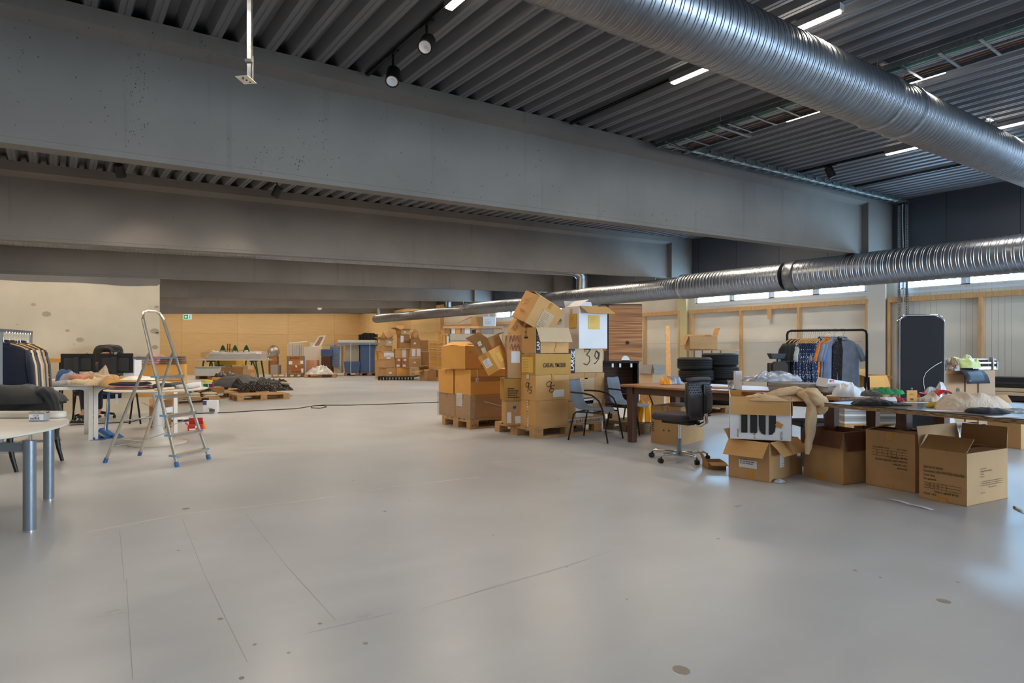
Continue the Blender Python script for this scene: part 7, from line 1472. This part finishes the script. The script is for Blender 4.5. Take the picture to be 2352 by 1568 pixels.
# pallet collars with white boards
def collar(label, px0, pxc, px1, yb, yt, rows, m1='pallet_wood', seed=0):
    C = G(pxc, yb); d = depth(C.x, C.y); v = (-1, .0); w_ = solve((C.x, C.y), (math.cos(-YAW + .35), math.sin(-YAW + .35)), px1); yw = -YAW + .35; d_ = abs(solve((C.x, C.y), (-math.sin(yw), math.cos(yw)), px0)); d_ = min(d_, .9); h = zat(yt, d)
    t = thing('pallet_crate', label, 'crate', C, yw)
    for x in (0, w_ / 2 - .07, w_ - .14): MB().b2((x, 0, 0), (x + .14, d_, .11)).build('block', 'pallet_old', t)
    MB().b2((0, 0, .11), (w_, d_, .14)).build('deck', 'pallet_old', t)
    hh = (h - .15) / rows
    for k in range(rows): MB().b2((0, 0, .15 + k * hh), (w_, .02, .145 + (k + 1) * hh)).b2((0, 0, .15 + k * hh), (.02, d_, .145 + (k + 1) * hh)).b2((w_ - .02, 0, .15 + k * hh), (w_, d_, .145 + (k + 1) * hh)).b2((0, d_ - .02, .15 + k * hh), (w_, d_, .145 + (k + 1) * hh)).build('side_board', mat('collar_%d' % (k % 3), ((176, 112, 56), (160, 104, 56), (184, 124, 66))[k % 3], .7, var=.18, scale=5), t)
    for x, y in ((-.006, -.006), (w_ - .06, -.006)): MB().b2((x, y, .15), (x + .066, y + .004, h)).b2((x if x < 0 else x, y, .15), (x + .004, y + .06, h)).build('hinge', 'galv_dark', t)
    return t, w_, d_, h
t, w_, d_, h_ = collar('wooden collar crate with stencilled letters, filled with upright white boards', 637, 659, 700, 866.5, 817.5, 4)
F_ = Face((0, -.001, 0), (1, 0, 0), (0, 0, 1)); m = MB(); letters(m, F_, .15, .2, 'TRYCKDOK', .11, .002, sx=.8); letters(m, F_, .12, h_ - .13, 'BUSTINGS', .11, .002, sx=.8); m.build('stencil', 'ink', t)
m = MB(); patch(m, F_, w_ * .1, h_ - .36, .14, .14, .003); patch(m, F_, w_ * .75, h_ - .34, .12, .14, .003); patch(m, F_, w_ * .8, .2, .14, .18, .003); patch(m, F_, w_ * .5, .42, .06, .1, .003, 20); m.build('sticker', 'paper', t)
zt_ = zat(789, depth(t.location.x, t.location.y)); Mt = Matrix.Translation(t.location) @ Matrix.Rotation(t.rotation_euler.z, 4, 'Z')
for k in range(13):
    p = Mt @ Vector((.03 + k * (w_ - .1) / 13, .03, .16)); q = thing('white_board', 'upright white board in the row standing in the stencilled crate', 'board', p, t.rotation_euler.z, 'white boards in the collar crate'); MB().b2((0, 0, 0), (.028, d_ - .08, zt_ - .16 - .02 * (k % 3))).build('panel', 'white_paint' if k % 4 else 'mdf_white', q)
q = thing('white_batten', 'white batten lying slanted on top of the upright boards', 'slat', Mt @ Vector((.1, .2, zt_ + .005)), t.rotation_euler.z); m = MB(); m.tube([(0, 0, .02), (.75, .05, .1)], .02, 6); m.build('batten', 'white_card', q)
t, w_, d_, h_ = collar('wooden collar crate wrapped in film left of the stencilled crate, white box on it', 600, 617, 640, 860, 818, 3)
p = t.location; q = thing('white_box', 'white and blue box in film on top of the left collar crate', 'box', (p.x, p.y, h_ + .002), t.rotation_euler.z); MB().b2((.02, .02, 0), (w_ - .02, .5, .35)).build('body', 'mdf_white', q); MB().b2((.3, .01, .03), (w_ - .03, .02, .3)).build('blue_panel', mat('dull_blue', (100, 112, 140), .5, var=.05), q); 
m = MB(); m.sphere((w_ / 2, .3, .22), (w_ * .62, .42, .3), 16, 8); ob = m.build('film_wrap', 'film_heavy', q, smooth='all')
for v in ob.data.vertices: v.co.z += .06 * nz(v.co.x * 5, v.co.y * 5, 1); v.co.x += .05 * nz(v.co.z * 6, v.co.y * 5, 2)
pallet('wooden pallet between the two collar crates', (*at(622, 27.0), 0), -YAW + .35, .6, .8, 'pallet_wood')
t = fb('grey_box', 'grey plastic wrapped box low between the two collar crates', 'box', 622, 638, 838, 860, 27.3, .4, 'card_grey', z0=.146)
# low pallet with film bags
c = G(727, 867); t = pallet('low wooden pallet with a white top sheet right of the stencilled crate', (c.x - .5, c.y + .1, 0), -YAW + .2, 1.3, .9)
heap('film_bundle', 'white goods bundled in crumpled clear film on the low pallet', 'bundle', (*at(735, 27.4), .146), 1.25, .8, .42, mat('film_white', (196, 194, 190), .3, var=.3, scale=9, coat=.3), 131, -YAW, rough=1.2, sharp=False, p=1.6, q=.9)
t = fb('peach_bundle', 'peach coloured wrapped packs behind the film bundle', 'bundle', 703, 727, 827, 850, 28.5, .4, mat('peach', (226, 176, 140), .5, var=.1), z0=0)
t = fb('white_unit', 'white wrapped furniture unit right of the stencilled crate', 'furniture', 698, 740, 796, 853, 29.2, .6, 'white_paint', z0=0); MB().b2((.2, -.01, .25), (.5, -.001, .55)).build('dark_panel', 'collar_0', t)
t = fb('wood_crate', 'wooden crate with dark blue wrapped load left of the blue shelf', 'crate', 738, 758, 818, 853, 28.6, .6, 'walnut_leg', z0=0)
fb('blue_bundle', 'dark blue wrapped bundle on the wooden crate', 'bundle', 737, 759, 802, 817.5, 28.6, .5, 'c_jeans')
x, y = at(730, 29.8); t = thing('picture_frame', 'white wrapped frame with a reddish picture leaning on the white unit', 'frame', (x, y, zat(796, 29.2) + .01), -YAW); m = MB()
m.hexa([(-.28, 0, 0), (.14, 0, 0), (.14, .1, 0), (-.28, .1, 0), (.0, .2, .52), (.34, .2, .54), (.34, .3, .54), (0, .3, .52)]); m.build('frame', 'white_paint', t)
m = MB(); m.hexa([(-.16, -.0, .06), (.06, -.0, .06), (.06, .02, .06), (-.16, .02, .06), (.05, .165, .46), (.22, .165, .46), (.22, .19, .46), (.05, .19, .46)]); m.build('picture', mat('dull_rose', (160, 116, 104), .6, var=.4, scale=8), t)
t = fb('white_chairs', 'row of white boxes behind the frame', 'boxes', 712, 728, 786, 796, 30.5, .4, 'white_card', z0=0)
# blue shelf unit
dZ = 29.0; t = thing('blue_shop_unit', 'large blue and cream shop unit on pallets with a shelf roof, tied with white straps', 'shop unit', (*at(778, dZ), 0), -YAW + .06); k = dZ / 1450
X = lambda px: (px - 778) * k
Zz = lambda py: zat(py, dZ)
MB().b2((X(827), 0, Zz(856)), (X(857.5), .7, Zz(792))).build('blue_panel', 'cabinet_blue', t); MB().b2((X(776), -.1, Zz(791.5)), (X(868), .8, Zz(787))).build('roof', mat('roof_blue', (120, 146, 170), .3, var=.08), t)
MB().b2((X(790), .25, Zz(857)), (X(822), .65, Zz(793))).build('cream_panel', 'cabinet_cream', t); MB().b2((X(776), .1, Zz(857)), (X(782), .6, Zz(793))).build('post', 'white_paint', t); MB().b2((X(822), .3, Zz(857)), (X(827), .6, Zz(793))).build('shelf_gap', 'upper_panel', t)
m = MB(); m.hexa([(X(793), -.05, Zz(857)), (X(825), -.05, Zz(857)), (X(825), .3, Zz(857)), (X(793), .3, Zz(857)), (X(790), -.1, Zz(830)), (X(827), -.1, Zz(830)), (X(827), .35, Zz(830)), (X(790), .35, Zz(830))]); m.build('bin', 'cabinet_blue', t)
MB().b2((X(758), .0, Zz(842)), (X(779), .5, Zz(795))).build('drawer_stack', mat('grey_blue', (120, 134, 160), .4, var=.08), t)
for z in range(9): MB().b2((X(758), -.006, Zz(841 - z * 5)), (X(779), .0, Zz(840.3 - z * 5))).build('drawer_line', 'cabinet_blue', t)
for px in (806, 849): MB().b2((X(px), -.12, Zz(857)), (X(px + .9), -.105, Zz(788))).build('strap', 'paper', t)
MB().b2((X(768), .1, Zz(857)), (X(781), .5, Zz(842))).build('base_box', 'cabinet_cream', t); MB().b2((X(746), -.05, Zz(794)), (X(768), .5, Zz(791.5))).build('side_shelf', mat('lav', (150, 156, 190), .4, var=0), t)
MB().b2((X(776), .0, Zz(780.5)), (X(860), .7, Zz(786.5))).build('top_box', 'white_paint', t)
pallet('wooden pallet under the left half of the blue unit', (*at(790, dZ - .1), 0), -YAW + .06, 1.2, .8, 'pallet_old'); pallet('wooden pallet under the right half of the blue unit', (*at(826, dZ - .05), 0), -YAW + .06, 1.0, .8, 'pallet_old')
dN = 30.6
for i, (p0, p1, y0) in enumerate(((823.5, 828, 768), (830, 834, 766), (835, 841, 764), (842, 850, 764.5), (851, 858, 765), (859, 865, 767))): fb('black_board', 'upright black board in the row above the blue unit, far corner', 'board', p0, p1, y0, 803, dN, .3, 'black_plastic', z0=0)['group'] = 'black panels above the blue unit'
fb('cream_unit', 'narrow cream unit between blue unit and carton stacks', 'unit', 857.5, 866, 793, 857, 29.3, .5, 'cabinet_cream', z0=0)
fb('cardboard_box', 'tall pale carton at the left edge of the far block, half hidden', 'cardboard box', 862, 872, 806, 868, 25.9, .4, 'card_a', z0=.0); t = fb('yellow_sheet', 'small bright yellow sheet on the left edge of the far carton block', 'sheet', 862, 866, 814, 828, 25.88, .018, 'crate_yellow')
# big carton block on black pallets
dH = 24.9; c = G(890.5, 873.5)
t = thing('black_pallet', 'black plastic pallets under the carton block in the far right corner', 'pallet', (*at(868, dH), 0), -YAW + .0); w_ = 85 * dH / 1450
MB().b2((0, 0, .11), (w_, 1.2, .15)).build('deck', 'black_plastic', t)
for k in range(12): MB().b2((k * w_ / 12, 0, 0), (k * w_ / 12 + .07, .1, .11)).build('foot', 'black_plastic', t)
FBX = [(887.5, 869, 910, 867, 845, 0, 'card_b', 'bottom carton of the left column in the far block'), (883.5, 868, 909, 844.5, 826, 0, 'card_b', 'second carton of the left column in the far block'), (882, 869, 905, 825.5, 807, 0, 'card_a', 'third carton of the left column in the far block, white sheets on it'), (878, 865, 901, 806, 794, .05, 'card_b', 'flat carton in the left column of the far block'), (888, 868, 903, 793.5, 779, 0, 'card_e', 'open carton near the top of the left column of the far block'),
       (912, 908, 940, 864.5, 845, .1, 'card_c', 'orange carton at the bottom of the middle column of the far block'), (910, 906, 921, 844, 822, .1, 'card_d', 'narrow carton with red labels, middle column, left'), (924, 921, 939, 844, 822, .1, 'card_d', 'narrow carton with red labels, middle column, right'), (908, 904, 940, 821.5, 801, .1, 'card_a', 'carton with tall white labels in the middle column of the far block'), (919, 912, 941, 800, 768.5, .05, 'card_d', 'large carton with black letters high in the far block'), (922, 910, 941, 768, 757, .0, 'card_a', 'open carton on the very top of the far block'),
       (944, 940, 953, 866, 843, .1, 'card_e', 'pale carton behind the loose open carton'), (943, 940, 966, 842, 822.5, .1, 'card_b', 'wide carton low in the right column of the far block'), (943, 940, 967, 821, 800, .1, 'card_b', 'carton covered with white label sheets in the right column'), (944, 941, 965, 799, 777, .1, 'card_d', 'carton with faded print at the top of the right column'), (967, 964, 984, 806, 781, .2, 'card_d', 'dark carton behind the right column of the far block'), (971, 967, 985, 870, 807, .2, 'card_d', 'dark low carton behind the right column of the far block')]
lastz = {}
for i, (cx, xl, xr, yb, yt, dd_, mm, lb) in enumerate(FBX):
    op = 'open' in lb and 'loose' not in lb
    b = nbc(lb, cx, xl, xr, yb, yt, dep=dH + dd_ + (1.0 if 'dark' in lb else 0), yaw=.0 - .15, m=mm, dmax=1.0, wmax=1.4, flaps={'f': (80, .2), 'l': (70, .25), 'b': (10, .2)} if op else None)
    if 'white sheets' in lb: b.label('F', .0, b.h * .35, .4, .16, 'white_card').label('F', .1, b.h * .1, .16, .12, 'white_card')
    elif 'tall white' in lb: b.label('F', b.w * .5, .02, .16, b.h * .9, 'white_card')
    elif 'label sheets' in lb: b.label('F', .05, .05, .15, b.h * .8, 'white_card').label('F', .26, .05, .15, b.h * .8, 'white_card')
    elif 'black letters' in lb: b.text('F', b.w * .35, b.h * .4, .15, 'Dod', 'ink').label('F', .02, b.h * .45, .12, .26, 'white_card')
    elif 'red labels' in lb: b.label('F', .02, b.h * .1, .12, .08, 'white_card').label('F', .06, b.h * .7, .1, .08, 'white_card').label('F', .02, b.h * .5, .08, .05, 'logo_red')
    elif i % 2 == 0: b.label('F', b.w * .3, b.h * .4, .09, .07, 'white_card').lines('F', .08, b.h * .8, .2, 3, .04)
    b.done()
for (px, py, ry, rz, lb) in ((872, 775, 35, .3, 'tilted carton with white marks on top of the left column, left one'), (891, 779, -38, .4, 'tilted carton on top of the left column, right one')): tilt_box(lb, px, py, dH + .2, .28, .3, .26, ry, rz, 'card_b').done()
hp('carton_scraps', 'torn brown carton scraps on top of the right column', 'scraps', 953, 777, 765, 18, dH + .3, 'card_d', .3, seed=141, rough=1.6, sharp=True)
b = nbc('loose open carton with a hanging flap on the floor before the far block', 975, 952, 995, 874.5, 851, z0=0, yaw=-.1, m='card_b', dmax=.5, flaps={'l': (100, .34), 'b': (30, .2), 'f': (-60, .1)}).done()
for k in range(4): t = thing('flat_carton', 'folded flat carton lying loose on the open carton, %s of four' % ('lowest', 'second', 'third', 'top')[k], 'cardboard', (*at(960 + k * 4, 24.6), zat(850, 24.4) + .03 + .035 * k), -YAW + .3 * k, None, (0, R(8 - 3 * k), -YAW + .3 * k)); MB().b2((0, 0, 0), (.55, .4, .012)).build('sheet', 'card_d' if k % 2 else 'card_b', t)
# stack of small cartons tied with string
dJ = 24.3; ncol = 0
CW = 11.5 * dJ / 1450; pJ = at(996, dJ)
pallet('wooden pallet under the string tied small cartons', (*at(1003, dJ), 0), -YAW, .8, .8)
rows = [(872.5 - 9 - k * 12.1) for k in range(10)]
sm = Carton('small carton with two grip holes in the string tied stack', (*at(1005, dJ), .146), -YAW, CW, .4, 12 * dJ / 1450 - .004, 'card_c', group='small cartons tied with string', tape=False); m = MB(); patch(m, sm.F, .05, .12, .022, .022, .008); patch(m, sm.F, .11, .12, .022, .022, .008); patch(m, sm.F, .05, .05, .022, .022, .008); patch(m, sm.F, .11, .05, .022, .022, .008); m.build('print', 'ink_faded', sm.root)
hC = 12 * dJ / 1450
for col, (px, zb0, n) in enumerate(((1005, .146, 9), (1017, .146, 8), (993.5, .146 + hC * 2, 5), (985, .146 + hC * 2, 5))):
    for k in range(n):
        if col == 0 and k == 0: continue
        dup(sm.root, (*at(px, dJ + .03 * (col > 1)), zb0 + k * hC), -YAW)
fb('cardboard_box', 'plain brown carton under the lower columns of the string tied stack', 'cardboard box', 985, 1003, 850, 873, dJ + .06, .4, 'card_d', z0=0)
for (a, y0) in ((0, 816), (1, 800), (2, 786)): t = thing('string', 'pale string tied around the small cartons, %s turn' % ('lowest', 'middle', 'top')[a], 'string'); m = MB(); m.tube([(*at(988, dJ - .03), zat(y0, dJ)), (*at(1008, dJ - .03), zat(y0 + 2, dJ)), (*at(1028, dJ - .03), zat(y0 - 1, dJ))], .012, 6); m.build('strand', 'tape_light', t)
# wall shelf in front of the window bay with cartons
dW = 23.2
t = thing('timber_shelf', 'long timber shelf high on the wall behind the carton stacks, loaded with boxes', 'shelf', (*at(1018, dW), 0), -YAW); MB().b2((0, 0, zat(752, dW) - .03), (2.2, .5, zat(749, dW))).build('board', 'pine', t)
for x in (0, 1.1, 2.15): MB().b2((x, .05, 0), (x + .05, .45, zat(752, dW) - .03)).build('post', 'pine_v', t)
MB().b2((0, 0, zat(767, dW) - .03), (2.2, .5, zat(766, dW))).build('board', 'pine', t)
zs = zat(749, dW); z2 = zat(766, dW)
b = Carton('open carton on the high shelf, its flap pointing left', (*at(1082, dW + .05), zs + .0), -YAW, .42, .35, zat(727, dW) - zs, 'card_d', flaps={'l': (115, .55)}, inner='card_c').done()
t = fb('wrapped_box', 'white printed box wrapped in film on the high shelf', 'box', 1109, 1138, 727, 749, dW + .05, .35, 'white_card', z0=zs + .001); m = MB(); [letters(m, Face((0, -.001, 0), (1, 0, 0), (0, 0, 1)), .08, .22 - .06 * k, ('E F N F', 'Collection', 'Trondheim')[k], .05, .002) for k in range(3)]; m.build('printed_lettering', mat('grey_ink', (120, 140, 150), .5, var=0), t)
for i, (a, b_, yt, mm, lb) in enumerate(((1019, 1034, 756, 'card_d', 'dark brown box'), (1037, 1046, 753, 'white_card', 'white box'), (1047, 1058, 752, 'card_c', 'orange brown box'), (1060, 1066, 754, 'card_grey', 'grey box'), (1067, 1080, 753, 'white_card', 'cream box'), (1083, 1092, 757, 'c_navy2', 'dark blue bundle'), (1093, 1104, 752.5, 'card_b', 'brown box'), (1106, 1132, 752.5, 'card_grey', 'long grey box'))): fb('shelf_box', lb + ' on the lower board of the high shelf', 'box', a, b_, yt, 766, dW + .05, .35, mm, z0=z2 + .002)
fb('upright_carton', 'tall narrow carton standing on top of the string tied cartons', 'cardboard box', 1006, 1014, 757, 777.5, dJ + .0, .2, 'card_c')
# slatted shop gondola
dG = 13.7; t = thing('slatwall_gondola', 'cream slatwall shop gondola with a perforated steel post behind the left carton stack', 'display stand', (*at(1034, dG), 0), -YAW + .04); k = dG / 1450; w_ = 118 * k
zt_ = zat(766, dG); n = 9; z0 = .2
for i in range(n): MB().b2((0, 0, z0 + i * (zt_ - z0) / n), (w_, .02, z0 + (i + 1) * (zt_ - z0) / n - .012)).build('slat', 'cabinet_cream', t)
MB().b2((0, .02, z0), (w_, .04, zt_ - .002)).build('back_panel', 'card_grey', t); m = MB(); m.b2((-.045, -.01, .08), (-.005, .05, zt_ + .01)); m.k = 1
[m.b2((-.032, -.0115, .14 + i * .06), (-.018, -.01, .17 + i * .06)) for i in range(int((zt_ - .2) / .06))]; m.build('post', ['steel_grey', 'black_metal'], t)
MB().b2((-.045, -.35, .08), (-.005, .35, .13)).b2((-.24, -.06, .09), (0, -.02, .14)).build('foot', 'steel_grey', t)
for x, y in ((-.22, -.05), (-.02, -.33)): m = MB(); m.M = Matrix.Translation((x, y, 0)); caster(m, (0, 0, 0), .035); m.build('caster', 'black_plastic', t)
m = MB(); m.b2((-.06, -.05, zt_ - .22), (-.03, -.02, zt_ - .06)); tag(m.build('card_tag', 'tag_white', t), 'small blue white card', 'card') if False else m.build('price_card', 'tag_white', t)
# dark carton pile edge behind the wooden table
